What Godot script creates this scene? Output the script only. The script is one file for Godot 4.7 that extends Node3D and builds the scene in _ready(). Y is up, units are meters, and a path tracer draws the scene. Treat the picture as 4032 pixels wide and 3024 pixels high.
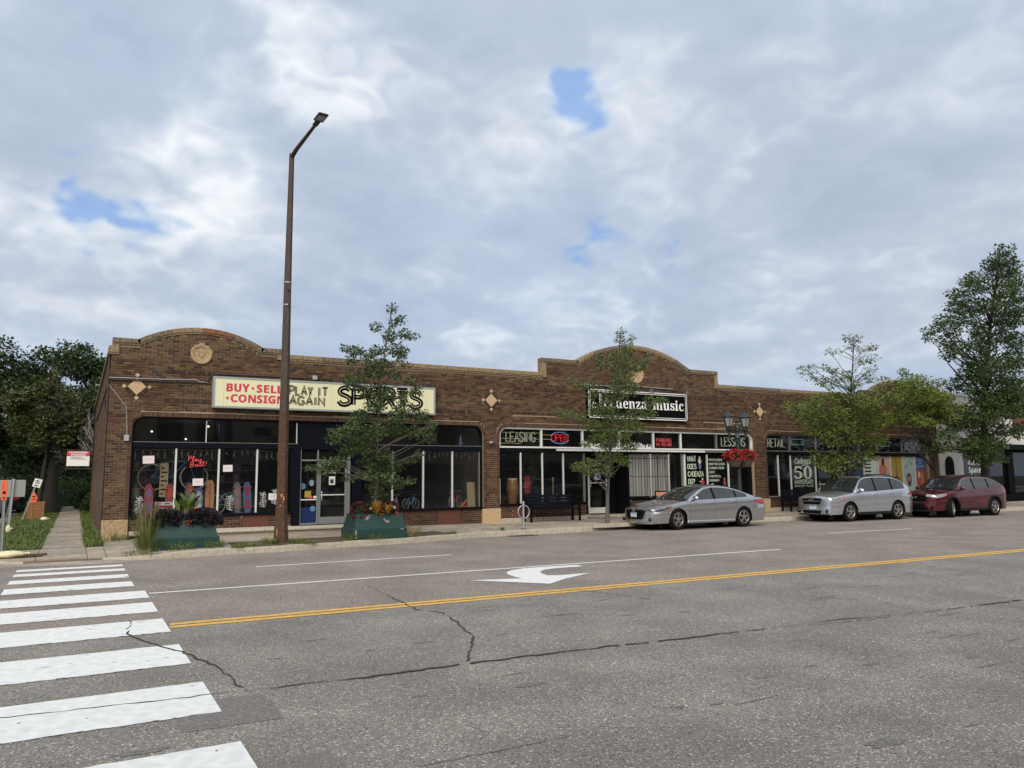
extends Node3D
# A street corner with a long brick row of shops, seen from across the road.
# x runs along the shop fronts, y is up, -z leads from the camera to the shops.

const FZ := -24.2            # plane of the brick front
const COURSE := 0.0715       # height of a brick course with its joint
var M := {}
var rng := RandomNumberGenerator.new()
var tex := {}

# ------------------------------------------------------------------ mesh builder
class MB:
	var v := PackedVector3Array()
	var n := PackedVector3Array()
	var c := PackedColorArray()
	var col := Color(1, 1, 1)
	var tinted := false
	func tint(k: Color) -> void:
		col = k
		tinted = true
	func tri(a: Vector3, b: Vector3, d: Vector3) -> void:
		var m := (b - a).cross(d - a).normalized()
		v.append(a); v.append(d); v.append(b)
		n.append(m); n.append(m); n.append(m)
		c.append(col); c.append(col); c.append(col)
	func quad(a: Vector3, b: Vector3, d: Vector3, e: Vector3) -> void:
		var m := (d - a).cross(e - b).normalized()
		v.append(a); v.append(d); v.append(b); v.append(a); v.append(e); v.append(d)
		for i in 6:
			n.append(m); c.append(col)
	func qn(a: Vector3, b: Vector3, d: Vector3, e: Vector3, na: Vector3, nb: Vector3, nd: Vector3, ne: Vector3) -> void:
		v.append(a); v.append(d); v.append(b); v.append(a); v.append(e); v.append(d)
		n.append(na); n.append(nd); n.append(nb); n.append(na); n.append(ne); n.append(nd)
		for i in 6:
			c.append(col)
	func box(p: Vector3, s: Vector3, b := Basis()) -> void:
		var x := b.x * s.x * 0.5
		var y := b.y * s.y * 0.5
		var z := b.z * s.z * 0.5
		quad(p - x - y + z, p + x - y + z, p + x + y + z, p - x + y + z)
		quad(p + x - y - z, p - x - y - z, p - x + y - z, p + x + y - z)
		quad(p + x - y + z, p + x - y - z, p + x + y - z, p + x + y + z)
		quad(p - x - y - z, p - x - y + z, p - x + y + z, p - x + y - z)
		quad(p - x + y + z, p + x + y + z, p + x + y - z, p - x + y - z)
		quad(p - x - y - z, p + x - y - z, p + x - y + z, p - x - y + z)
	func bx(x0: float, x1: float, y0: float, y1: float, z0: float, z1: float) -> void:
		box(Vector3(x0 + x1, y0 + y1, z0 + z1) * 0.5, Vector3(x1 - x0, y1 - y0, z1 - z0))
	func rbox(p: Vector3, s: Vector3, r: float, b := Basis()) -> void:
		# a box with chamfered edges
		var h := s * 0.5
		var i := Vector3(h.x - r, h.y - r, h.z - r)
		for sx in [-1.0, 1.0]:
			for ax in 3:
				var u := (ax + 1) % 3
				var w := (ax + 2) % 3
				var q := []
				for k in [[-1, -1], [1, -1], [1, 1], [-1, 1]]:
					var t := Vector3()
					t[ax] = sx * h[ax]; t[u] = k[0] * i[u] * sx; t[w] = k[1] * i[w]
					q.append(p + b * t)
				quad(q[0], q[1], q[2], q[3])
		for ax in 3:
			var u := (ax + 1) % 3
			var w := (ax + 2) % 3
			for su in [-1.0, 1.0]:
				for sw in [-1.0, 1.0]:
					var q := []
					for k in [[-1, 0], [1, 0], [1, 1], [-1, 1]]:
						var t := Vector3()
						t[ax] = k[0] * i[ax]
						t[u] = su * (h[u] if k[1] == 0 else i[u])
						t[w] = sw * (i[w] if k[1] == 0 else h[w])
						q.append(p + b * t)
					if su * sw > 0:
						quad(q[0], q[1], q[2], q[3])
					else:
						quad(q[1], q[0], q[3], q[2])
		for sx in [-1.0, 1.0]:
			for sy in [-1.0, 1.0]:
				for sz in [-1.0, 1.0]:
					var a := p + b * Vector3(sx * h.x, sy * i.y, sz * i.z)
					var d := p + b * Vector3(sx * i.x, sy * h.y, sz * i.z)
					var e := p + b * Vector3(sx * i.x, sy * i.y, sz * h.z)
					if sx * sy * sz > 0:
						tri(a, d, e)
					else:
						tri(a, e, d)
	func grid(rows: Array, flip := false) -> void:
		# rows of equally many points, smooth normals
		var nr := rows.size()
		var nc: int = rows[0].size()
		var ns := []
		for i in nr:
			var line := PackedVector3Array()
			for j in nc:
				var du: Vector3 = rows[i][mini(j + 1, nc - 1)] - rows[i][maxi(j - 1, 0)]
				var dv: Vector3 = rows[mini(i + 1, nr - 1)][j] - rows[maxi(i - 1, 0)][j]
				var m := du.cross(dv)
				if m.length_squared() < 1e-14:
					m = Vector3.UP
				line.append(-m.normalized() if flip else m.normalized())
			ns.append(line)
		for i in nr - 1:
			for j in nc - 1:
				if flip:
					qn(rows[i][j + 1], rows[i][j], rows[i + 1][j], rows[i + 1][j + 1], ns[i][j + 1], ns[i][j], ns[i + 1][j], ns[i + 1][j + 1])
				else:
					qn(rows[i][j], rows[i][j + 1], rows[i + 1][j + 1], rows[i + 1][j], ns[i][j], ns[i][j + 1], ns[i + 1][j + 1], ns[i + 1][j])
	func tube(pts: Array, radii: Array, sides := 8, caps := true) -> void:
		var up := Vector3(0.13, 0.2, 0.97)
		var rings := []
		var norms := []
		var cnt := pts.size()
		for i in cnt:
			var d: Vector3 = (pts[mini(i + 1, cnt - 1)] - pts[maxi(i - 1, 0)]).normalized()
			if absf(d.dot(up)) > 0.95:
				up = Vector3(0.9, 0.1, 0.2)
			var a := d.cross(up).normalized()
			var b := a.cross(d).normalized()
			up = b
			var ring := PackedVector3Array()
			var nn := PackedVector3Array()
			for k in sides + 1:
				var t := TAU * k / sides
				var o := a * cos(t) + b * sin(t)
				ring.append(pts[i] + o * float(radii[mini(i, radii.size() - 1)]))
				nn.append(o)
			rings.append(ring)
			norms.append(nn)
		for i in cnt - 1:
			for k in sides:
				qn(rings[i][k + 1], rings[i][k], rings[i + 1][k], rings[i + 1][k + 1], norms[i][k + 1], norms[i][k], norms[i + 1][k], norms[i + 1][k + 1])
		if caps:
			for k in sides:
				tri(pts[0], rings[0][k], rings[0][k + 1])
				tri(pts[cnt - 1], rings[cnt - 1][k + 1], rings[cnt - 1][k])
	func lathe(prof: Array, o: Vector3, sides := 16, b := Basis()) -> void:
		# prof: [radius, height] pairs turned about the y axis of b
		for i in prof.size() - 1:
			var r0: float = prof[i][0]
			var r1: float = prof[i + 1][0]
			var y0: float = prof[i][1]
			var y1: float = prof[i + 1][1]
			var sl := Vector2(y1 - y0, r0 - r1).normalized()
			for k in sides:
				var t0 := TAU * k / sides
				var t1 := TAU * (k + 1) / sides
				var d0 := Vector3(cos(t0), 0, -sin(t0))
				var d1 := Vector3(cos(t1), 0, -sin(t1))
				var n0 := b * (d0 * sl.x + Vector3.UP * sl.y)
				var n1 := b * (d1 * sl.x + Vector3.UP * sl.y)
				qn(o + b * (d0 * r0 + Vector3.UP * y0), o + b * (d1 * r0 + Vector3.UP * y0), o + b * (d1 * r1 + Vector3.UP * y1), o + b * (d0 * r1 + Vector3.UP * y1), n0, n1, n1, n0)
	func prism(poly: PackedVector2Array, z0: float, z1: float, t := Transform3D(), sides := true) -> void:
		var p := poly
		if Geometry2D.is_polygon_clockwise(p):
			p = poly.duplicate()
			p.reverse()
		var idx := Geometry2D.triangulate_polygon(p)
		for i in range(0, idx.size(), 3):
			var a := p[idx[i]]
			var b := p[idx[i + 1]]
			var d := p[idx[i + 2]]
			if (b - a).cross(d - a) < 0:
				var s := b
				b = d
				d = s
			tri(t * Vector3(a.x, a.y, z1), t * Vector3(b.x, b.y, z1), t * Vector3(d.x, d.y, z1))
			if sides:
				tri(t * Vector3(a.x, a.y, z0), t * Vector3(d.x, d.y, z0), t * Vector3(b.x, b.y, z0))
		if sides:
			for i in p.size():
				var a := p[i]
				var b := p[(i + 1) % p.size()]
				quad(t * Vector3(a.x, a.y, z0), t * Vector3(b.x, b.y, z0), t * Vector3(b.x, b.y, z1), t * Vector3(a.x, a.y, z1))
	func ribbon(pts: PackedVector2Array, w: float, z: float, t := Transform3D(), off := 0.0, thick := 0.0) -> void:
		# a flat stroke that follows pts in the xy plane
		var cnt := pts.size()
		var l := PackedVector2Array()
		var r := PackedVector2Array()
		for i in cnt:
			var d0 := (pts[i] - pts[maxi(i - 1, 0)]).normalized()
			var d1 := (pts[mini(i + 1, cnt - 1)] - pts[i]).normalized()
			if i == 0:
				d0 = d1
			if i == cnt - 1:
				d1 = d0
			var d := (d0 + d1).normalized()
			if d == Vector2.ZERO:
				d = d0
			var m := Vector2(-d.y, d.x)
			var k := 1.0 / maxf(0.5, m.dot(Vector2(-d0.y, d0.x)))
			l.append(pts[i] + m * (off + w * 0.5) * k)
			r.append(pts[i] + m * (off - w * 0.5) * k)
		for i in cnt - 1:
			quad(t * Vector3(r[i].x, r[i].y, z), t * Vector3(r[i + 1].x, r[i + 1].y, z), t * Vector3(l[i + 1].x, l[i + 1].y, z), t * Vector3(l[i].x, l[i].y, z))
	func disc(cx: float, cy: float, rx: float, ry: float, z: float, t := Transform3D(), sides := 18) -> void:
		for k in sides:
			var a := TAU * k / sides
			var b := TAU * (k + 1) / sides
			tri(t * Vector3(cx, cy, z), t * Vector3(cx + rx * cos(a), cy + ry * sin(a), z), t * Vector3(cx + rx * cos(b), cy + ry * sin(b), z))
	func rect(x0: float, x1: float, y0: float, y1: float, z: float, t := Transform3D()) -> void:
		quad(t * Vector3(x0, y0, z), t * Vector3(x1, y0, z), t * Vector3(x1, y1, z), t * Vector3(x0, y1, z))
	func leaf(p: Vector3, d: Vector3, s: Vector3, l: float, w: float) -> void:
		# a kite-shaped leaf from p along d, s across
		var m := p + d * l * 0.55
		var e := p + d * l
		var g := d.cross(s) * w * 0.22
		tri(p, m + s * w * 0.5 + g, e)
		tri(p, e, m - s * w * 0.5 + g)
	func blade(p: Vector3, d: Vector3, l: float, w: float, bend: float, seg := 4) -> void:
		# a long leaf that rises from p towards d and bends over
		var side := d.cross(Vector3.UP).normalized()
		if side.length() < 0.1:
			side = Vector3.RIGHT
		var q := p
		var dir := d.normalized()
		var pl := q
		var pr := q
		for i in seg:
			var f := (i + 1.0) / seg
			dir = (dir + Vector3.DOWN * bend / seg + Vector3(dir.x, 0, dir.z) * bend * 0.3 / seg).normalized()
			q = q + dir * l / seg
			var ww := w * 0.5 * sin(PI * clampf(f * 0.86 + 0.12, 0.0, 1.0))
			if i == seg - 1:
				ww = 0.0
			var a := q + side * ww
			var b := q - side * ww
			if i == 0:
				tri(p, a, b)
			elif i == seg - 1:
				tri(pr, pl, q)
			else:
				quad(pr, pl, a, b)
			pl = a
			pr = b
	func mesh() -> ArrayMesh:
		var m := ArrayMesh.new()
		if v.is_empty():
			return m
		var arr := []
		arr.resize(Mesh.ARRAY_MAX)
		arr[Mesh.ARRAY_VERTEX] = v
		arr[Mesh.ARRAY_NORMAL] = n
		if tinted:
			arr[Mesh.ARRAY_COLOR] = c
		m.add_surface_from_arrays(Mesh.PRIMITIVE_TRIANGLES, arr)
		return m

# ------------------------------------------------------------------ scene helpers
var taken := {}
func numbered(called: String) -> String:
	var k: int = taken.get(called, 0)
	taken[called] = k + 1
	return called if k == 0 else "%s_%03d" % [called, k]

func thing(called: String, label: String, category: String, at := Vector3.ZERO, turn := 0.0, group := "") -> Node3D:
	var o := Node3D.new()
	o.name = numbered(called)
	add_child(o)
	o.position = at
	o.rotation.y = turn
	tag(o, label, category, group)
	return o

func tag(o: Node, label: String, category: String, group := "") -> void:
	o.set_meta("label", label)
	o.set_meta("category", category)
	if group:
		o.set_meta("group", group)

func part(b, called: String, m: Material, parent: Node3D, label := "") -> MeshInstance3D:
	var o := MeshInstance3D.new()
	o.mesh = b.mesh() if b is MB else b
	o.material_override = m
	o.name = numbered(called) if parent == self else called
	parent.add_child(o, true)
	if label:
		o.set_meta("label", label)
	return o

func partw(b, called: String, m: Material, parent: Node3D, label := "") -> MeshInstance3D:
	# the same for a shape given in world coordinates
	var o := part(b, called, m, parent, label)
	if parent != self:
		o.position = -parent.global_position
	return o

func struct(b, called: String, m: Material) -> MeshInstance3D:
	var o := part(b, called, m, self)
	o.set_meta("kind", "structure")
	return o

func lin(r: float, g: float, b: float) -> Color:
	return Color(r, g, b).linear_to_srgb()

func mat(key: String, r: float, g: float, b: float, rough := 0.8, metal := 0.0) -> StandardMaterial3D:
	var m := StandardMaterial3D.new()
	m.resource_name = key
	m.albedo_color = lin(r, g, b)
	m.roughness = rough
	m.metallic = metal
	M[key] = m
	return m

func grain(sd: int, freq: float, lo: float, hi: float, oct := 4, kind := FastNoiseLite.TYPE_SIMPLEX_SMOOTH, size := 512) -> NoiseTexture2D:
	var f := FastNoiseLite.new()
	f.seed = sd
	f.noise_type = kind
	f.frequency = freq
	f.fractal_octaves = oct
	var t := NoiseTexture2D.new()
	t.width = size
	t.height = size
	t.seamless = true
	t.noise = f
	var g := Gradient.new()
	g.set_color(0, Color(lo, lo, lo))
	g.set_color(1, Color(hi, hi, hi))
	t.color_ramp = g
	return t

func tri_tex(m: StandardMaterial3D, t: Texture2D, scale: float, bump := 0.0, bt: Texture2D = null) -> void:
	m.albedo_texture = t
	m.uv1_triplanar = true
	m.uv1_world_triplanar = true
	m.uv1_scale = Vector3.ONE * scale
	if bump > 0.0:
		m.heightmap_enabled = true
		m.heightmap_texture = bt if bt else t
		m.heightmap_scale = bump

func detail(m: StandardMaterial3D, t: Texture2D, scale: float) -> void:
	m.detail_enabled = true
	m.detail_albedo = t
	m.detail_blend_mode = BaseMaterial3D.BLEND_MODE_MUL
	m.detail_uv_layer = BaseMaterial3D.DETAIL_UV_2
	m.uv2_triplanar = true
	m.uv2_world_triplanar = true
	m.uv2_scale = Vector3.ONE * scale

func speckle(sd: int, size: int, base: float, spots: int, bright: float) -> ImageTexture:
	# crushed stone seen from above: pale and dark chips in a grey binder
	var r := RandomNumberGenerator.new()
	r.seed = sd
	var im := Image.create(size, size, false, Image.FORMAT_RGB8)
	for y in size:
		for x in size:
			var k := base + r.randf_range(-0.1, 0.1)
			im.set_pixel(x, y, Color(k, k, k))
	for i in spots:
		var x := r.randi() % size
		var y := r.randi() % size
		var w := 1 + r.randi() % 4
		var h := 1 + r.randi() % 3
		var k := base + (r.randf_range(0.02, bright) if r.randf() < 0.55 else r.randf_range(-0.32, -0.04))
		var warm := r.randf_range(-0.03, 0.04)
		for j in h:
			for l in w:
				if (j == 0 or j == h - 1) and (l == 0 or l == w - 1) and w > 2 and h > 1:
					continue
				im.set_pixel((x + l) % size, (y + j) % size, Color(k + warm, k, k - warm))
	return ImageTexture.create_from_image(im)

func rgb(r: float, g: float, b: float) -> Color:
	return Color(r, g, b)

# ------------------------------------------------------------------ lettering
# strokes on a grid 6 wide and 10 high; a leading -1 marks a curve
const GLYPH := {
	"A": [[0, 0, 3, 10, 6, 0], [1.1, 3.6, 4.9, 3.6]],
	"B": [[0, 0, 0, 10], [-1, 0, 10, 3.4, 10, 5, 8.9, 5, 6.8, 3.4, 5.5, 0, 5.4], [-1, 0, 5.4, 4, 5.2, 5.6, 3.8, 5.6, 1.7, 4, 0.1, 0, 0]],
	"C": [[-1, 5.6, 8, 4.6, 9.6, 3, 10, 1.2, 9.3, 0.3, 7.3, 0.2, 5, 0.3, 2.7, 1.2, 0.7, 3, 0, 4.6, 0.4, 5.6, 2]],
	"D": [[0, 0, 0, 10], [-1, 0, 10, 3.2, 9.8, 5, 8.2, 5.6, 5, 5, 1.8, 3.2, 0.2, 0, 0]],
	"E": [[5, 10, 0, 10, 0, 0, 5, 0], [0, 5.2, 4.2, 5.2]],
	"F": [[5, 10, 0, 10, 0, 0], [0, 5.2, 4.2, 5.2]],
	"G": [[-1, 5.5, 8, 4.6, 9.6, 3, 10, 1.2, 9.3, 0.3, 7.3, 0.2, 5, 0.3, 2.7, 1.2, 0.7, 3, 0, 4.8, 0.6, 5.5, 2.2, 5.5, 4.4], [3.2, 4.4, 5.6, 4.4]],
	"H": [[0, 0, 0, 10], [5.4, 0, 5.4, 10], [0, 5.2, 5.4, 5.2]],
	"I": [[1, 0, 1, 10]],
	"K": [[0, 0, 0, 10], [5.2, 10, 0, 4.4], [1.8, 6.2, 5.4, 0]],
	"L": [[0, 10, 0, 0, 4.6, 0]],
	"M": [[0, 0, 0, 10, 3.4, 3, 6.8, 10, 6.8, 0]],
	"N": [[0, 0, 0, 10, 5.4, 0, 5.4, 10]],
	"O": [[-1, 3, 10, 1.2, 9.3, 0.2, 7.3, 0, 5, 0.2, 2.7, 1.2, 0.7, 3, 0, 4.8, 0.7, 5.8, 2.7, 6, 5, 5.8, 7.3, 4.8, 9.3, 3, 10]],
	"P": [[0, 0, 0, 10], [-1, 0, 10, 3.6, 10, 5.3, 8.8, 5.3, 6.2, 3.6, 4.9, 0, 4.8]],
	"Q": [[-1, 3, 10, 0.8, 8.4, 0, 5, 0.8, 1.6, 3, 0, 5.2, 1.6, 6, 5, 5.2, 8.4, 3, 10], [3.6, 2.6, 6, 0]],
	"R": [[0, 0, 0, 10], [-1, 0, 10, 3.6, 10, 5.3, 8.8, 5.3, 6.4, 3.6, 5.1, 0, 5], [2.6, 5, 5.4, 0]],
	"S": [[-1, 5.3, 8.2, 4.4, 9.6, 2.8, 10, 1, 9.2, 0.3, 7.6, 1, 6.1, 2.8, 5.2, 4.6, 4.2, 5.5, 2.6, 4.7, 0.8, 2.8, 0, 1.1, 0.4, 0.1, 2]],
	"T": [[0, 10, 5.6, 10], [2.8, 10, 2.8, 0]],
	"U": [[-1, 0, 10, 0, 6, 0.1, 3, 1, 0.7, 2.8, 0, 4.6, 0.7, 5.4, 3, 5.5, 6, 5.5, 10]],
	"V": [[0, 10, 2.8, 0, 5.6, 10]],
	"W": [[0, 10, 1.9, 0, 3.8, 8, 5.7, 0, 7.6, 10]],
	"Y": [[0, 10, 2.8, 5, 5.6, 10], [2.8, 5, 2.8, 0]],
	"Z": [[0, 10, 5.2, 10, 0, 0, 5.4, 0]],
	"?": [[-1, 0.2, 8, 1, 9.6, 2.8, 10, 4.8, 9, 5, 7, 3.6, 5.4, 2.8, 4.2, 2.8, 3], [2.8, 0.8, 2.8, 0]],
	"!": [[1, 10, 1, 3], [1, 1, 1, 0]],
	"-": [[0.5, 5, 2.5, 5]],
	"&": [[-1, 5.6, 0, 1.6, 7.4, 1.4, 9.2, 2.8, 10, 4, 9, 3.6, 7.2, 0.6, 4, 0.4, 1.4, 2.4, 0, 4.4, 1, 5.6, 4]]}
const WIDE := {"I": 2.0, "!": 2.0, "M": 6.8, "W": 7.6, "L": 4.8, "E": 5.2, "F": 5.0, "-": 3.0}

func curve(a: Array) -> PackedVector2Array:
	var out := PackedVector2Array()
	if a[0] is int and a[0] == -1 and a.size() % 2 == 1:
		var p := PackedVector2Array()
		for i in range(1, a.size(), 2):
			p.append(Vector2(a[i], a[i + 1]))
		for i in p.size() - 1:
			var p0 := p[maxi(i - 1, 0)]
			var p3 := p[mini(i + 2, p.size() - 1)]
			for k in 4:
				out.append(p[i].cubic_interpolate(p[i + 1], p0, p3, k / 4.0))
		out.append(p[p.size() - 1])
	else:
		for i in range(0, a.size(), 2):
			out.append(Vector2(a[i], a[i + 1]))
	return out

func strokes(s: String, x0: float, x1: float, y0: float, y1: float, gap := 1.8) -> Array:
	# the lines of a word fitted to a rectangle
	var w := 0.0
	for ch in s:
		w += (3.0 if ch == " " else WIDE.get(ch, 5.6)) + gap
	w -= gap
	var k := (x1 - x0) / w
	var at := 0.0
	var out := []
	for ch in s:
		if ch != " ":
			for g in GLYPH[ch]:
				var p := curve(g)
				var q := PackedVector2Array()
				for e in p:
					q.append(Vector2(x0 + (at + e.x) * k, y0 + e.y * 0.1 * (y1 - y0)))
				out.append(q)
		at += (3.0 if ch == " " else WIDE.get(ch, 5.6)) + gap
	return out

func lettered(b: MB, s: String, x0: float, x1: float, y0: float, y1: float, w: float, z: float, t := Transform3D()) -> void:
	for q in strokes(s, x0, x1, y0, y1):
		b.ribbon(q, w, z, t)

func tubes(b: MB, lines: Array, r: float, z: float) -> void:
	for q in lines:
		var p := []
		for e in q:
			p.append(Vector3(e.x, e.y, z))
		b.tube(p, [r], 6)

func words(parent: Node3D, s: String, x0: float, x1: float, y0: float, y1: float, z: float, m: Material, face := "Droid Sans", weight := 700, bold := 0.0, slant := 0.0, called := "lettering") -> MeshInstance3D:
	var f := SystemFont.new()
	f.font_names = PackedStringArray([face])
	f.font_weight = weight
	var font: Font = f
	if bold != 0.0 or slant != 0.0:
		var fv := FontVariation.new()
		fv.base_font = f
		fv.variation_embolden = bold
		if slant != 0.0:
			fv.variation_transform = Transform2D(Vector2(1, slant), Vector2(0, 1), Vector2.ZERO)
		font = fv
	var t := TextMesh.new()
	t.text = s
	t.font = font
	t.font_size = 64
	t.pixel_size = 0.01
	t.depth = 0.02
	var box := t.get_aabb()
	var o := part(t, called, m, parent)
	var k := Vector3((x1 - x0) / maxf(box.size.x, 0.001), (y1 - y0) / maxf(box.size.y, 0.001), 0.25)
	o.scale = k
	o.position = Vector3(x0 - box.position.x * k.x, y0 - box.position.y * k.y, z - box.position.z * k.z) - (Vector3.ZERO if parent == self else parent.global_position)
	return o

# ------------------------------------------------------------------ sky
func make_sky() -> ImageTexture:
	# a broken cloud layer: grey undersides, pale tops, a few blue gaps; az, el in degrees
	var W := 2048
	var H := 1024
	var half := H / 2 + 2
	var holes := [-0.2, 18.7, 1.2, -1.6, 18.4, 0.9, 0.6, 16.5, 1.2, 2.0, 17.1, 0.9, 34.0, 27.0, 1.2, 35.3, 25.4, 1.3, 35.6, 17.6, 1.2, 42.4, 16.4, 0.9, -1.7, 21.9, 0.5, -60, 28, 2.5, 110, 24, 2.0, 170, 33, 3.0, -120, 20, 2.0, 75, 45, 3.0]
	var brights := [5.6, 21.2, 3.1, 8.0, 19.2, 3.4, 22.8, 15.0, 1.6, 17.9, 15.3, 2.1, 2.7, 14.8, 3.1, 3.0, 22.3, 2.1, 11.6, 31.0, 5.9, 17.1, 30.8, 4.1, 47.3, 22.2, 1.4, 36.4, 11.5, 2.4, 41.4, 11.4, 1.2, 47.4, 13.5, 1.2, 42.0, 28.1, 3.8, 51.8, 26.8, 3.1, 31.4, 25.3, 2.8, 39.5, 15.7, 2.4, -3.8, 16.2, 2.8, 15.1, 26.5, 3.8, 25.7, 10.8, 2.1, -75, 22, 5, 100, 30, 5, 150, 20, 5, -140, 35, 6]
	var darks := [-1.8, 25.3, 5.2, 17.0, 21.1, 4.5, 57.5, 20.4, 6.9, 62.2, 12.3, 5.2, 43.9, 30.9, 4.5, 13.8, 13.2, 4.1, 51.3, 16.2, 4.8, -2.3, 11.8, 3.4, 30.1, 28.6, 3.1, 43.3, 19.2, 4.1]
	var hole := PackedFloat32Array()
	hole.resize(W * half)
	var lift := PackedFloat32Array()
	lift.resize(W * half)
	for set in [[holes, hole, 1.0], [brights, lift, 0.13], [darks, lift, -0.13]]:
		var a: Array = set[0]
		for i in range(0, a.size(), 3):
			var az: float = a[i]
			var el: float = a[i + 1]
			var r: float = a[i + 2]
			var cx := az / 360.0 * W
			var cy := (90.0 - el) / 180.0 * H
			var px := r * W / 360.0
			var reach := px * 2.6
			var ks := cos(deg_to_rad(el))
			for y in range(maxi(0, int(cy - reach)), mini(half, int(cy + reach) + 1)):
				for x in range(int(cx - reach / ks), int(cx + reach / ks) + 1):
					var dx := (x - cx) * ks / px
					var dy := (y - cy) / px
					var g := exp(-(dx * dx + dy * dy)) * float(set[2])
					var at := y * W + posmod(x, W)
					if float(set[2]) == 1.0:
						hole[at] += g
					else:
						lift[at] += g
	var f1 := FastNoiseLite.new()
	f1.seed = 11
	f1.noise_type = FastNoiseLite.TYPE_SIMPLEX_SMOOTH
	f1.frequency = 0.9
	f1.fractal_octaves = 6
	f1.fractal_gain = 0.55
	var f2 := FastNoiseLite.new()
	f2.seed = 5
	f2.noise_type = FastNoiseLite.TYPE_SIMPLEX_SMOOTH
	f2.frequency = 0.35
	f2.fractal_octaves = 3
	var f3 := FastNoiseLite.new()
	f3.seed = 77
	f3.noise_type = FastNoiseLite.TYPE_SIMPLEX_SMOOTH
	f3.frequency = 2.6
	f3.fractal_octaves = 4
	var f4 := FastNoiseLite.new()
	f4.seed = 42
	f4.noise_type = FastNoiseLite.TYPE_SIMPLEX_SMOOTH
	f4.frequency = 2.1
	f4.fractal_octaves = 4
	var data := PackedByteArray()
	data.resize(W * H * 3)
	var low := Vector3(0.625, 0.675, 0.755)      # underside of the cloud, in the values a picture shows
	var mid := Vector3(0.695, 0.742, 0.808)
	var top := Vector3(0.885, 0.905, 0.92)
	var blue := Vector3(0.47, 0.62, 0.85)
	for y in H:
		var el := PI * (0.5 - (y + 0.5) / H)
		var sy := sin(el)
		var cy := cos(el)
		for x in W:
			var i := (y * W + x) * 3
			var k := mid
			if y < half:
				var az := (x + 0.5) / W * TAU
				var q := 1.0 / (maxf(sy, 0.0) + 0.22)
				var px := sin(az) * cy * q * 2.0
				var pz := -cos(az) * cy * q * 2.0
				var w := f2.get_noise_2d(px + 7.3, pz - 2.1)
				var d := f1.get_noise_2d(px + w * 0.3, pz - w * 0.25)
				var wx := f3.get_noise_2d(px, pz)
				var wy := f3.get_noise_2d(px + 31.7, pz - 12.4)
				var at := clampi(y + int(wy * 15.0 + d * 10.0), 0, half - 1) * W + posmod(x + int(wx * 20.0 - d * 8.0), W)
				var puff := 0.42 - absf(f4.get_noise_2d(px + wx * 0.12, pz + wy * 0.12)) * 2.0
				var bright := lift[at] * 1.2
				var lum := 0.50 + d * 0.46 + w * 0.20 + bright + puff * (0.14 + 0.9 * clampf(bright, 0.0, 0.25))
				lum = clampf(lum, 0.0, 1.0)
				if lum < 0.5:
					k = low.lerp(mid, lum * 2.0)
				else:
					k = mid.lerp(top, (lum - 0.5) * 2.0)
				var hh := 0.0
				if hole[at] > 0.02:
					hh = smoothstep(0.08, 1.35, hole[at] * (1.0 + wx * 1.3 + d * 0.6) + d * 0.5 - puff * 0.25)
				k = k.lerp(blue, hh * 0.72)
				k += Vector3(0.012, 0.0, -0.012) * w
				k *= 1.0 + 0.12 * clampf(sy - 0.5, 0.0, 0.5)
			data[i] = int(clampf(k.x, 0, 1) * 255.0)
			data[i + 1] = int(clampf(k.y, 0, 1) * 255.0)
			data[i + 2] = int(clampf(k.z, 0, 1) * 255.0)
	return ImageTexture.create_from_image(Image.create_from_data(W, H, false, Image.FORMAT_RGB8, data))

func _ready() -> void:
	rng.seed = 20240817
	# camera: an ordinary phone lens held at eye height, turned and tipped a little
	var yaw := deg_to_rad(29.4)
	var pitch := deg_to_rad(7.0)
	var roll := deg_to_rad(0.54)
	var fw := Vector3(sin(yaw) * cos(pitch), sin(pitch), -cos(yaw) * cos(pitch))
	var rt := Vector3(cos(yaw), 0, sin(yaw))
	var up := rt.cross(fw)
	var cam := Camera3D.new()
	cam.name = "camera"
	add_child(cam)
	cam.transform = Transform3D(Basis(rt * cos(roll) - up * sin(roll), up * cos(roll) + rt * sin(roll), -fw), Vector3(0, 1.7, 0))
	cam.fov = 53.05
	cam.near = 0.05
	cam.far = 2000.0
	cam.current = true
	var env := Environment.new()
	env.background_mode = Environment.BG_SKY
	var sky := Sky.new()
	var pan := PanoramaSkyMaterial.new()
	pan.panorama = make_sky()
	sky.sky_material = pan
	env.sky = sky
	env.background_energy_multiplier = 0.5
	env.tonemap_mode = Environment.TONE_MAPPER_LINEAR
	env.tonemap_exposure = 2.4
	env.sdfgi_enabled = true
	env.ssao_enabled = true
	env.ssil_enabled = true
	var we := WorldEnvironment.new()
	we.name = "world_environment"
	we.environment = env
	add_child(we)
	var sun := DirectionalLight3D.new()
	sun.name = "sun"
	add_child(sun)
	sun.look_at_from_position(Vector3.ZERO, Vector3(0.45, -0.66, -0.6), Vector3.UP)
	sun.light_energy = 0.5
	sun.light_angular_distance = 60.0
	sun.light_color = Color(1.0, 0.96, 0.9)
	sun.shadow_enabled = true
	materials()
	ground()
	shops()
	print("shops ", Time.get_ticks_msec())
	storefronts()
	signs()
	neighbours()
	print("buildings ", Time.get_ticks_msec())
	street_things()
	vehicles()
	print("cars ", Time.get_ticks_msec())
	trees()
	window_displays()
	small_plants()
	print("built ", Time.get_ticks_msec())

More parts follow.
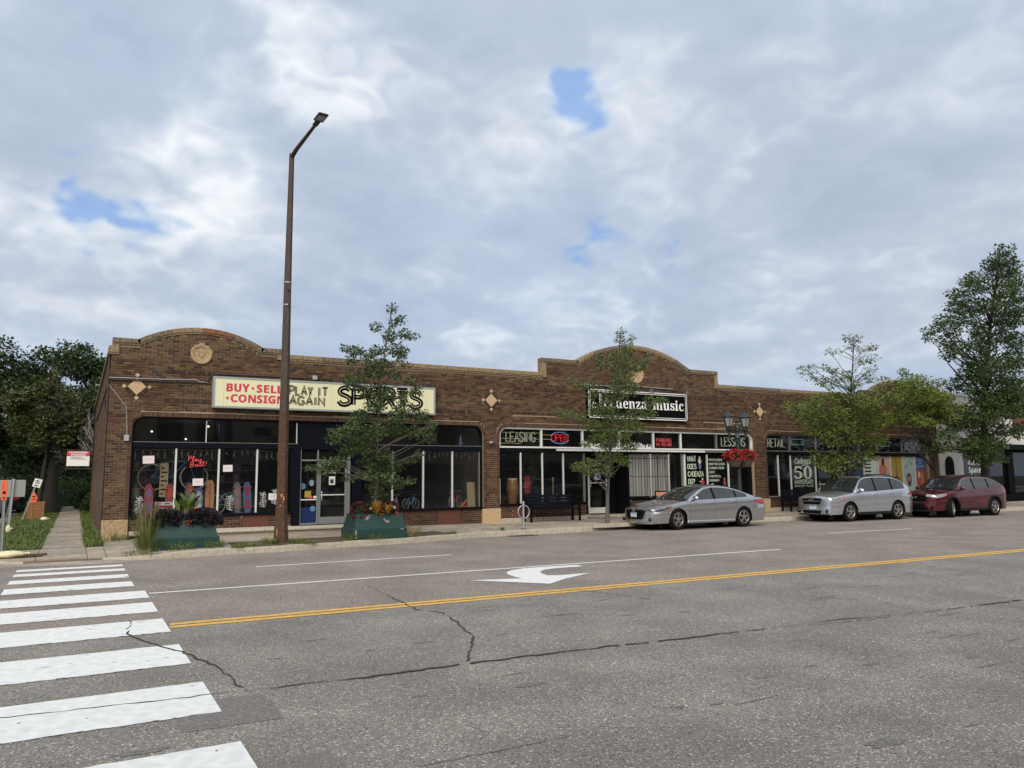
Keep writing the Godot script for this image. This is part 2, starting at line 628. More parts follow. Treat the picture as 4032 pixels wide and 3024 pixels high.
# ------------------------------------------------------------------ materials
func materials() -> void:
	var fine := grain(3, 0.05, 0.72, 1.0)
	var soft := grain(7, 0.012, 0.74, 1.0, 5)
	var blot := grain(19, 0.008, 0.80, 1.0, 6)
	var rough := grain(23, 0.11, 0.55, 1.0, 3)
	tex = {"fine": fine, "soft": soft, "blot": blot, "rough": rough}
	var m: StandardMaterial3D
	var stone := speckle(4, 1024, 0.57, 70000, 0.43)
	m = mat("asphalt_grey", 0.78, 0.725, 0.64, 0.95)
	tri_tex(m, stone, 0.2, 0.5)
	detail(m, grain(31, 0.010, 0.80, 1.0, 6, FastNoiseLite.TYPE_SIMPLEX_SMOOTH, 1024), 0.06)
	m = mat("asphalt_warm", 0.80, 0.695, 0.60, 0.95)
	tri_tex(m, stone, 0.2, 0.5)
	detail(m, grain(32, 0.010, 0.83, 1.0, 6, FastNoiseLite.TYPE_SIMPLEX_SMOOTH, 1024), 0.05)
	m = mat("asphalt_patch", 0.50, 0.47, 0.44, 0.95)
	tri_tex(m, stone, 0.36, 0.3)
	m = mat("oil_stain", 0.45, 0.425, 0.39, 0.8)
	tri_tex(m, stone, 0.31, 0.3)
	mat("crack", 0.035, 0.033, 0.03, 1.0)
	m = mat("paint_white", 0.74, 0.75, 0.73, 0.7)
	tri_tex(m, grain(41, 0.03, 0.89, 1.0, 5), 0.5, 0.1)
	m = mat("paint_yellow", 0.80, 0.46, 0.09, 0.7)
	tri_tex(m, grain(42, 0.03, 0.78, 1.0, 5), 0.5, 0.1)
	m = mat("concrete", 0.53, 0.445, 0.345, 0.92)
	tri_tex(m, grain(43, 0.02, 0.78, 1.0, 6), 0.35, 0.12, rough)
	detail(m, blot, 0.13)
	m = mat("concrete_walk", 0.48, 0.415, 0.335, 0.92)
	tri_tex(m, grain(44, 0.02, 0.76, 1.0, 6), 0.4, 0.12, rough)
	detail(m, soft, 0.11)
	m = mat("curbstone", 0.52, 0.47, 0.375, 0.9)
	tri_tex(m, grain(45, 0.025, 0.80, 1.0, 6), 0.7, 0.15, rough)
	m = mat("tactile", 0.20, 0.14, 0.11, 0.9)
	tri_tex(m, fine, 1.5)
	m = mat("soil", 0.15, 0.11, 0.07, 1.0)
	tri_tex(m, grain(46, 0.06, 0.5, 1.0, 5), 1.0, 1.0)
	m = mat("lawn", 0.045, 0.07, 0.018, 1.0)
	tri_tex(m, grain(47, 0.06, 0.5, 1.0, 5), 0.8, 1.0)
	# bricks
	var bt := grain(51, 0.05, 0.70, 1.0, 5)
	m = mat("brick", 1, 1, 1, 0.88)
	m.vertex_color_use_as_albedo = true
	tri_tex(m, bt, 1.6, 0.12, rough)
	var k := 0
	for q in BRICKS:
		m = mat("brick_%d" % k, q[0], q[1], q[2], 0.88)
		tri_tex(m, bt, 1.6, 0.12, rough)
		k += 1
	m = mat("mortar_pale", 0.55, 0.43, 0.30, 0.95)
	tri_tex(m, fine, 1.5)
	m = mat("mortar_dark", 0.2, 0.135, 0.08, 0.95)
	tri_tex(m, fine, 1.5)
	m = mat("mortar", 1, 1, 1, 0.95)
	m.vertex_color_use_as_albedo = true
	tri_tex(m, fine, 1.5)
	m = mat("sandstone", 0.50, 0.355, 0.20, 0.9)
	tri_tex(m, grain(52, 0.02, 0.70, 1.0, 6), 0.9, 0.1, rough)
	m = mat("sandstone_clean", 0.56, 0.40, 0.235, 0.85)
	tri_tex(m, grain(53, 0.02, 0.86, 1.0, 4), 0.9)
	m = mat("coping_grey", 0.27, 0.21, 0.14, 0.92)
	tri_tex(m, grain(54, 0.02, 0.52, 1.0, 6), 0.9, 0.1, rough)
	m = mat("coping_tan", 0.36, 0.26, 0.15, 0.92)
	tri_tex(m, grain(55, 0.02, 0.62, 1.0, 6), 0.8, 0.1, rough)
	m = mat("coping_rust", 0.34, 0.15, 0.075, 0.92)
	tri_tex(m, grain(56, 0.02, 0.55, 1.0, 6), 0.8, 0.1, rough)
	m = mat("red_patch", 0.16, 0.06, 0.035, 0.9)
	tri_tex(m, fine, 1.0)
	m = mat("white_brick", 0.80, 0.79, 0.75, 0.8)
	tri_tex(m, fine, 1.2)
	m = mat("roofing", 0.10, 0.09, 0.08, 0.95)
	# joinery and metal
	m = mat("navy_paint", 0.0045, 0.006, 0.011, 0.55)
	m.metallic_specular = 0.2
	m = mat("black_paint", 0.005, 0.005, 0.0055, 0.55)
	m.metallic_specular = 0.2
	m = mat("peeling_white", 0.80, 0.81, 0.78, 0.75)
	tri_tex(m, grain(61, 0.03, 0.78, 1.0, 6), 1.1)
	m = mat("weathered_trim", 0.26, 0.25, 0.23, 0.8)
	tri_tex(m, grain(62, 0.04, 0.45, 1.0, 6), 1.3)
	mat("mullion", 0.56, 0.57, 0.55, 0.5)
	mat("aluminium", 0.30, 0.31, 0.31, 0.42, 0.55)
	mat("steel", 0.34, 0.35, 0.36, 0.45, 0.7)
	mat("galvanised", 0.36, 0.37, 0.38, 0.5, 0.6)
	mat("grey_box", 0.34, 0.34, 0.33, 0.6)
	mat("interior", 0.11, 0.105, 0.10, 0.95)
	mat("interior_floor", 0.12, 0.10, 0.085, 0.9)
	m = mat("glass", 0.02, 0.022, 0.024, 0.02)
	m.albedo_color.a = 0.24
	m.transparency = BaseMaterial3D.TRANSPARENCY_ALPHA
	m = mat("frosted", 0.62, 0.62, 0.58, 0.35)
	m = mat("rust", 0.12, 0.058, 0.032, 0.85)
	tri_tex(m, grain(63, 0.02, 0.55, 1.0, 6), 0.9, 0.2, rough)
	m = mat("dark_steel", 0.085, 0.058, 0.042, 0.7)
	tri_tex(m, grain(64, 0.02, 0.62, 1.0, 6), 0.7)
	m = mat("rust_orange", 0.42, 0.20, 0.07, 0.9)
	m = mat("planter_green", 0.011, 0.058, 0.051, 0.5)
	tri_tex(m, grain(65, 0.02, 0.70, 1.0, 6), 0.9)
	m = mat("bare_concrete", 0.42, 0.36, 0.28, 0.9)
	tri_tex(m, fine, 1.2)
	mat("planter_worn", 0.05, 0.17, 0.155, 0.7)
	mat("lamp_green", 0.022, 0.033, 0.033, 0.45, 0.3)
	mat("shade_grey", 0.05, 0.053, 0.057, 0.6)
	mat("lantern_glass", 0.26, 0.27, 0.26, 0.4)
	m = mat("bench_navy", 0.0045, 0.006, 0.012, 0.5)
	m.metallic_specular = 0.25
	m = mat("bench_black", 0.004, 0.004, 0.005, 0.5)
	m.metallic_specular = 0.25
	m = mat("basket", 0.13, 0.10, 0.075, 0.9)
	tri_tex(m, rough, 2.0)
	# printed and lit things
	mat("sign_cream", 0.70, 0.68, 0.44, 0.4)
	mat("sign_frame", 0.32, 0.36, 0.36, 0.5, 0.3)
	mat("sign_red", 0.55, 0.035, 0.075, 0.5)
	mat("sign_orange", 0.62, 0.13, 0.03, 0.5)
	m = mat("sign_black", 0.004, 0.004, 0.0045, 0.6)
	m.metallic_specular = 0.15
	mat("white_letter", 0.80, 0.80, 0.77, 0.5)
	mat("pale_green_letter", 0.50, 0.60, 0.46, 0.6)
	mat("yellow_bar", 0.52, 0.42, 0.17, 0.6)
	mat("paper", 0.70, 0.62, 0.63, 0.9)
	mat("red_letter", 0.60, 0.03, 0.05, 0.5)
	m = mat("print", 1, 1, 1, 0.6)
	m.vertex_color_use_as_albedo = true
	for q in [["neon_red", 1.0, 0.03, 0.03, 0.3], ["neon_pink", 1.0, 0.10, 0.10, 0.35], ["neon_blue", 0.25, 0.5, 1.0, 0.22], ["neon_green", 0.3, 0.9, 0.45, 0.08], ["ceiling_light", 1.0, 0.92, 0.78, 1.0]]:
		m = mat(q[0], q[1] * 0.5, q[2] * 0.5, q[3] * 0.5, 0.4)
		m.emission_enabled = true
		m.emission = lin(q[1], q[2], q[3])
		m.emission_energy_multiplier = q[4]
	# plants
	m = mat("leaf", 1, 1, 1, 0.55)
	m.vertex_color_use_as_albedo = true
	m.backlight_enabled = true
	m.backlight = lin(0.35, 0.42, 0.12)
	m = mat("petal", 1, 1, 1, 0.7)
	m.vertex_color_use_as_albedo = true
	m = mat("bark_grey", 0.24, 0.21, 0.17, 0.95)
	tri_tex(m, grain(71, 0.04, 0.5, 1.0, 5), 3.0, 0.4)
	m = mat("bark_dark", 0.05, 0.042, 0.033, 0.95)
	tri_tex(m, grain(72, 0.04, 0.5, 1.0, 5), 2.0, 0.5)
	mat("bark_dead", 0.23, 0.21, 0.18, 0.95)

const BRICKS := [[0.150, 0.084, 0.037], [0.178, 0.104, 0.047], [0.126, 0.069, 0.032], [0.108, 0.046, 0.025], [0.058, 0.031, 0.022], [0.048, 0.027, 0.020], [0.145, 0.066, 0.035], [0.20, 0.127, 0.06]]
func brick_kind(x: float, y: float) -> int:
	# tan and umber bricks to the left, redder and darker ones towards the far end
	var r := rng.randf()
	var far := clampf((x - 8.0) / 12.0, 0.0, 1.0)
	if r < 0.17 + far * 0.05:
		return 4 if rng.randf() < 0.6 else 5
	if r < 0.34 + far * 0.22:
		return 3
	if r < 0.44 + far * 0.22:
		return 6
	if r < 0.64 + far * 0.16:
		return 2
	if r < 0.86 + far * 0.08:
		return 0
	return 1 if rng.randf() < 0.75 else 7

# ------------------------------------------------------------------ ground, road, pavement
const CURB := [[-2.5, -20.7], [-1.2, -19.75], [-0.9, -19.6], [0.6, -19.6], [1.0, -19.2], [1.5, -18.98], [2.2, -19.08], [3.2, -19.15], [4.5, -19.2], [6.0, -19.45], [7.5, -19.62], [9.0, -20.0], [10.5, -20.4], [14.0, -20.5], [16.2, -20.9], [18.0, -21.15], [22.0, -21.0], [37.0, -20.1], [60.0, -18.9], [140.0, -15.0]]
func curb_z(x: float) -> float:
	for i in CURB.size() - 1:
		if x <= CURB[i + 1][0]:
			return lerpf(CURB[i][1], CURB[i + 1][1], clampf((x - CURB[i][0]) / (CURB[i + 1][0] - CURB[i][0]), 0.0, 1.0))
	return -15.0
func walk_y(x: float, z: float) -> float:
	return lerpf(0.055, 0.145, smoothstep(0.6, 2.6, x)) + 0.006 * maxf(0.0, curb_z(x) - z)

func sheet(b: MB, pts: Array, y: float) -> void:
	# a flat polygon of [x, z] points
	var p := PackedVector2Array()
	for q in pts:
		p.append(Vector2(q[0], -q[1]))
	b.prism(p, 0.0, y, Transform3D(Basis(Vector3.RIGHT, Vector3.FORWARD, Vector3.UP), Vector3.ZERO), false)

func crack(b: MB, pts: Array, w: float, sd: int) -> void:
	# a broken line in the asphalt with a ragged edge
	var r := RandomNumberGenerator.new()
	r.seed = sd
	var fine := []
	for i in pts.size() - 1:
		var a := Vector2(pts[i][0], pts[i][1])
		var c := Vector2(pts[i + 1][0], pts[i + 1][1])
		var n := maxi(2, int(a.distance_to(c) / 0.09))
		for k in n:
			fine.append(a.lerp(c, float(k) / n) + Vector2(r.randf_range(-0.022, 0.022), r.randf_range(-0.022, 0.022)))
	var wl := 0.5
	for i in fine.size() - 1:
		var d: Vector2 = (fine[i + 1] - fine[i]).normalized()
		var m := Vector2(-d.y, d.x)
		var w2 := clampf(wl + r.randf_range(-0.3, 0.3), 0.15, 1.0)
		if r.randf() < 0.9:
			var a: Vector2 = fine[i] - m * w * wl * 0.5
			var c: Vector2 = fine[i] + m * w * wl * 0.5
			var e: Vector2 = fine[i + 1] + m * w * w2 * 0.5
			var f: Vector2 = fine[i + 1] - m * w * w2 * 0.5
			b.quad(Vector3(a.x, 0.008, a.y), Vector3(c.x, 0.008, c.y), Vector3(e.x, 0.008, e.y), Vector3(f.x, 0.008, f.y))
		wl = w2

func ground() -> void:
	var b := MB.new()
	b.quad(Vector3(-700, -0.08, 300), Vector3(700, -0.08, 300), Vector3(700, -0.08, -900), Vector3(-700, -0.08, -900))
	struct(b, "ground", M.lawn)
	# carriageway: grey near lanes, warmer far lanes
	b = MB.new()
	sheet(b, [[-150, 0.6], [250, 0.6], [250, -2.7], [1, -10.22], [-150, -14.8]], 0.0)
	b.quad(Vector3(-13, 0, -20.7), Vector3(-2.62, 0, -20.7), Vector3(-2.62, 0, -160), Vector3(-13, 0, -160))
	var road := struct(b, "road", M.asphalt_grey)
	b = MB.new()
	var edge := [[-150, -20.7], [-150, -14.8], [1, -10.22], [250, -2.7], [250, -10.0], [140, -15.0]]
	for i in range(CURB.size() - 2, -1, -1):
		edge.append([CURB[i][0], CURB[i][1] - 0.02])
	sheet(b, edge, 0.0)
	part(b, "far_lane_surface", M.asphalt_warm, road)
	# concrete gutter in front of the ramp
	b = MB.new()
	sheet(b, [[-2.4, -20.5], [-2.4, -19.6], [-1.3, -18.9], [0.9, -18.55], [1.6, -18.5], [2.6, -18.75], [2.6, -19.08], [1.5, -18.96], [1.0, -19.18], [0.6, -19.58], [-0.9, -19.58], [-1.2, -19.73]], 0.004)
	part(b, "gutter", M.concrete_walk, road)
	# markings
	var st := [[-18.2, -17.83], [-17.35, -16.92], [-16.27, -15.7], [-15.06, -14.34], [-13.66, -12.8], [-12.32, -11.38], [-10.78, -9.8], [-9.02, -8.02], [-7.25, -6.27], [-5.5, -4.52], [-3.75, -2.77]]
	for s in st:
		b = MB.new()
		var xr := 1.03
		if s[0] < -14:
			xr = 0.92
		var top := []
		var bot := []
		for k in 25:
			var x := lerpf(-0.92, xr, k / 24.0)
			top.append([x, s[0] + rng.randf_range(-0.008, 0.008)])
			bot.append([x, s[1] + rng.randf_range(-0.012, 0.012)])
		bot.reverse()
		sheet(b, top + bot, 0.005)
		var stripe := part(b, "crosswalk_stripe", M.paint_white, road)
		b = MB.new()
		for k in 16:
			var edge_z: float = s[1] if k % 3 else lerpf(s[0], s[1], rng.randf())
			var cx := rng.randf_range(-0.85, xr - 0.08)
			var p := []
			var lx := rng.randf_range(0.01, 0.055)
			var lz := rng.randf_range(0.004, 0.016)
			for e in 9:
				var a := TAU * e / 9
				var r := rng.randf_range(0.45, 1.2)
				p.append([cx + cos(a) * lx * r, edge_z + sin(a) * lz * r])
			sheet(b, p, 0.0065)
		part(b, "worn_spot", M.asphalt_grey, stripe)
	for q in [[1.07, 30.0, -10.30, 0.11], [1.05, 30.0, -10.10, 0.11]]:
		b = MB.new()
		sheet(b, [[q[0], q[2] - 0.065], [90, q[2] - 0.065 + 2.7], [90, q[2] + 0.065 + 2.7], [q[0], q[2] + 0.065]], 0.005)
		part(b, "yellow_line", M.paint_yellow, road)
	for q in [[1.06, -13.28, 14.4, -12.86], [3.2, -16.13, 7.46, -16.12], [19.6, -15.65, 23.1, -15.36], [31.8, -15.1, 35.3, -14.9]]:
		b = MB.new()
		sheet(b, [[q[0], q[1] - 0.05], [q[2], q[3] - 0.05], [q[2], q[3] + 0.05], [q[0], q[1] + 0.05]], 0.005)
		part(b, "white_line", M.paint_white, road)
	b = MB.new()
	sheet(b, [[5.87, -11.92], [6.72, -11.65], [6.74, -11.95], [6.80, -12.3], [6.92, -12.55], [7.15, -12.78], [7.5, -12.92], [8.1, -12.9], [8.66, -12.84], [8.60, -12.56], [8.02, -12.60], [7.7, -12.5], [7.48, -12.3], [7.36, -12.02], [7.30, -11.75], [7.5, -11.66], [8.14, -11.64], [7.3, -11.2], [6.77, -10.82]], 0.005)
	part(b, "turn_arrow", M.paint_white, road)
	# repairs, stains, cracks
	b = MB.new()
	sheet(b, [[0.72, -5.89], [0.73, -6.35], [1.02, -6.66], [1.37, -6.6], [1.42, -6.3], [1.39, -5.87]], 0.003)
	sheet(b, [[1.04, -5.06], [1.47, -5.02], [1.56, -4.2], [1.02, -4.2]], 0.003)
	part(b, "asphalt_patch", M.asphalt_patch, road)
	b = MB.new()
	for q in [[4.59, -3.34, 0.17, 0.07], [5.2, -4.89, 0.11, 0.04], [6.36, -4.72, 0.13, 0.04], [3.35, -5.72, 0.17, 0.05], [0.45, -5.62, 0.2, 0.05], [5.85, -4.95, 0.08, 0.03], [7.4, -4.4, 0.1, 0.03], [4.0, -4.6, 0.06, 0.03], [8.2, -5.3, 0.12, 0.03], [2.9, -4.5, 0.07, 0.03]]:
		var p := []
		for k in 14:
			var a := TAU * k / 14
			var r := rng.randf_range(0.6, 1.15)
			p.append([q[0] + cos(a) * q[2] * r, q[1] + sin(a) * q[3] * r])
		sheet(b, p, 0.003)
	for i in 46:
		var cx := rng.randf_range(1.5, 14.0)
		var cz = [rng.randf_range(-9.4, -7.4), rng.randf_range(-6.2, -3.4)][i % 2] + 0.03 * cx
		var lx := rng.randf_range(0.05, 0.3)
		var lz := rng.randf_range(0.008, 0.03)
		var p := []
		for k in 12:
			var a := TAU * k / 12
			var r := rng.randf_range(0.5, 1.2)
			p.append([cx + cos(a) * lx * r, cz + sin(a) * lz * r])
		sheet(b, p, 0.003 + i * 0.00001)
	part(b, "stain", M.oil_stain, road)
	b = MB.new()
	for i in 9:
		b.bx(11.3 + i * 0.09, 11.36 + i * 0.09, 0.0, 0.012, -20.36, -20.02)
	b.bx(11.22, 12.14, 0.0, 0.008, -20.38, -20.0)
	part(b, "drain_grate", M.dark_steel, road)
	for q in [[[[0.68, -10.9], [0.61, -10.19], [0.6, -9.82], [0.83, -9.05], [1.04, -8.49], [1.19, -7.84], [1.26, -7.26], [1.27, -6.77]], 0.05], [[[-0.9, -7.0], [0.01, -6.88], [0.66, -6.8], [1.27, -6.77], [2.18, -6.66], [3.25, -6.65], [4.72, -6.55], [5.54, -6.45], [7.75, -6.32], [9.49, -6.05], [11.23, -5.94], [16, -5.7]], 0.075], [[[4.25, -12.67], [4.11, -11.36], [4.05, -10.41], [3.98, -9.66], [4.17, -9.32], [4.06, -8.6], [3.84, -7.74], [3.65, -7.38], [3.25, -6.65]], 0.045], [[[7.95, -9.39], [8.88, -8.52], [9.12, -7.69], [9.5, -6.93], [9.54, -6.35]], 0.03], [[[6.5, -10.5], [6.9, -9.6], [7.0, -9.0], [7.1, -8.6]], 0.025], [[[3.98, -9.66], [4.9, -9.3], [5.6, -9.2]], 0.02], [[[4.6, -8.3], [5.6, -8.2], [6.2, -7.8]], 0.02], [[[3.6, -5.0], [4.0, -4.5], [4.3, -4.0], [4.35, -3.6]], 0.015], [[[1.5, -14.2], [1.2, -15.0], [0.8, -16.0]], 0.04], [[[10, -11.6], [16, -11.4], [24, -11.0]], 0.02], [[[8.4, -8.9], [12, -8.7], [17, -8.0]], 0.018], [[[6.3, -6.4], [8.0, -6.15], [9.49, -6.02]], 0.02]]:
		b = MB.new()
		crack(b, q[0], q[1] * 0.55, int(q[1] * 1000) + q[0].size())
		part(b, "crack", M.crack, road)
	# kerb
	var kerb := Node3D.new()
	kerb.name = "curb"
	kerb.set_meta("kind", "structure")
	add_child(kerb)
	for i in CURB.size() - 2:
		var a := Vector2(CURB[i][0], CURB[i][1])
		var c := Vector2(CURB[i + 1][0], CURB[i + 1][1])
		var cuts := maxi(1, int(a.distance_to(c) / 2.4))
		for k in cuts:
			var p := a.lerp(c, float(k) / cuts)
			var q := a.lerp(c, (k + 1.0) / cuts)
			var d := (q - p).normalized()
			if cuts > 1:
				q -= d * 0.012
			var ramp := i >= 1 and i <= 2
			b = MB.new()
			var y0 := 0.028 if ramp else walk_y(p.x, p.y) + rng.randf_range(-0.012, 0.006)
			var y1 := 0.028 if ramp else walk_y(q.x, q.y) + rng.randf_range(-0.012, 0.006)
			if i == 0:
				y0 = 0.06; y1 = 0.035
			if i == 3:
				y0 = 0.035
			var back := Vector2(-d.y, d.x) * -0.17
			var prof := [[0.0, -0.1], [0.012, 0.72], [0.035, 0.98], [0.06, 1.0], [1.0, 1.0]]
			var ra := PackedVector3Array()
			var rb := PackedVector3Array()
			for e in prof:
				var f: Vector2 = p + back * (e[0] if e[0] >= 0 else 0.0)
				var g: Vector2 = q + back * (e[0] if e[0] >= 0 else 0.0)
				ra.append(Vector3(f.x, y0 * e[1], f.y))
				rb.append(Vector3(g.x, y1 * e[1], g.y))
			for e in prof.size() - 1:
				b.quad(ra[e], rb[e], rb[e + 1], ra[e + 1])
			part(b, "curbstone", M.tactile if i == 2 else M.curbstone, kerb)
	# pavement slabs
	var walk := Node3D.new()
	walk.name = "sidewalk"
	walk.set_meta("kind", "structure")
	add_child(walk)
	var xs := [-2.5, -1.4, -0.69, 0.30, 0.68, 1.9]
	var x := 3.4
	while x < 62:
		xs.append(x)
		x += 1.52
	for i in xs.size() - 1:
		var x0: float = xs[i]
		var x1: float = xs[i + 1]
		var zb := -22.55 if x1 < 0.7 else FZ - 0.02
		var f0 := curb_z(x0) - 0.165
		var f1 := curb_z(x1) - 0.165
		for r in 3:
			var t0 := r / 3.0
			var t1 := (r + 1) / 3.0
			b = MB.new()
			var g := 0.007
			var q := []
			for e in [[x0 + g, lerpf(f0, zb, t0) - g], [x1 - g, lerpf(f1, zb, t0) - g], [x1 - g, lerpf(f1, zb, t1) + g], [x0 + g, lerpf(f0, zb, t1) + g]]:
				q.append(Vector3(e[0], walk_y(e[0], e[1]), e[1]))
			var dy := rng.randf_range(-0.006, 0.004)
			for e in 4:
				q[e].y += dy
			b.quad(q[0], q[1], q[2], q[3])
			for e in 4:
				var n: Vector3 = q[(e + 1) % 4]
				b.quad(q[e] + Vector3.DOWN * 0.1, n + Vector3.DOWN * 0.1, n, q[e])
			var soil: bool = r == 0 and x0 > 3.0 and x1 < 9.6
			part(b, "planting_strip" if soil else "paving_slab", M.soil if soil else (M.concrete if rng.randf() < 0.7 else M.concrete_walk), walk)
	# the walk beside the shop and its verges
	var path := Node3D.new()
	path.name = "path"
	path.set_meta("kind", "structure")
	add_child(path)
	var z := -22.6
	while z > -60:
		b = MB.new()
		var y := 0.085 + rng.randf_range(-0.008, 0.008)
		b.bx(-0.68 + rng.randf_range(-0.03, 0.02), 0.29 + rng.randf_range(-0.04, 0.03), y - 0.1, y, z - 1.46, z)
		part(b, "paving_slab", M.concrete_walk, path)
		z -= 1.48
	b = MB.new()
	sheet(b, [[-2.6, -22.56], [-0.7, -22.56], [-0.7, -150], [-2.6, -150]], 0.06)
	sheet(b, [[0.3, -22.56], [0.72, -22.56], [0.72, -46.5], [6, -46.5], [6, -150], [0.3, -150]], 0.06)
	struct(b, "verge", M.lawn)

# ------------------------------------------------------------------ the brick row of shops
const OPEN := [[1.31, 12.45], [13.11, 25.72], [26.53, 38.15]]
func top_y(x: float) -> float:
	# underside of the coping along the front
	var y := 5.42
	for a in [[0.69, 5.43, 1.40, 4.77, 5.58, 6.05], [14.92, 23.73, 16.53, 22.09, 5.98, 6.77], [33.3, 39.1, 34.0, 38.4, 5.66, 6.28]]:
		if x >= a[0] and x <= a[1]:
			y = a[4]
			if x > a[2] and x < a[3]:
				var t: float = (x - a[2]) / (a[3] - a[2]) * 2.0 - 1.0
				# a segment of a circle
				var w: float = (a[3] - a[2]) * 0.5
				var h: float = a[5] - a[4]
				var r := (w * w + h * h) / (2.0 * h)
				y = a[4] + sqrt(maxf(0.0, r * r - t * t * w * w)) - (r - h)
	return y
func in_opening(x: float, y: float, grow: float) -> bool:
	for o in OPEN:
		if x > o[0] - grow and x < o[1] + grow and y < 3.56 + grow:
			var r := 0.33 + grow
			if y > 3.56 + grow - r:
				var cy := 3.56 + grow - r
				if x < o[0] - grow + r:
					return Vector2(x - (o[0] - grow + r), y - cy).length() < r
				if x > o[1] + grow - r:
					return Vector2(x - (o[1] + grow - r), y - cy).length() < r
			return true
	return false
const DIAMONDS := [[1.37, 4.40], [12.78, 4.48], [26.2, 4.53]]
const MEDALS := [[3.05, 5.45, 0.30], [19.32, 5.82, 0.40], [36.2, 5.62, 0.32]]
const PANELS := [[2.1, 11.8, 4.03, 4.88], [13.6, 25.3, 4.06, 4.96], [27.1, 38.2, 4.06, 4.96]]
func wall_here(x: float, y: float) -> bool:
	if x < 0.69 or x > 39.1 or y > top_y(x) or y < 0.1:
		return false
	if in_opening(x, y, 0.125):
		return false
	for d in DIAMONDS:
		if absf(x - d[0]) + absf(y - d[1]) < 0.36:
			return false
	for m in MEDALS:
		if Vector2(x - m[0], y - m[1]).length() < m[2]:
			return false
	if y < 0.66 and y > 0.0:
		return false          # stone foot of the piers
	for p in PANELS:          # frames of header bricks
		if x > p[0] and x < p[1] and (absf(y - p[3]) < 0.055 or absf(y - p[2]) < 0.055):
			return false
	return true

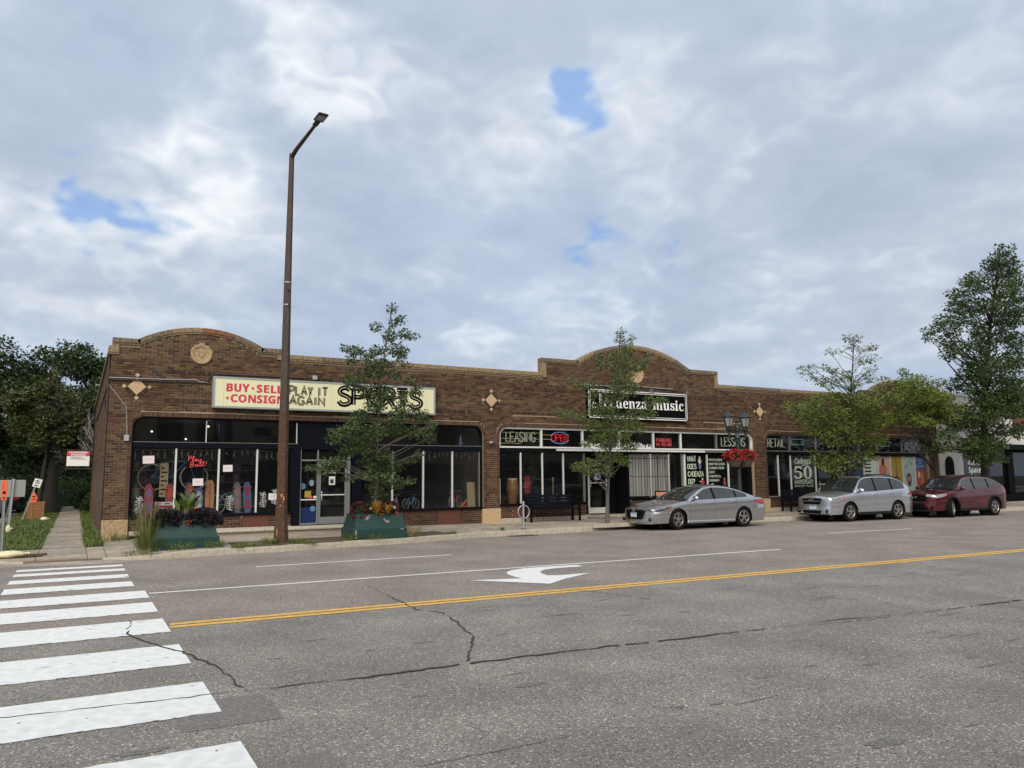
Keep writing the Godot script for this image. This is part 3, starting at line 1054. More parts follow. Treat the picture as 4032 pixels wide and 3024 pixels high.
func shops() -> void:
	var shop := thing("shop_building", "long single-storey brown brick shop row with three curved parapets", "building", Vector3(20, 0.15, FZ))
	var wall := Node3D.new()
	wall.name = "front_wall"
	shop.add_child(wall)
	wall.position = Vector3.ZERO
	var unit := MB.new()
	unit.rbox(Vector3(0, 0, -0.02), Vector3(0.194, 0.0575, 0.05), 0.004)
	var um := unit.mesh()
	var many := MB.new()
	many.tinted = true
	var back := MB.new()
	back.tinted = true
	var single := 0
	var repoint := FastNoiseLite.new()      # where the joints were raked out and filled again
	repoint.seed = 9
	repoint.frequency = 0.3
	var row := 0
	var y := 0.66
	while y < 7.0:
		var shift := 0.1035 if row % 2 else 0.0
		var ym := y + COURSE * 0.5
		# mortar bed behind the course
		var x := 0.69
		var from := -1.0
		var yb0 := y
		var yb1 := y + COURSE
		while x <= 39.12:
			var here := wall_here(x, ym)
			if here and from < 0.0:
				from = x
			if from >= 0.0 and (not here or x - from > 0.9 or x > 39.09):
				var pale := (ym > 5.33 or ym < 3.66 or repoint.get_noise_2d(from, ym * 2.5) > 0.05) and repoint.get_noise_2d(from + 60.0, ym * 2.5) > -0.28
				back.col = Color(0.42, 0.32, 0.21) if pale else Color(0.17, 0.11, 0.06)
				back.quad(Vector3(from, yb0, FZ - 0.01), Vector3(x, yb0, FZ - 0.01), Vector3(x, yb1, FZ - 0.01), Vector3(from, yb1, FZ - 0.01))
				from = x if here else -1.0
			x += 0.02
		# bricks
		x = 0.69 - shift
		while x < 39.1:
			var l := x
			var r := x + 0.195
			var a := -1.0
			var e := -1.0
			for k in 14:
				var xx := lerpf(l, r, k / 13.0)
				if wall_here(xx, y + 0.006) and wall_here(xx, y + 0.065):
					if a < 0.0:
						a = xx
					e = xx
			if a >= 0.0 and e - a > 0.03:
				var kind := brick_kind(x, y)
				var out := rng.randf_range(-0.003, 0.003)
				var whole := e - a > 0.19
				if whole and single < 300 and (x < 1.2 or x < 3.9 and y > 3.7):
					var o := MeshInstance3D.new()
					o.mesh = um
					o.material_override = M["brick_%d" % kind]
					o.name = "brick"
					wall.add_child(o, true)
					o.position = Vector3(x + 0.0975, ym, FZ + out) - shop.position
					single += 1
				else:
					var q: Array = BRICKS[kind]
					var v := rng.randf_range(0.86, 1.12)
					many.col = Color(q[0] * v, q[1] * v, q[2] * v)
					many.bx(a, e, y + 0.007, y + 0.0645, FZ - 0.03, FZ + out)
			x += 0.207
		y += COURSE
		row += 1
	# header bricks round the openings and in the frames of the panels
	for o in OPEN:
		var yy := 0.66
		while yy < 3.2:
			for s in [[o[0] - 0.12, o[0] - 0.005], [o[1] + 0.005, o[1] + 0.12]]:
				if not (s[0] > 38):
					var q: Array = BRICKS[[2, 3, 4, 3][rng.randi() % 4]]
					many.col = Color(q[0], q[1], q[2])
					many.bx(s[0], s[1], yy + 0.006, yy + 0.0655, FZ - 0.16, FZ + 0.001)
			yy += COURSE
		for s in [[o[0], 1.0], [o[1], -1.0]]:
			back.col = Color(0.44, 0.34, 0.225)
			back.bx(minf(s[0] - 0.125 * s[1], s[0] - 0.004 * s[1]), maxf(s[0] - 0.125 * s[1], s[0] - 0.004 * s[1]), 0.15, 3.25, FZ - 0.2, FZ - 0.011)
			for k in 9:
				var t := PI * 0.5 * (k + 0.5) / 9.0
				var cen := Vector3(s[0] + 0.33 * s[1], 3.23, 0)
				var dir := Vector3(-cos(t) * s[1], sin(t), 0)
				var q: Array = BRICKS[[3, 4, 3, 2][rng.randi() % 4]]
				many.col = Color(q[0], q[1], q[2])
				many.box(cen + dir * 0.39 + Vector3(0, 0, FZ - 0.08), Vector3(0.052, 0.115, 0.16), Basis(Vector3(0, 0, 1), atan2(-dir.x, dir.y)))
				back.col = Color(0.44, 0.34, 0.225)
				back.box(cen + dir * 0.39 + Vector3(0, 0, FZ - 0.1), Vector3(0.075, 0.12, 0.17), Basis(Vector3(0, 0, 1), atan2(-dir.x, dir.y)))
		var xx: float = o[0] + 0.33
		while xx < o[1] - 0.36:
			var q: Array = BRICKS[[3, 4, 3, 2, 6][rng.randi() % 5]]
			var v := rng.randf_range(0.85, 1.1)
			many.col = Color(q[0] * v, q[1] * v, q[2] * v)
			many.bx(xx + 0.006, xx + 0.062, 3.565, 3.68, FZ - 0.16, FZ + 0.003)
			xx += 0.0685
		back.col = Color(0.44, 0.34, 0.225)
		back.bx(o[0] + 0.32, o[1] - 0.32, 3.562, 3.684, FZ - 0.17, FZ - 0.009)
	for p in PANELS:
		for yy in [p[2], p[3]]:
			var xx: float = p[0]
			while xx < p[1] - 0.07:
				var q: Array = BRICKS[[3, 4, 2, 5][rng.randi() % 4]]
				many.col = Color(q[0], q[1], q[2])
				many.bx(xx + 0.005, xx + 0.061, yy - 0.052, yy + 0.052, FZ - 0.03, FZ + 0.012)
				xx += 0.0675
			back.col = Color(0.16, 0.11, 0.07)
			back.bx(p[0], p[1], yy - 0.056, yy + 0.056, FZ - 0.03, FZ - 0.008)
	var mm := partw(many, "brickwork", M.brick, shop)
	mm.set_meta("kind", "stuff")
	partw(back, "mortar", M.mortar, shop)
	# a pale drip ledge over the shop fronts
	var b: MB
	for s in [[1.5, 12.3], [13.2, 25.6], [26.6, 38.0]]:
		var xx: float = s[0]
		while xx < s[1]:
			var w := minf(rng.randf_range(0.5, 1.6), s[1] - xx)
			if rng.randf() < 0.85:
				b = MB.new()
				b.bx(xx, xx + w - 0.01, 3.686, 3.702, FZ - 0.01, FZ + 0.012)
				partw(b, "drip_ledge", M.mortar_pale, shop)
			xx += w
	# body of the building: roof, side and rear walls, floor, ceiling
	b = MB.new()
	b.bx(0.72, 39.1, 5.2, 5.3, -47, FZ - 0.25)
	partw(b, "roof", M.roofing, shop)
	b = MB.new()
	b.bx(0.72, 39.1, 0.0, 5.2, -47.2, -47)
	b.bx(38.9, 39.1, 0.0, 5.2, -47, FZ - 0.05)
	partw(b, "rear_wall", M.red_patch, shop)
	b = MB.new()
	b.bx(0.74, 38.9, 0.05, 0.25, -44, FZ - 0.14)
	partw(b, "shop_floor", M.interior_floor, shop)
	b = MB.new()
	b.bx(0.74, 38.9, 3.75, 3.9, -44, FZ - 0.03)
	b.bx(0.74, 38.9, 0.25, 3.75, -44.2, -44)
	b.bx(12.72, 12.82, 0.25, 3.75, -44, FZ - 0.22)
	b.bx(26.08, 26.18, 0.25, 3.75, -44, FZ - 0.22)
	partw(b, "interior_wall", M.interior, shop)
	# backing behind the brickwork above the openings and behind the parapets
	b = MB.new()
	for i in 384:
		var x0 := 0.72 + i * 0.1
		var x1 := minf(x0 + 0.1, 39.09)
		var t := minf(top_y(x0), top_y(x1))
		b.bx(x0, x1, 3.9, t + 0.02, FZ - 0.28, FZ - 0.012)
	partw(b, "parapet_core", M.mortar_dark, shop)
	# side wall
	var sb := MB.new()
	sb.tinted = true
	y = 0.1
	row = 0
	while y < 5.5:
		var z := FZ - 0.01 - (0.1035 if row % 2 else 0.0)
		while z > -47.0:
			if rng.randf() < 0.985:
				var q: Array = BRICKS[[0, 2, 3, 2, 0, 6, 4][rng.randi() % 7]]
				var v := rng.randf_range(0.85, 1.1)
				sb.col = Color(q[0] * v, q[1] * v, q[2] * v)
				sb.bx(0.69 + rng.randf_range(-0.003, 0.003), 0.72, y + 0.006, y + 0.0655, z - 0.195, z)
			z -= 0.207
		y += COURSE
		row += 1
	var sw := MB.new()
	sw.bx(0.70, 0.74, 0.0, 5.5, -47, FZ - 0.012)
	var side := partw(sw, "side_wall", M.mortar_pale, shop)
	var sbr := part(sb, "brickwork", M.brick, side)
	sbr.set_meta("kind", "stuff")
	# pipes, a seam and anchors on the side wall
	b = MB.new()
	b.tube([Vector3(0.655, 0.1, -24.6), Vector3(0.655, 3.9, -24.6), Vector3(0.655, 5.3, -24.55)], [0.03], 8)
	partw(b, "downpipe", M.dark_steel, shop)
	b = MB.new()
	b.tube([Vector3(0.66, 4.62, -24.4), Vector3(0.66, 4.5, -27), Vector3(0.66, 4.45, -40)], [0.018], 6)
	b.tube([Vector3(0.66, 3.5, -24.7), Vector3(0.66, 4.3, -27.5)], [0.018], 6)
	partw(b, "cable", M.black_paint, shop)
	for q in [[2.5, -26.5], [2.55, -27.5], [2.9, -31]]:
		b = MB.new()
		b.lathe([[0.0, 0.05], [0.06, 0.03], [0.06, 0.0]], Vector3(0.69, q[0], q[1]), 10, Basis(Vector3(0, 0, 1), PI / 2))
		partw(b, "wall_anchor", M.rust, shop)
	b = MB.new()
	b.bx(0.62, 0.78, 5.5, 5.58, -47, FZ - 0.3)
	partw(b, "side_coping", M.coping_tan, shop)
	copings(shop)
	ornaments(shop)

func coping_piece(shop: Node3D, p: Array, m: Material) -> void:
	# p: points along the underside of the coping; a fascia over a narrower moulding
	var b := MB.new()
	var prof := [[-0.30, 0.0], [0.03, 0.0], [0.035, 0.045], [0.055, 0.06], [0.055, 0.175], [0.04, 0.19], [-0.30, 0.19]]
	var rings := []
	for i in p.size():
		var d: Vector2 = (p[mini(i + 1, p.size() - 1)] - p[maxi(i - 1, 0)]).normalized()
		var up := Vector2(-d.y, d.x)
		var ring := []
		for e in prof:
			var q: Vector2 = p[i] + up * e[1]
			ring.append(Vector3(q.x, q.y, FZ + e[0]))
		rings.append(ring)
	for i in p.size() - 1:
		for e in prof.size() - 1:
			b.quad(rings[i][e + 1], rings[i][e], rings[i + 1][e], rings[i + 1][e + 1])
	for e in range(1, prof.size() - 1):
		b.tri(rings[0][0], rings[0][e], rings[0][e + 1])
		b.tri(rings[-1][0], rings[-1][e + 1], rings[-1][e])
	partw(b, "coping_stone", m, shop)

func copings(shop: Node3D) -> void:
	var runs := []
	for s in [[0.60, 0.88, 5.29], [5.44, 14.9, 5.425], [23.75, 33.28, 5.425]]:
		var x: float = s[0]
		while x < s[1] - 0.01:
			var w := minf(rng.randf_range(1.0, 1.5), s[1] - x)
			if s[1] - x - w < 0.4:
				w = s[1] - x
			runs.append([x, x + w - 0.006, s[2]])
			x += w
	for r in runs:
		coping_piece(shop, [Vector2(r[0], r[2]), Vector2(r[1], r[2])], M.coping_tan if rng.randf() < 0.7 else M.coping_grey)
	for a in [[0.69, 5.43, 1.40, 4.77, 5.58], [14.92, 23.73, 16.53, 22.09, 5.98], [33.3, 39.1, 34.0, 38.4, 5.66]]:
		var cuts := [a[0] + 0.0]
		cuts.append(a[2])
		var n := int((a[3] - a[2]) / 0.75)
		for k in range(1, n):
			cuts.append(lerpf(a[2], a[3], float(k) / n))
		cuts.append(a[3])
		cuts.append(a[1])
		for i in cuts.size() - 1:
			var p := []
			for k in 9:
				var x := lerpf(cuts[i] + 0.003, cuts[i + 1] - 0.003, k / 8.0)
				p.append(Vector2(x, top_y(x)))
			var m: Material = M.coping_grey if rng.randf() < 0.6 else M.coping_tan
			if a[0] < 1.0 and i == 3:
				m = M.coping_rust
			if i == 0 or i == cuts.size() - 2:
				m = M.coping_grey
			coping_piece(shop, p, m)
		for s in [1.0, -1.0]:
			var jx: float = a[2] if s > 0 else a[3]
			var j := Vector2(jx, a[4])
			var dv := (Vector2(jx + 0.12 * s, top_y(jx + 0.12 * s)) - j).normalized()
			var nv = Vector2(-dv.y, dv.x) * s
			for e in [[0.19, 0.038], [0.176, 0.053]]:
				var b := MB.new()
				var lowp: float = 0.0 if e[0] > 0.18 else 0.06
				var mt = (Vector2(0, 1) + nv).normalized()
				mt /= mt.y
				b.prism(PackedVector2Array([j + Vector2(0, lowp), j + Vector2(0, e[0]), j + mt * e[0], j + nv * e[0], j + nv * lowp]) if lowp > 0.0 else PackedVector2Array([j, j + Vector2(0, e[0]), j + mt * e[0], j + nv * e[0]]), FZ - 0.3, FZ + e[1])
				partw(b, "coping_stone", M.coping_grey, shop)
		# stone upstands at both ends
		for x in [a[0], a[1]]:
			var s := 1.0 if x == a[0] else -1.0
			if x > 39:
				continue
			var b := MB.new()
			b.bx(minf(x - 0.005 * s, x + 0.17 * s), maxf(x - 0.005 * s, x + 0.17 * s), 5.432, a[4] - 0.002, FZ - 0.3, FZ + 0.04)
			partw(b, "coping_stone", M.coping_tan, shop)

func ornaments(shop: Node3D) -> void:
	for d in DIAMONDS:
		var o := Node3D.new()
		o.name = "diamond_ornament"
		shop.add_child(o, true)
		o.position = Vector3(d[0], d[1], FZ) - shop.position
		var b := MB.new()
		var turn := Transform3D(Basis(Vector3(0, 0, 1), PI / 4), Vector3.ZERO)
		b.rbox(Vector3(0, 0, -0.01), Vector3(0.345, 0.345, 0.05), 0.006, turn.basis)
		part(b, "center_tile", M.sandstone_clean, o)
		for k in 4:
			b = MB.new()
			var a := PI / 2 * k
			b.rbox(Vector3(cos(a) * 0.325, sin(a) * 0.325, -0.012), Vector3(0.095, 0.095, 0.05), 0.005, turn.basis)
			part(b, "corner_tile", M.sandstone_clean if k else M.sandstone, o)
		for k in 4:
			var a := PI / 2 * k + PI / 4
			var n := Vector3(cos(a), sin(a), 0)
			var t := Vector3(-sin(a), cos(a), 0)
			for j in 5:
				b = MB.new()
				b.rbox(n * 0.229 + t * (j - 2) * 0.068 + Vector3(0, 0, -0.014), Vector3(0.1, 0.06, 0.05), 0.004, Basis(Vector3(0, 0, 1), a))
				part(b, "header_brick", M["brick_%d" % [4, 3, 5, 4][(j + k) % 4]], o)
		b = MB.new()
		b.prism(PackedVector2Array([Vector2(-0.4, 0), Vector2(0, -0.4), Vector2(0.4, 0), Vector2(0, 0.4)]), -0.05, -0.022)
		part(b, "bedding", M.mortar_dark, o)
	for m in MEDALS:
		var b := MB.new()
		var r: float = m[2]
		b.lathe([[0.0, 0.012], [r * 0.62, 0.014], [r * 0.66, 0.03], [r * 0.74, 0.03], [r * 0.80, 0.045], [r * 0.96, 0.05], [r, 0.03], [r, -0.03]], Vector3(m[0], m[1], FZ), 40, Basis(Vector3.RIGHT, PI / 2))
		var o := partw(b, "medallion", M.sandstone, shop)
		b = MB.new()
		var q := PackedVector2Array()
		for e in [[-0.25, 0.25], [-0.22, -0.05], [0, -0.22], [0.22, -0.05], [0.25, 0.25]]:
			q.append(Vector2(m[0] + e[0] * r * 1.2, m[1] + e[1] * r * 1.2))
		for i in 4:
			b.tube([Vector3(q[i].x, q[i].y, FZ + 0.014), Vector3(q[i + 1].x, q[i + 1].y, FZ + 0.014)], [0.016], 6)
		part(b, "carved_shield", M.sandstone, o)
	# sandstone feet of the piers
	for s in [[0.66, 1.315, -0.02, 0.66], [12.40, 13.12, 0.1, 0.655], [25.68, 26.56, 0.1, 0.72], [38.1, 39.08, 0.1, 0.66]]:
		var b := MB.new()
		b.rbox(Vector3((s[0] + s[1]) / 2, (s[2] + s[3]) / 2, FZ - 0.06), Vector3(s[1] - s[0], s[3] - s[2], 0.22), 0.012)
		partw(b, "pier_foot", M.sandstone if s[0] < 1 else M.sandstone_clean, shop)
	# conduits and boxes on the front
	var b := MB.new()
	b.tube([Vector3(0.66, 4.62, FZ + 0.03), Vector3(2.0, 4.64, FZ + 0.03), Vector3(2.9, 4.67, FZ + 0.03), Vector3(3.05, 4.62, FZ + 0.03), Vector3(3.25, 4.60, FZ + 0.03)], [0.016], 6)
	partw(b, "conduit", M.galvanised, shop)
	b = MB.new()
	b.tube([Vector3(0.66, 4.565, FZ + 0.03), Vector3(3.2, 4.60, FZ + 0.03), Vector3(3.4, 4.88, FZ + 0.03), Vector3(5.0, 4.90, FZ + 0.03), Vector3(7.0, 4.92, FZ + 0.03)], [0.02], 6)
	partw(b, "conduit", M.dark_steel, shop)
	b = MB.new()
	b.tube([Vector3(0.67, 4.40, FZ + 0.02), Vector3(1.13, 3.81, FZ + 0.02), Vector3(1.18, 3.0, FZ + 0.02)], [0.012], 6)
	partw(b, "conduit", M.galvanised, shop)
	b = MB.new()
	b.rbox(Vector3(1.17, 2.93, FZ + 0.04), Vector3(0.13, 0.17, 0.08), 0.01)
	partw(b, "junction_box", M.grey_box, shop)
	b = MB.new()
	b.rbox(Vector3(6.43, 4.93, FZ + 0.05), Vector3(0.14, 0.13, 0.1), 0.01)
	partw(b, "junction_box", M.grey_box, shop)
	b = MB.new()
	b.lathe([[0.0, -0.02], [0.05, -0.02], [0.06, 0.02], [0.0, 0.05]], Vector3(12.72, 2.95, FZ + 0.07), 10)
	b.box(Vector3(12.74, 3.0, FZ + 0.04), Vector3(0.16, 0.03, 0.08))
	partw(b, "security_camera", M.grey_box, shop)

# ------------------------------------------------------------------ shop fronts
var shop: Node3D
const GZ := FZ - 0.14        # plane of the shop glass
func bar(store: Node3D, called: String, x0: float, x1: float, y0: float, y1: float, m: Material, z0 := GZ - 0.05, z1 := GZ + 0.06, r := 0.006) -> MeshInstance3D:
	var b := MB.new()
	b.rbox(Vector3(x0 + x1, y0 + y1, z0 + z1) * 0.5, Vector3(x1 - x0, y1 - y0, z1 - z0), minf(r, minf(x1 - x0, y1 - y0) * 0.3))
	return partw(b, called, m, store)
func pane(store: Node3D, x0: float, x1: float, y0: float, y1: float, m: Material = null, z := GZ) -> MeshInstance3D:
	var b := MB.new()
	# old plate glass is never quite flat
	var rows := []
	var w1 := rng.randf_range(-0.004, 0.004)
	var w2 := rng.randf_range(-0.003, 0.003)
	for i in 7:
		var line := PackedVector3Array()
		for j in 7:
			var u := j / 6.0
			var v := i / 6.0
			line.append(Vector3(lerpf(x0, x1, u), lerpf(y0, y1, v), z + w1 * sin(u * PI) * sin(v * PI) + w2 * sin(u * TAU + 1.0) * v))
		rows.append(line)
	b.grid(rows)
	return partw(b, "window_pane", m if m else M.glass, store)
func bulkhead(store: Node3D, spans: Array, y0: float, y1: float) -> void:
	var b := MB.new()
	b.tinted = true
	for s in spans:
		var k := MB.new()
		var y := y0
		var row := 0
		while y < y1 - 0.1:
			var x: float = s[0] - (0.1 if row % 2 else 0.0)
			while x < s[1]:
				var l := maxf(x, s[0])
				var r := minf(x + 0.195, s[1])
				if r - l > 0.03:
					var q: Array = BRICKS[[3, 3, 4, 3, 6][rng.randi() % 5]]
					var v := rng.randf_range(0.75, 1.05)
					b.col = Color(q[0] * v, q[1] * v, q[2] * v)
					b.bx(l, r, y + 0.006, y + 0.0655, GZ - 0.05, FZ - 0.05 + rng.randf_range(-0.003, 0.003))
				x += 0.207
			y += COURSE
			row += 1
		var x2: float = s[0]
		while x2 < s[1] - 0.05:
			var q: Array = BRICKS[[3, 4, 3][rng.randi() % 3]]
			b.col = Color(q[0], q[1], q[2])
			b.bx(x2 + 0.004, x2 + 0.062, y + 0.005, y1, GZ - 0.05, FZ - 0.045)
			x2 += 0.068
		k.bx(s[0], s[1], y0 - 0.1, y1 - 0.004, GZ - 0.08, FZ - 0.062)
		partw(k, "bulkhead_mortar", M.mortar_pale, store)
	var o := partw(b, "bulkhead_brickwork", M.brick, store)
	o.set_meta("kind", "stuff")
func head(store: Node3D, o: Array, w: float, m: Material, ylow := 2.8) -> void:
	# the rounded head of the frame
	var b := MB.new()
	var r := 0.33
	var pts := [Vector2(o[0] + 0.002, ylow)]
	for k in 9:
		var t := PI - PI * 0.5 * k / 8.0
		pts.append(Vector2(o[0] + r + cos(t) * (r - 0.002), 3.558 - r + sin(t) * (r - 0.002)))
	for k in 9:
		var t := PI * 0.5 - PI * 0.5 * k / 8.0
		pts.append(Vector2(o[1] - r + cos(t) * (r - 0.002), 3.558 - r + sin(t) * (r - 0.002)))
	pts.append(Vector2(o[1] - 0.002, ylow))
	for i in pts.size() - 1:
		var a: Vector2 = pts[i]
		var c: Vector2 = pts[i + 1]
		var d := (c - a).normalized()
		var n := Vector2(d.y, -d.x)
		var q := [a, c, c + n * w, a + n * w]
		for e in 4:
			if e == 0:
				continue
			var f: Vector2 = q[e]
			var g: Vector2 = q[(e + 1) % 4]
			b.quad(Vector3(g.x, g.y, GZ - 0.04), Vector3(f.x, f.y, GZ - 0.04), Vector3(f.x, f.y, GZ + 0.07), Vector3(g.x, g.y, GZ + 0.07))
		b.quad(Vector3(q[3].x, q[3].y, GZ + 0.07), Vector3(q[2].x, q[2].y, GZ + 0.07), Vector3(q[1].x, q[1].y, GZ + 0.07), Vector3(q[0].x, q[0].y, GZ + 0.07))
	partw(b, "frame_head", m, store)
func store_node(called: String) -> Node3D:
	var o := Node3D.new()
	o.name = called
	shop.add_child(o, true)
	return o
func door(x0: float, x1: float, y0: float, y1: float, z: float, m: Material, mid: float) -> Node3D:
	var b := MB.new()
	var w := 0.075
	b.bx(x0, x0 + w, y0, y1, z - 0.03, z + 0.03)
	b.bx(x1 - w, x1, y0, y1, z - 0.03, z + 0.03)
	b.bx(x0 + w, x1 - w, y1 - 0.09, y1, z - 0.03, z + 0.029)
	b.bx(x0 + w, x1 - w, y0, y0 + 0.22, z - 0.03, z + 0.029)
	var o := partw(b, "door", m, shop)
	b = MB.new()
	b.bx(x0 + w, x1 - w, mid - 0.018, mid + 0.018, z - 0.01, z + 0.035)
	part(b, "push_bar", M.mullion, o)
	b = MB.new()
	b.rect(x0 + w, x1 - w, y0 + 0.22, y1 - 0.09, z)
	part(b, "door_glass", M.glass, o)
	b = MB.new()
	var hx := x0 + 0.1
	b.tube([Vector3(hx, mid - 0.16, z + 0.03), Vector3(hx, mid - 0.15, z + 0.08), Vector3(hx, mid + 0.1, z + 0.08), Vector3(hx, mid + 0.11, z + 0.03)], [0.012], 6)
	part(b, "handle", M.mullion, o)
	return o

func storefronts() -> void:
	shop = get_node("shop_building")
	var s := store_node("storefront")
	var o: Array = OPEN[0]
	var P: Material = M.navy_paint
	# --- first shop: dark frames, white mullions
	head(s, o, 0.055, P, 0.7)
	bar(s, "transom_bar", 1.33, 12.43, 2.665, 2.82, P, GZ - 0.05, GZ + 0.08)
	bar(s, "transom_ledge", 1.33, 6.0, 2.822, 2.845, M.weathered_trim, GZ - 0.02, GZ + 0.075)
	bar(s, "transom_ledge", 8.02, 12.43, 2.822, 2.845, M.weathered_trim, GZ - 0.02, GZ + 0.075)
	for x in [3.72, 10.19]:
		bar(s, "mullion", x - 0.07, x + 0.07, 2.846, 3.5, P)
	for x in [3.29, 5.95]:
		bar(s, "mullion", x - 0.014, x + 0.014, 2.846, 3.5, M.mullion, GZ - 0.02, GZ + 0.03)
	bar(s, "sign_panel", 6.0, 8.02, 2.822, 3.5, P, GZ - 0.03, GZ + 0.03)
	for q in [[1.38, 3.28], [3.3, 3.65], [3.79, 5.94], [8.02, 10.12], [10.26, 12.4]]:
		pane(s, q[0], q[1], 2.84, 3.53)
	var xs := [1.38, 2.49, 3.67, 4.77, 5.8]
	for i in 4:
		pane(s, xs[i], xs[i + 1], 0.75, 2.67)
	for i in range(1, 4):
		bar(s, "mullion", xs[i] - 0.026, xs[i] + 0.026, 0.75, 2.664, M.mullion, GZ - 0.03, GZ + 0.05)
	var xr := [8.06, 9.12, 10.22, 11.30, 12.33]
	for i in 4:
		pane(s, xr[i], xr[i + 1], 0.73, 2.67)
	for i in range(1, 4):
		bar(s, "mullion", xr[i] - 0.026, xr[i] + 0.026, 0.73, 2.664, M.mullion, GZ - 0.03, GZ + 0.05)
	bar(s, "mullion", 12.32, 12.36, 0.73, 2.664, M.weathered_trim, GZ - 0.03, GZ + 0.05)
	bar(s, "pilaster", 5.8, 6.07, 0.31, 2.664, P, GZ - 0.1, GZ + 0.1)
	bar(s, "pilaster", 7.74, 8.05, 0.31, 2.664, P, GZ - 0.1, GZ + 0.1)
	bar(s, "sill", 1.32, 5.85, 0.685, 0.75, P, GZ - 0.1, FZ + 0.01)
	bar(s, "sill", 8.05, 12.43, 0.665, 0.73, P, GZ - 0.1, FZ + 0.01)
	bulkhead(s, [[1.34, 4.38], [5.18, 5.82]], 0.33, 0.68)
	bulkhead(s, [[8.06, 9.1], [9.5, 10.73], [11.6, 12.41]], 0.15, 0.66)
	for q in [[4.385, 5.175, 0.33, 0.68], [9.105, 9.495, 0.15, 0.66], [10.735, 11.595, 0.15, 0.66]]:
		bar(s, "stucco_patch", q[0], q[1], q[2], q[3], M.red_patch, GZ - 0.06, FZ - 0.055)  # red-brown stucco patches set into the bulkhead
	for q in [[1.34, 3.5], [3.52, 4.9], [4.92, 5.83]]:
		bar(s, "footing_stone", q[0], q[1], 0.2, 0.325, M.curbstone, GZ - 0.1, FZ + 0.02, 0.015)
	# sidelight and door
	bar(s, "mullion", 6.08, 6.11, 0.33, 2.664, M.aluminium)
	bar(s, "mullion", 6.61, 6.65, 0.33, 2.664, M.aluminium)
	bar(s, "door_header", 6.11, 7.60, 2.3, 2.35, M.aluminium)
	bar(s, "sidelight_rail", 6.11, 6.61, 1.08, 1.12, M.mullion)
	bar(s, "sidelight_rail", 6.11, 6.61, 0.33, 0.38, M.aluminium)
	pane(s, 6.11, 6.61, 0.38, 2.3)
	pane(s, 6.11, 7.6, 2.35, 2.665)
	bar(s, "mullion", 7.60, 7.68, 0.33, 2.664, M.aluminium)
	pane(s, 7.68, 7.74, 0.33, 2.664)
	door(6.66, 7.59, 0.335, 2.295, GZ, M.aluminium, 1.24)
	bar(s, "blue_base_panel", 6.12, 6.6, 0.385, 0.86, matq("blue_panel", 0.012, 0.045, 0.17, 0.4), GZ - 0.03, GZ - 0.008)
	# entrance platform
	for q in [[3.5, 4.85], [4.86, 6.2], [6.21, 7.42]]:
		bar(s, "entrance_slab", q[0], q[1], 0.235, 0.315, M.weathered_stone if M.has("weathered_stone") else M.curbstone, FZ + 0.022, FZ + 0.86, 0.02)
	bar(s, "platform_base", 3.55, 7.36, 0.0, 0.233, M.bare_concrete, FZ + 0.022, FZ + 0.8, 0.01)
	# stickers on the sidelight and papers on the door
	var b := MB.new()
	b.tinted = true
	for q in [[6.15, 1.52, 0.09, 0.10, 0.06, 0.15, 0.28], [6.42, 1.62, 0.075, 0.1, 0.2, 0.25, 0.28], [6.47, 0.82, 0.09, 0.09, 0.08, 0.2, 0.32], [6.4, 1.18, 0.05, 0.045, 0.6, 0.08, 0.08], [6.53, 1.18, 0.05, 0.04, 0.7, 0.7, 0.7]]:
		b.tint(Color(q[4], q[5], q[6]))
		b.disc(q[0] + 0.03, q[1], q[2], q[3], GZ + 0.008)
	b.tint(Color(0.34, 0.25, 0.03))
	b.rect(6.24, 6.44, 1.17, 1.37, GZ + 0.006)
	b.tint(Color(0.62, 0.62, 0.6))
	b.rect(7.0, 7.2, 1.55, 1.82, GZ + 0.008)
	b.tint(Color(0.02, 0.02, 0.025))
	b.rect(7.04, 7.15, 1.6, 1.73, GZ + 0.010)
	b.tint(Color(0.5, 0.52, 0.5))
	b.rect(7.0, 7.22, 1.9, 2.02, GZ + 0.008)
	partw(b, "stickers", M.print, s)

	# --- second shop: peeling white frames over a dark base
	s = store_node("storefront")
	o = OPEN[1]
	var Wt: Material = M.peeling_white
	head(s, o, 0.07, Wt, 2.8)
	bar(s, "transom_ledge", 13.13, 25.70, 2.795, 2.855, Wt, GZ - 0.03, GZ + 0.08)
	bar(s, "transom_bar", 13.13, 25.70, 2.63, 2.794, M.black_paint, GZ - 0.05, GZ + 0.05)
	bar(s, "awning_rail", 15.55, 22.85, 2.70, 2.77, Wt, GZ + 0.05, FZ + 0.03)
	bar(s, "awning_rail", 22.86, 25.4, 2.70, 2.76, M.weathered_trim, GZ + 0.05, FZ + 0.01)
	var tx := [13.18, 14.92, 16.76, 18.5, 20.22, 21.66, 23.64, 25.65]
	for i in 7:
		pane(s, tx[i], tx[i + 1], 2.85, 3.5)
		if i > 0:
			bar(s, "mullion", tx[i] - 0.035, tx[i] + 0.035, 2.856, 3.49, Wt if i != 6 else M.weathered_trim)
	# brushed-out whitewash along the foot of two transom lights
	b = MB.new()
	b.tinted = true
	b.tint(Color(0.6, 0.61, 0.58))
	for q in [[16.82, 18.44], [18.56, 20.16]]:
		for i in 150:
			var x := rng.randf_range(q[0] + 0.04, q[1] - 0.04)
			var up := pow(rng.randf(), 2.2) * (0.12 + 0.16 * (0.5 + 0.5 * sin(x * 5.3)))
			b.disc(x, 2.87 + up, rng.randf_range(0.01, 0.05), rng.randf_range(0.01, 0.035), GZ + 0.008 + i * 0.00002, Transform3D(), 9)
	partw(b, "whitewash", M.print, s)
	var xl := [13.17, 14.03, 14.95, 15.87, 16.80]
	for i in 4:
		pane(s, xl[i], xl[i + 1], 0.8, 2.64)
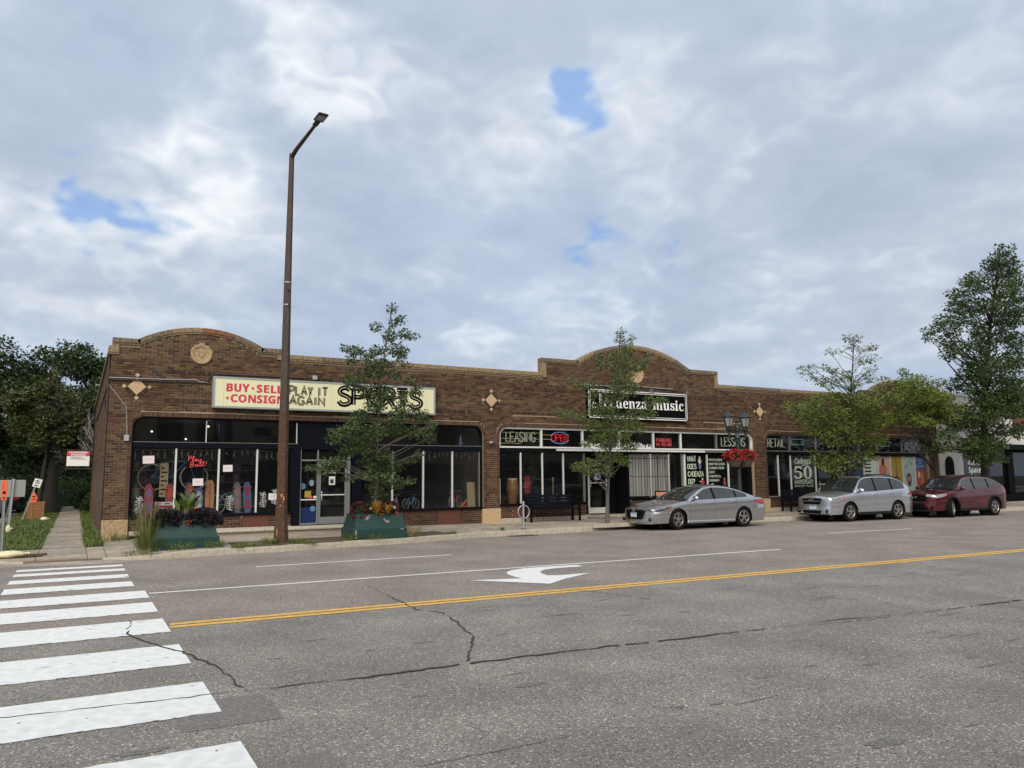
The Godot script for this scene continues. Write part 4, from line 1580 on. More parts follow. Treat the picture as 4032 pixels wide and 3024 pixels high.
	for i in range(1, 4):
		bar(s, "mullion", xl[i] - 0.024, xl[i] + 0.024, 0.8, 2.628, M.mullion, GZ - 0.03, GZ + 0.05)
	bar(s, "frame_jamb", 13.115, 13.17, 0.8, 1.7, Wt)
	bar(s, "frame_jamb", 13.115, 13.17, 1.71, 2.79, M.black_paint)
	bar(s, "frame_jamb", 16.78, 16.84, 0.8, 2.628, M.weathered_trim)
	bar(s, "sill", 13.115, 16.86, 0.735, 0.8, M.black_paint, GZ - 0.1, FZ + 0.005)
	bulkhead(s, [[13.13, 13.67], [16.2, 16.83]], 0.3, 0.73)
	bulkhead(s, [[14.4, 16.19]], 0.3, 0.73)
	bar(s, "stucco_patch", 13.68, 14.39, 0.3, 0.73, M.red_patch, GZ - 0.06, FZ - 0.055)  # another patch of red-brown stucco
	for q in [[13.12, 13.66], [13.68, 14.9], [14.92, 16.1], [16.12, 16.84]]:
		bar(s, "footing_stone", q[0], q[1], 0.12, 0.295, M.curbstone, GZ - 0.1, FZ + 0.01, 0.015)
	# recessed entrance
	b = MB.new()
	b.bx(16.9, 18.95, 2.64, 2.7, -25.3, GZ - 0.05)
	b.bx(17.45, 17.56, 0.25, 2.64, -25.32, -25.18)
	b.bx(18.56, 18.9, 0.25, 2.64, -25.32, -25.18)
	b.bx(17.56, 18.56, 2.44, 2.64, -25.32, -25.18)
	b.bx(18.9, 18.98, 0.2, 2.64, -25.3, GZ)
	partw(b, "entrance_lining", M.black_paint, s)
	b = MB.new()
	b.quad(Vector3(16.84, 0.8, GZ), Vector3(17.45, 0.8, -25.2), Vector3(17.45, 2.64, -25.2), Vector3(16.84, 2.64, GZ))
	partw(b, "window_pane", M.glass, s)
	b = MB.new()
	b.quad(Vector3(16.84, 0.2, GZ), Vector3(17.45, 0.2, -25.2), Vector3(17.45, 0.8, -25.2), Vector3(16.84, 0.8, GZ))
	partw(b, "entrance_panel", M.black_paint, s)
	bar(s, "doorstep", 16.86, 18.9, 0.16, 0.30, M.concrete, -25.2, FZ - 0.02, 0.02)
	var d := door(17.58, 18.54, 0.31, 2.43, -25.2, M.peeling_white, 1.5)
	b = MB.new()
	b.tinted = true
	b.tint(Color(0.55, 0.55, 0.55))
	b.rect(17.9, 18.2, 1.62, 2.05, -25.19)
	b.tint(Color(0.4, 0.06, 0.14))
	b.disc(18.0, 1.93, 0.08, 0.08, -25.188)
	b.tint(Color(0.05, 0.2, 0.4))
	b.disc(18.1, 1.75, 0.08, 0.08, -25.187)
	part(b, "poster", M.print, d)
	bar(s, "doormat", 17.2, 18.9, 0.302, 0.312, M.black_paint, FZ - 0.75, FZ - 0.1, 0.002)
	# barred window with a lace curtain
	pane(s, 19.0, 20.0, 0.9, 2.64)
	pane(s, 20.05, 20.97, 0.9, 2.64)
	pane(s, 21.0, 21.45, 0.9, 2.64)
	bar(s, "mullion", 20.0, 20.05, 0.9, 2.628, M.mullion)
	bar(s, "mullion", 20.955, 21.005, 0.9, 2.628, M.mullion)
	bar(s, "sill", 18.98, 21.75, 0.82, 0.9, M.black_paint, GZ - 0.1, FZ + 0.01)
	bulkhead(s, [[19.0, 21.7]], 0.2, 0.82)
	bar(s, "frame_jamb", 21.45, 21.6, 0.9, 2.628, M.black_paint)
	bar(s, "frame_jamb", 21.61, 21.7, 0.9, 2.628, M.weathered_trim)
	bar(s, "frame_jamb", 21.78, 21.86, 0.9, 2.628, M.peeling_white)
	b = MB.new()
	var rows := []
	for i in 2:
		var line := PackedVector3Array()
		for j in 61:
			var x := lerpf(18.98, 21.4 - 0.15 * (1 - i), j / 60.0)
			line.append(Vector3(x, [0.95, 2.6][i], GZ - 0.3 + 0.035 * sin(x * 24.0) + 0.02 * sin(x * 9.0)))
		rows.append(line)
	b.grid(rows)
	var cur := thing("lace_curtain", "grey-white lace curtain hanging behind the barred shop window", "curtain", Vector3(20.2, 0.95, GZ - 0.3))
	partw(b, "curtain_cloth", M.frosted, cur)
	b = MB.new()
	b.tube([Vector3(18.95, 2.61, GZ - 0.3), Vector3(21.45, 2.61, GZ - 0.3)], [0.012], 6)
	partw(b, "curtain_rod", M.steel, cur)
	var gr := thing("window_grille", "black iron security bars bowed out over the curtained window", "grille", Vector3(20.2, 0.9, FZ))
	var bow := func(x: float) -> float: return FZ + 0.02 + 0.10 * (1.0 - pow((x - 20.2) / 1.25, 2.0))
	for i in 19:
		var x := lerpf(19.02, 21.38, i / 18.0)
		b = MB.new()
		b.tube([Vector3(x, 0.92, bow.call(x)), Vector3(x, 2.55, bow.call(x))], [0.009 if i != 9 else 0.02], 6)
		partw(b, "upright_bar", M.black_paint, gr)
	for y in [0.95, 1.73, 2.43]:
		b = MB.new()
		var p := []
		for i in 13:
			var x := lerpf(18.98, 21.42, i / 12.0)
			p.append(Vector3(x, y, bow.call(x)))
		p.push_front(Vector3(18.98, y, FZ - 0.12))
		p.append(Vector3(21.42, y, FZ - 0.12))
		b.tube(p, [0.011], 6)
		partw(b, "cross_bar", M.black_paint, gr)
	# black-backed lights with painted lettering
	for q in [[21.87, 23.03], [23.1, 24.24]]:
		var p := pane(s, q[0], q[1], 0.9, 2.63, M.sign_black)
		b = MB.new()
		if q[0] < 22:
			lettered(b, "WHAT", 22.0, 22.47, 2.34, 2.55, 0.035, GZ + 0.008)
			lettered(b, "DOES", 22.01, 22.48, 2.03, 2.22, 0.035, GZ + 0.008)
			lettered(b, "CADENZA", 22.02, 22.86, 1.72, 1.91, 0.035, GZ + 0.008)
			lettered(b, "DO?", 22.03, 22.38, 1.41, 1.6, 0.035, GZ + 0.008)
		else:
			var yy := 2.36
			for t in ["PRIVATE LESSONS", "GROUP KIDS CLASSES", "INSTRUMENT REPAIR", "EVENTS", "STUDIO RENTAL", "CONSIGNMENT"]:
				lettered(b, t, 23.2, 23.2 + 0.05 * t.length(), yy, yy + 0.085, 0.014, GZ + 0.008)
				b.disc(23.16, yy + 0.04, 0.012, 0.012, GZ + 0.008, Transform3D(), 8)
				yy -= 0.172
		part(b, "lettering", M.pale_green_letter, p)
		b = MB.new()
		b.tinted = true
		if q[0] < 22:
			for f in [[22.68, 2.5, 0.045, 0.055, 0.5, 0.48, 0.45], [22.68, 2.34, 0.085, 0.12, 0.55, 0.48, 0.38], [22.76, 2.36, 0.06, 0.03, 0.3, 0.12, 0.04], [22.65, 2.13, 0.032, 0.13, 0.09, 0.16, 0.33], [22.72, 2.13, 0.032, 0.13, 0.09, 0.16, 0.33], [22.80, 1.6, 0.045, 0.05, 0.5, 0.45, 0.4], [22.82, 1.47, 0.09, 0.09, 0.4, 0.03, 0.03], [22.70, 1.5, 0.07, 0.02, 0.6, 0.6, 0.58]]:
				b.tint(Color(f[4], f[5], f[6]))
				b.disc(f[0], f[1], f[2], f[3], GZ + 0.009)
		else:
			for f in [[24.05, 1.58, 0.06, 0.08], [24.05, 1.42, 0.075, 0.1]]:
				b.tint(Color(0.22, 0.07, 0.025))
				b.disc(f[0], f[1], f[2], f[3], GZ + 0.009)
		part(b, "painted_figures", M.print, p)
	for x in [23.065, 24.27]:
		bar(s, "mullion", x - 0.026, x + 0.026, 0.9, 2.628, M.mullion)
	bulkhead(s, [[21.75, 24.3]], 0.2, 0.88)
	bar(s, "sill", 21.76, 24.3, 0.85, 0.9, M.black_paint, GZ - 0.1, FZ + 0.01)
	pane(s, 24.3, 24.75, 0.3, 2.63)
	b = MB.new()
	b.bx(24.76, 25.5, 0.2, 2.63, -25.0, -24.9)
	b.bx(25.45, 25.72, 0.15, 2.63, -24.9, FZ - 0.17)
	partw(b, "entrance_lining", M.black_paint, s)
	bar(s, "doorstep", 24.3, 25.5, 0.14, 0.26, M.concrete, -24.9, FZ - 0.03, 0.02)

	# --- third shop
	s = store_node("storefront")
	o = OPEN[2]
	head(s, o, 0.05, M.weathered_trim, 0.8)
	bar(s, "transom_bar", 26.55, 38.13, 2.63, 2.78, M.black_paint, GZ - 0.05, GZ + 0.07)
	bar(s, "transom_ledge", 26.55, 38.13, 2.782, 2.82, M.weathered_trim, GZ - 0.03, GZ + 0.08)
	tx = [26.58, 28.12, 29.85, 31.4, 32.9, 34.3, 36.26, 38.12]
	for i in 7:
		pane(s, tx[i], tx[i + 1], 2.82, 3.52)
		if i > 0:
			bar(s, "mullion", tx[i] - 0.035, tx[i] + 0.035, 2.822, 3.5, M.weathered_trim)
	xl = [26.58, 27.32, 28.12, 29.76]
	for i in 3:
		pane(s, xl[i], xl[i + 1], 0.82, 2.64)
	for i in range(1, 4):
		bar(s, "mullion", xl[i] - 0.024, xl[i] + 0.024, 0.82, 2.628, M.mullion, GZ - 0.03, GZ + 0.05)
	bar(s, "frame_jamb", 26.54, 26.585, 0.82, 2.2, M.peeling_white)
	bar(s, "sill", 26.54, 29.8, 0.76, 0.82, M.weathered_trim, GZ - 0.1, FZ + 0.005)
	bulkhead(s, [[26.55, 29.8]], 0.32, 0.76)
	bar(s, "footing_stone", 26.56, 29.8, 0.12, 0.315, M.curbstone, GZ - 0.1, FZ + 0.01, 0.015)
	b = MB.new()
	b.bx(29.82, 31.2, 2.5, 2.63, GZ - 0.1, GZ)
	b.bx(31.0, 31.2, 0.2, 2.5, GZ - 0.1, GZ)
	partw(b, "entrance_lining", M.black_paint, s)
	door(29.9, 30.98, 0.3, 2.49, GZ - 0.04, M.black_paint, 1.3)
	pane(s, 31.22, 32.3, 0.82, 2.64)
	bar(s, "sill", 31.2, 38.13, 0.76, 0.82, M.weathered_trim, GZ - 0.1, FZ + 0.005)
	bulkhead(s, [[31.22, 38.1]], 0.2, 0.76)
	# painted boards in the windows
	var art := [[32.32, 33.2, 0.025, 0.05, 0.12], [33.22, 34.22, 0.5, 0.6, 0.56], [34.3, 35.22, 0.55, 0.36, 0.30], [35.27, 36.2, 0.42, 0.30, 0.04], [36.25, 37.2, 0.42, 0.52, 0.50], [37.25, 38.1, 0.035, 0.10, 0.28]]
	for i in 6:
		var a: Array = art[i]
		var p := pane(s, a[0], a[1], 0.83, 2.6, matq("board_%d" % i, a[2], a[3], a[4], 0.6))
		b = MB.new()
		b.tinted = true
		var z := GZ + 0.008
		var c: float = (a[0] + a[1]) / 2
		match i:
			1:
				b.tint(Color(0.02, 0.02, 0.025))
				for k in 9:
					b.rect(a[0] + 0.04, a[0] + 0.55, 1.0 + k * 0.17, 1.07 + k * 0.17, z)
			2:
				b.tint(Color(0.06, 0.025, 0.02))
				b.disc(c - 0.05, 2.35, 0.12, 0.2, z)
				b.tint(Color(0.45, 0.16, 0.09))
				b.disc(c - 0.05, 1.95, 0.3, 0.28, z)
				b.tint(Color(0.2, 0.42, 0.36))
				b.rect(a[0], a[1], 1.3, 1.72, z + 0.002)
			3:
				b.tint(Color(0.14, 0.07, 0.02))
				b.rect(c - 0.03, c + 0.03, 1.6, 2.6, z)
				b.disc(c, 1.3, 0.3, 0.35, z)
			4:
				b.tint(Color(0.05, 0.08, 0.09))
				for k in 10:
					var ang := rng.randf_range(0, TAU)
					var q := Vector2(rng.randf_range(a[0] + 0.15, a[1] - 0.15), rng.randf_range(1.7, 2.5))
					b.ribbon(PackedVector2Array([q, q + Vector2(cos(ang), sin(ang)) * 0.2]), 0.03, z)
				b.tint(Color(0.12, 0.03, 0.02))
				b.disc(c, 1.45, 0.18, 0.35, z)
				b.tint(Color(0.5, 0.25, 0.18))
				b.disc(c, 1.5, 0.1, 0.14, z + 0.002)
			5:
				b.tint(Color(0.42, 0.07, 0.03))
				b.rect(a[0], a[1], 0.83, 1.95, z)
				b.tint(Color(0.6, 0.55, 0.4))
				b.disc(c - 0.12, 1.7, 0.1, 0.16, z + 0.002)
				b.tint(Color(0.55, 0.33, 0.05))
				b.rect(c + 0.08, c + 0.16, 1.0, 1.8, z + 0.002)
				b.tint(Color(0.4, 0.5, 0.6))
				lettered(b, "MUSIC", a[0] + 0.15, a[1] - 0.15, 2.38, 2.5, 0.02, z)
				lettered(b, "FOR", c - 0.1, c + 0.1, 2.24, 2.32, 0.015, z)
				lettered(b, "EVERYONE", a[0] + 0.08, a[1] - 0.08, 2.06, 2.18, 0.018, z)
		if b.v.size():
			part(b, "painting", M.print, p)
		if i > 0:
			bar(s, "mullion", a[0] - 0.03, a[0], 0.82, 2.628, M.mullion)
	b = MB.new()
	b.bx(38.1, 38.9, 0.66, 3.6, FZ - 0.25, FZ - 0.17)
	partw(b, "frame_jamb", M.weathered_trim, s)

func matq(key: String, r: float, g: float, b: float, rough := 0.6, metal := 0.0) -> StandardMaterial3D:
	return M[key] if M.has(key) else mat(key, r, g, b, rough, metal)

# ------------------------------------------------------------------ signs
func signs() -> void:
	var b: MB
	# cream light box
	var x0 := 3.38
	var x1 := 10.50
	var y0 := 3.86
	var y1 := 4.79
	var z := FZ + 0.24
	var t := thing("shop_sign", "long cream light-box sign with red and black lettering on the brick front", "sign", Vector3((x0 + x1) / 2, y0, FZ))
	b = MB.new()
	b.bx(x0, x1, y0, y1, FZ + 0.015, z - 0.02)
	for q in [[x0, x1, y0, y0 + 0.055], [x0, x1, y1 - 0.055, y1], [x0, x0 + 0.055, y0 + 0.055, y1 - 0.055], [x1 - 0.055, x1, y0 + 0.055, y1 - 0.055]]:
		b.bx(q[0], q[1], q[2], q[3], z - 0.019, z + 0.012)
	partw(b, "sign_box", M.sign_frame, t)
	for q in [[x0 + 0.056, 3.68], [3.684, 6.94], [6.944, 10.18], [10.184, x1 - 0.056]]:
		b = MB.new()
		b.bx(q[0], q[1], y0 + 0.056, y1 - 0.056, z - 0.018, z)
		partw(b, "face_panel", M.sign_cream, t)
	words(t, "BUY", 3.75, 4.42, 4.35, 4.60, z - 0.002, M.sign_red, "Droid Sans", 700, 0.7)
	words(t, "SELL", 4.62, 5.40, 4.35, 4.60, z - 0.002, M.sign_red, "Droid Sans", 700, 0.7)
	words(t, "CONSIGN", 3.88, 5.46, 4.03, 4.28, z - 0.002, M.sign_red, "Droid Sans", 700, 0.7)
	b = MB.new()
	b.disc(4.51, 4.475, 0.045, 0.045, z + 0.003)
	b.disc(3.79, 4.155, 0.045, 0.045, z + 0.003)
	partw(b, "dot", M.sign_orange, t)
	b = MB.new()
	for q in [["PLAY", 5.60, 6.32, 4.34, 4.60], ["IT", 6.50, 6.80, 4.34, 4.60], ["AGAIN", 5.62, 6.70, 4.04, 4.28]]:
		b = MB.new()
		for e in strokes(q[0], q[1], q[2], q[3], q[4], 2.2):
			b.ribbon(e, 0.027, z + 0.003, Transform3D(), 0.0205)
			b.ribbon(e, 0.027, z + 0.003, Transform3D(), -0.0205)
		partw(b, "lettering", M.sign_black, t)
	b = MB.new()
	for e in strokes("SPORTS", 7.16, 9.98, 4.10, 4.64, 1.6):
		b.ribbon(e, 0.078, z + 0.003, Transform3D(), 0.047)
		b.ribbon(e, 0.06, z + 0.003, Transform3D(), -0.04)
	partw(b, "lettering", M.sign_black, t)
	b = MB.new()
	for k in 16:
		var a := TAU * k / 16
		var c := TAU * (k + 1) / 16
		b.ribbon(PackedVector2Array([Vector2(10.02 + cos(a) * 0.05, 4.5 + sin(a) * 0.05), Vector2(10.02 + cos(c) * 0.05, 4.5 + sin(c) * 0.05)]), 0.008, z + 0.003)
	lettered(b, "R", 10.0, 10.035, 4.475, 4.525, 0.008, z + 0.003)
	partw(b, "registered_mark", M.sign_black, t)
	# black sign with a double white border
	t = thing("shop_sign", "black sign with double white border and white serif lettering", "sign", Vector3(19.4, 3.95, FZ))
	x0 = 16.86; x1 = 21.86; y0 = 3.95; y1 = 5.11
	z = FZ + 0.16
	b = MB.new()
	b.prism(round_rect(x0, x1, y0, y1, 0.12), FZ + 0.015, z)
	partw(b, "sign_board", M.sign_black, t)
	for q in [[0.045, 0.035], [0.115, 0.022]]:
		b = MB.new()
		var r := round_rect(x0 + q[0], x1 - q[0], y0 + q[0], y1 - q[0], 0.10 - q[0] * 0.4)
		r.append(r[0])
		b.ribbon(r, q[1], z + 0.003)
		partw(b, "border", M.white_letter, t)
	words(t, "cadenza", 17.62, 19.72, 4.38, 4.80, z - 0.002, M.white_letter, "Droid Serif", 700, 0.0)
	words(t, "music", 20.02, 21.64, 4.38, 4.80, z - 0.002, M.white_letter, "Droid Serif", 700, 0.0)
	b = MB.new()
	for k in 14:
		var a := TAU * k / 18 + 0.7
		var c := TAU * (k + 1) / 18 + 0.7
		b.ribbon(PackedVector2Array([Vector2(17.16 + cos(a) * 0.1, 4.46 + sin(a) * 0.1), Vector2(17.16 + cos(c) * 0.1, 4.46 + sin(c) * 0.1)]), 0.04, z + 0.003)
	b.rect(17.40, 17.44, 4.40, 4.92, z + 0.003)
	b.rect(17.47, 17.49, 4.40, 4.92, z + 0.003)
	partw(b, "emblem", M.white_letter, t)
	# gooseneck lamps along the top of it
	for qq in [[17.48, "gooseneck lamp over the emblem end of the black sign"], [19.38, "gooseneck lamp over the middle of the black sign under the medallion"], [21.25, "gooseneck lamp over the word music at the end of the black sign"]]:
		var q: float = qq[0]
		t = thing("gooseneck_lamp", qq[1], "lamp", Vector3(q, 5.24, FZ), 0.0, "lamps over the black sign")
		b = MB.new()
		b.lathe([[0.0, 0.06], [0.07, 0.05], [0.08, 0.0]], Vector3(0, 0.02, 0), 12, Basis(Vector3.RIGHT, PI / 2))
		part(b, "wall_mount", M.dark_steel, t)
		b = MB.new()
		b.tube([Vector3(0, 0.02, 0.03), Vector3(0.1, 0.06, 0.18), Vector3(0.16, 0.2, 0.36), Vector3(0.2, 0.26, 0.46), Vector3(0.26, 0.2, 0.54), Vector3(0.27, 0.06, 0.56), Vector3(0.27, -0.04, 0.56)], [0.016], 8)
		part(b, "neck", M.dark_steel, t)
		b = MB.new()
		b.lathe([[0.02, 0.1], [0.045, 0.08], [0.06, 0.02], [0.10, -0.06], [0.125, -0.12], [0.12, -0.12], [0.09, -0.06], [0.0, 0.0]], Vector3(0.27, -0.1, 0.56), 16, Basis(Vector3.RIGHT, 0.25))
		part(b, "lamp_shade", M.shade_grey, t)
	t = thing("sign_conduit", "grey electrical conduit running along the top of the black sign", "conduit", Vector3(19.4, 5.2, FZ + 0.03))
	b = MB.new()
	b.tube([Vector3(16.9, 5.24, FZ + 0.03), Vector3(18.6, 5.24, FZ + 0.03), Vector3(18.9, 5.34, FZ + 0.03), Vector3(19.6, 5.30, FZ + 0.03), Vector3(21.4, 5.27, FZ + 0.03)], [0.025], 8)
	partw(b, "pipe", M.galvanised, t)
	# lettering behind the transom lights
	for q in [["LEASING", 13.46, 14.68, 3.03, 3.37, "pale green painted word LEASING over yellow bars in a transom window"], ["LESSONS", 23.99, 25.38, 2.99, 3.36, "pale green painted word LESSONS in the transom behind the street lantern"], ["RETAIL", 26.78, 27.86, 2.99, 3.35, "pale green painted word RETAIL in a rounded transom window"], ["REPAIR", 36.62, 37.76, 2.96, 3.32, "pale painted word REPAIR in the transom above the painted boards"]]:
		t = thing("window_lettering", q[5], "lettering", Vector3(q[1], q[3], GZ - 0.03))
		b = MB.new()
		tubes(b, strokes(q[0], q[1], q[2], q[3], q[4]), 0.024, GZ - 0.03)
		partw(b, "word", M.pale_green_letter, t)
		if q[0] == "LEASING":
			b = MB.new()
			for e in [[13.22, 14.86, 3.36], [13.22, 14.86, 3.14], [13.22, 14.1, 2.97], [14.98, 15.42, 3.30], [14.98, 15.42, 3.14]]:
				b.bx(e[0], e[1], e[2] - 0.012, e[2] + 0.012, GZ - 0.075, GZ - 0.06)
			partw(b, "yellow_staff_bar", M.yellow_bar, t)
	# neon
	t = thing("neon_sign", "red neon OPEN inside a blue neon oval in a transom window", "neon sign", Vector3(15.78, 3.0, GZ - 0.06))
	b = MB.new()
	tubes(b, strokes("OPEN", 15.42, 16.16, 3.07, 3.33), 0.011, GZ - 0.05)
	partw(b, "neon_word", M.neon_red, t)
	b = MB.new()
	for s in [1.0, -1.0]:
		var p := []
		for k in 13:
			var a := PI * (0.12 + 0.76 * k / 12.0)
			p.append(Vector3(15.79 + cos(a) * 0.42, 3.2 + s * (sin(a) * 0.215), GZ - 0.055))
		b.tube(p, [0.011], 6)
	partw(b, "neon_oval", M.neon_blue, t)
	b = MB.new()
	b.bx(15.34, 16.24, 2.96, 3.44, GZ - 0.09, GZ - 0.08)
	partw(b, "backing_board", M.sign_black, t)
	t = thing("neon_sign", "red neon words PARKING IN REAR in a transom window", "neon sign", Vector3(20.85, 2.95, GZ - 0.06))
	b = MB.new()
	tubes(b, strokes("PARKING", 20.44, 21.22, 3.12, 3.26), 0.008, GZ - 0.05)
	tubes(b, strokes("IN REAR", 20.44, 21.22, 2.95, 3.08), 0.008, GZ - 0.05)
	partw(b, "neon_word", M.neon_pink, t)
	b = MB.new()
	b.bx(20.36, 21.32, 2.9, 3.32, GZ - 0.09, GZ - 0.08)
	partw(b, "backing_board", M.sign_black, t)
	t = thing("neon_sign", "pink neon script Play Ball! hanging in the sports shop window", "neon sign", Vector3(3.1, 2.1, GZ - 0.08))
	b = MB.new()
	var script := [[-1, 0.2, 0, 0.9, 10, 2.4, 11, 3.6, 9, 2.6, 6.2, 0.8, 6], [-1, 4.2, 0.6, 6.2, 10, 5.2, 10.6, 4.6, 4, 5.2, 0.4, 6.4, 1.2], [-1, 9, 4, 7.4, 4.6, 6.8, 1.6, 8, 0.4, 9.2, 3.8, 9.3, 0.8, 10.4, 0.8], [-1, 10.6, 4.4, 10.8, 1.4, 12, 0.8, 13.2, 4.6, 12.8, -1, 12, -4, 10.8, -3]]
	var ball := [[-1, 0.4, 0, 1.2, 10, 3.4, 10.4, 3.6, 7, 1.2, 5.2, 4, 4.6, 3.8, 1, 0.4, 0], [-1, 8, 4, 6.4, 4.6, 5.8, 1.6, 7, 0.4, 8.2, 3.8, 8.3, 0.8, 9.4, 0.8], [-1, 9.4, 0.8, 12, 9, 11.2, 10, 10.6, 3, 11.4, 0.4, 12.6, 1.4], [-1, 12.2, 0.8, 14.8, 9, 14, 10, 13.4, 3, 14.2, 0.4, 15.4, 1.4], [16.6, 3.4, 17.6, 10], [16.4, 0.2, 16.5, 1.2]]
	var lines := []
	for q in script:
		var p := PackedVector2Array()
		for e in curve(q):
			p.append(Vector2(2.83 + e.x * 0.027, 2.29 + e.y * 0.0135))
		lines.append(p)
	for q in ball:
		var p := PackedVector2Array()
		for e in curve(q):
			p.append(Vector2(2.88 + e.x * 0.0265, 2.12 + e.y * 0.0135 + e.x * 0.002))
		lines.append(p)
	tubes(b, lines, 0.008, GZ - 0.08)
	partw(b, "neon_word", M.neon_pink, t)
	b = MB.new()
	b.bx(2.78, 3.36, 2.08, 2.45, GZ - 0.12, GZ - 0.11)
	b.tube([Vector3(2.8, 2.45, GZ - 0.11), Vector3(2.95, 2.66, GZ - 0.11)], [0.003], 5)
	b.tube([Vector3(3.34, 2.45, GZ - 0.11), Vector3(3.2, 2.66, GZ - 0.11)], [0.003], 5)
	partw(b, "backing_board", M.sign_black, t)
	# dimmer green neon frames in the third shop
	for qq in [[28.35, "small rectangular green neon frame in the transom beside the word RETAIL"], [34.6, "small rectangular green neon frame in the transom above the pink painted board"]]:
		var q: float = qq[0]
		t = thing("neon_sign", qq[1], "neon sign", Vector3(q + 0.45, 3.0, GZ - 0.06), 0.0, "green neon frames")
		b = MB.new()
		b.tube([Vector3(q, 3.12, GZ - 0.06), Vector3(q, 3.36, GZ - 0.06), Vector3(q + 0.8, 3.36, GZ - 0.06), Vector3(q + 0.8, 3.12, GZ - 0.06), Vector3(q, 3.12, GZ - 0.06)], [0.01], 6)
		partw(b, "neon_tube", M.neon_green, t)
		b = MB.new()
		b.bx(q - 0.03, q + 0.83, 3.08, 3.4, GZ - 0.09, GZ - 0.08)
		partw(b, "backing_board", M.sign_black, t)
	# anniversary lettering on the third shop's glass
	t = thing("window_lettering", "pale painted 50 anniversary lettering on the dark shop window", "lettering", Vector3(28.9, 1.2, GZ + 0.01))
	words(t, "Cadenza", 28.42, 29.5, 2.24, 2.52, GZ + 0.004, M.pale_green_letter, "Droid Serif", 700, 0.0, 0.25)
	words(t, "MUSIC", 28.9, 29.35, 2.15, 2.22, GZ + 0.004, M.pale_green_letter)
	words(t, "50", 28.36, 29.52, 1.56, 2.13, GZ + 0.004, M.pale_green_letter, "Droid Serif", 700, 0.0)
	b = MB.new()
	lettered(b, "ANNIVERSARY", 28.34, 29.58, 1.33, 1.52, 0.03, GZ + 0.008)
	lettered(b, "SERVING SAINT PAUL", 28.33, 29.3, 1.2, 1.28, 0.012, GZ + 0.008)
	lettered(b, "SINCE", 29.34, 29.58, 1.2, 1.28, 0.012, GZ + 0.008)
	partw(b, "small_lettering", M.pale_green_letter, t)

func round_rect(x0: float, x1: float, y0: float, y1: float, r: float) -> PackedVector2Array:
	var p := PackedVector2Array()
	for q in [[x1 - r, y1 - r, 0.0], [x0 + r, y1 - r, 0.5], [x0 + r, y0 + r, 1.0], [x1 - r, y0 + r, 1.5]]:
		for k in 5:
			var a = PI * (q[2] + 0.5 * k / 4.0)
			p.append(Vector2(q[0] + cos(a) * r, q[1] + sin(a) * r))
	return p

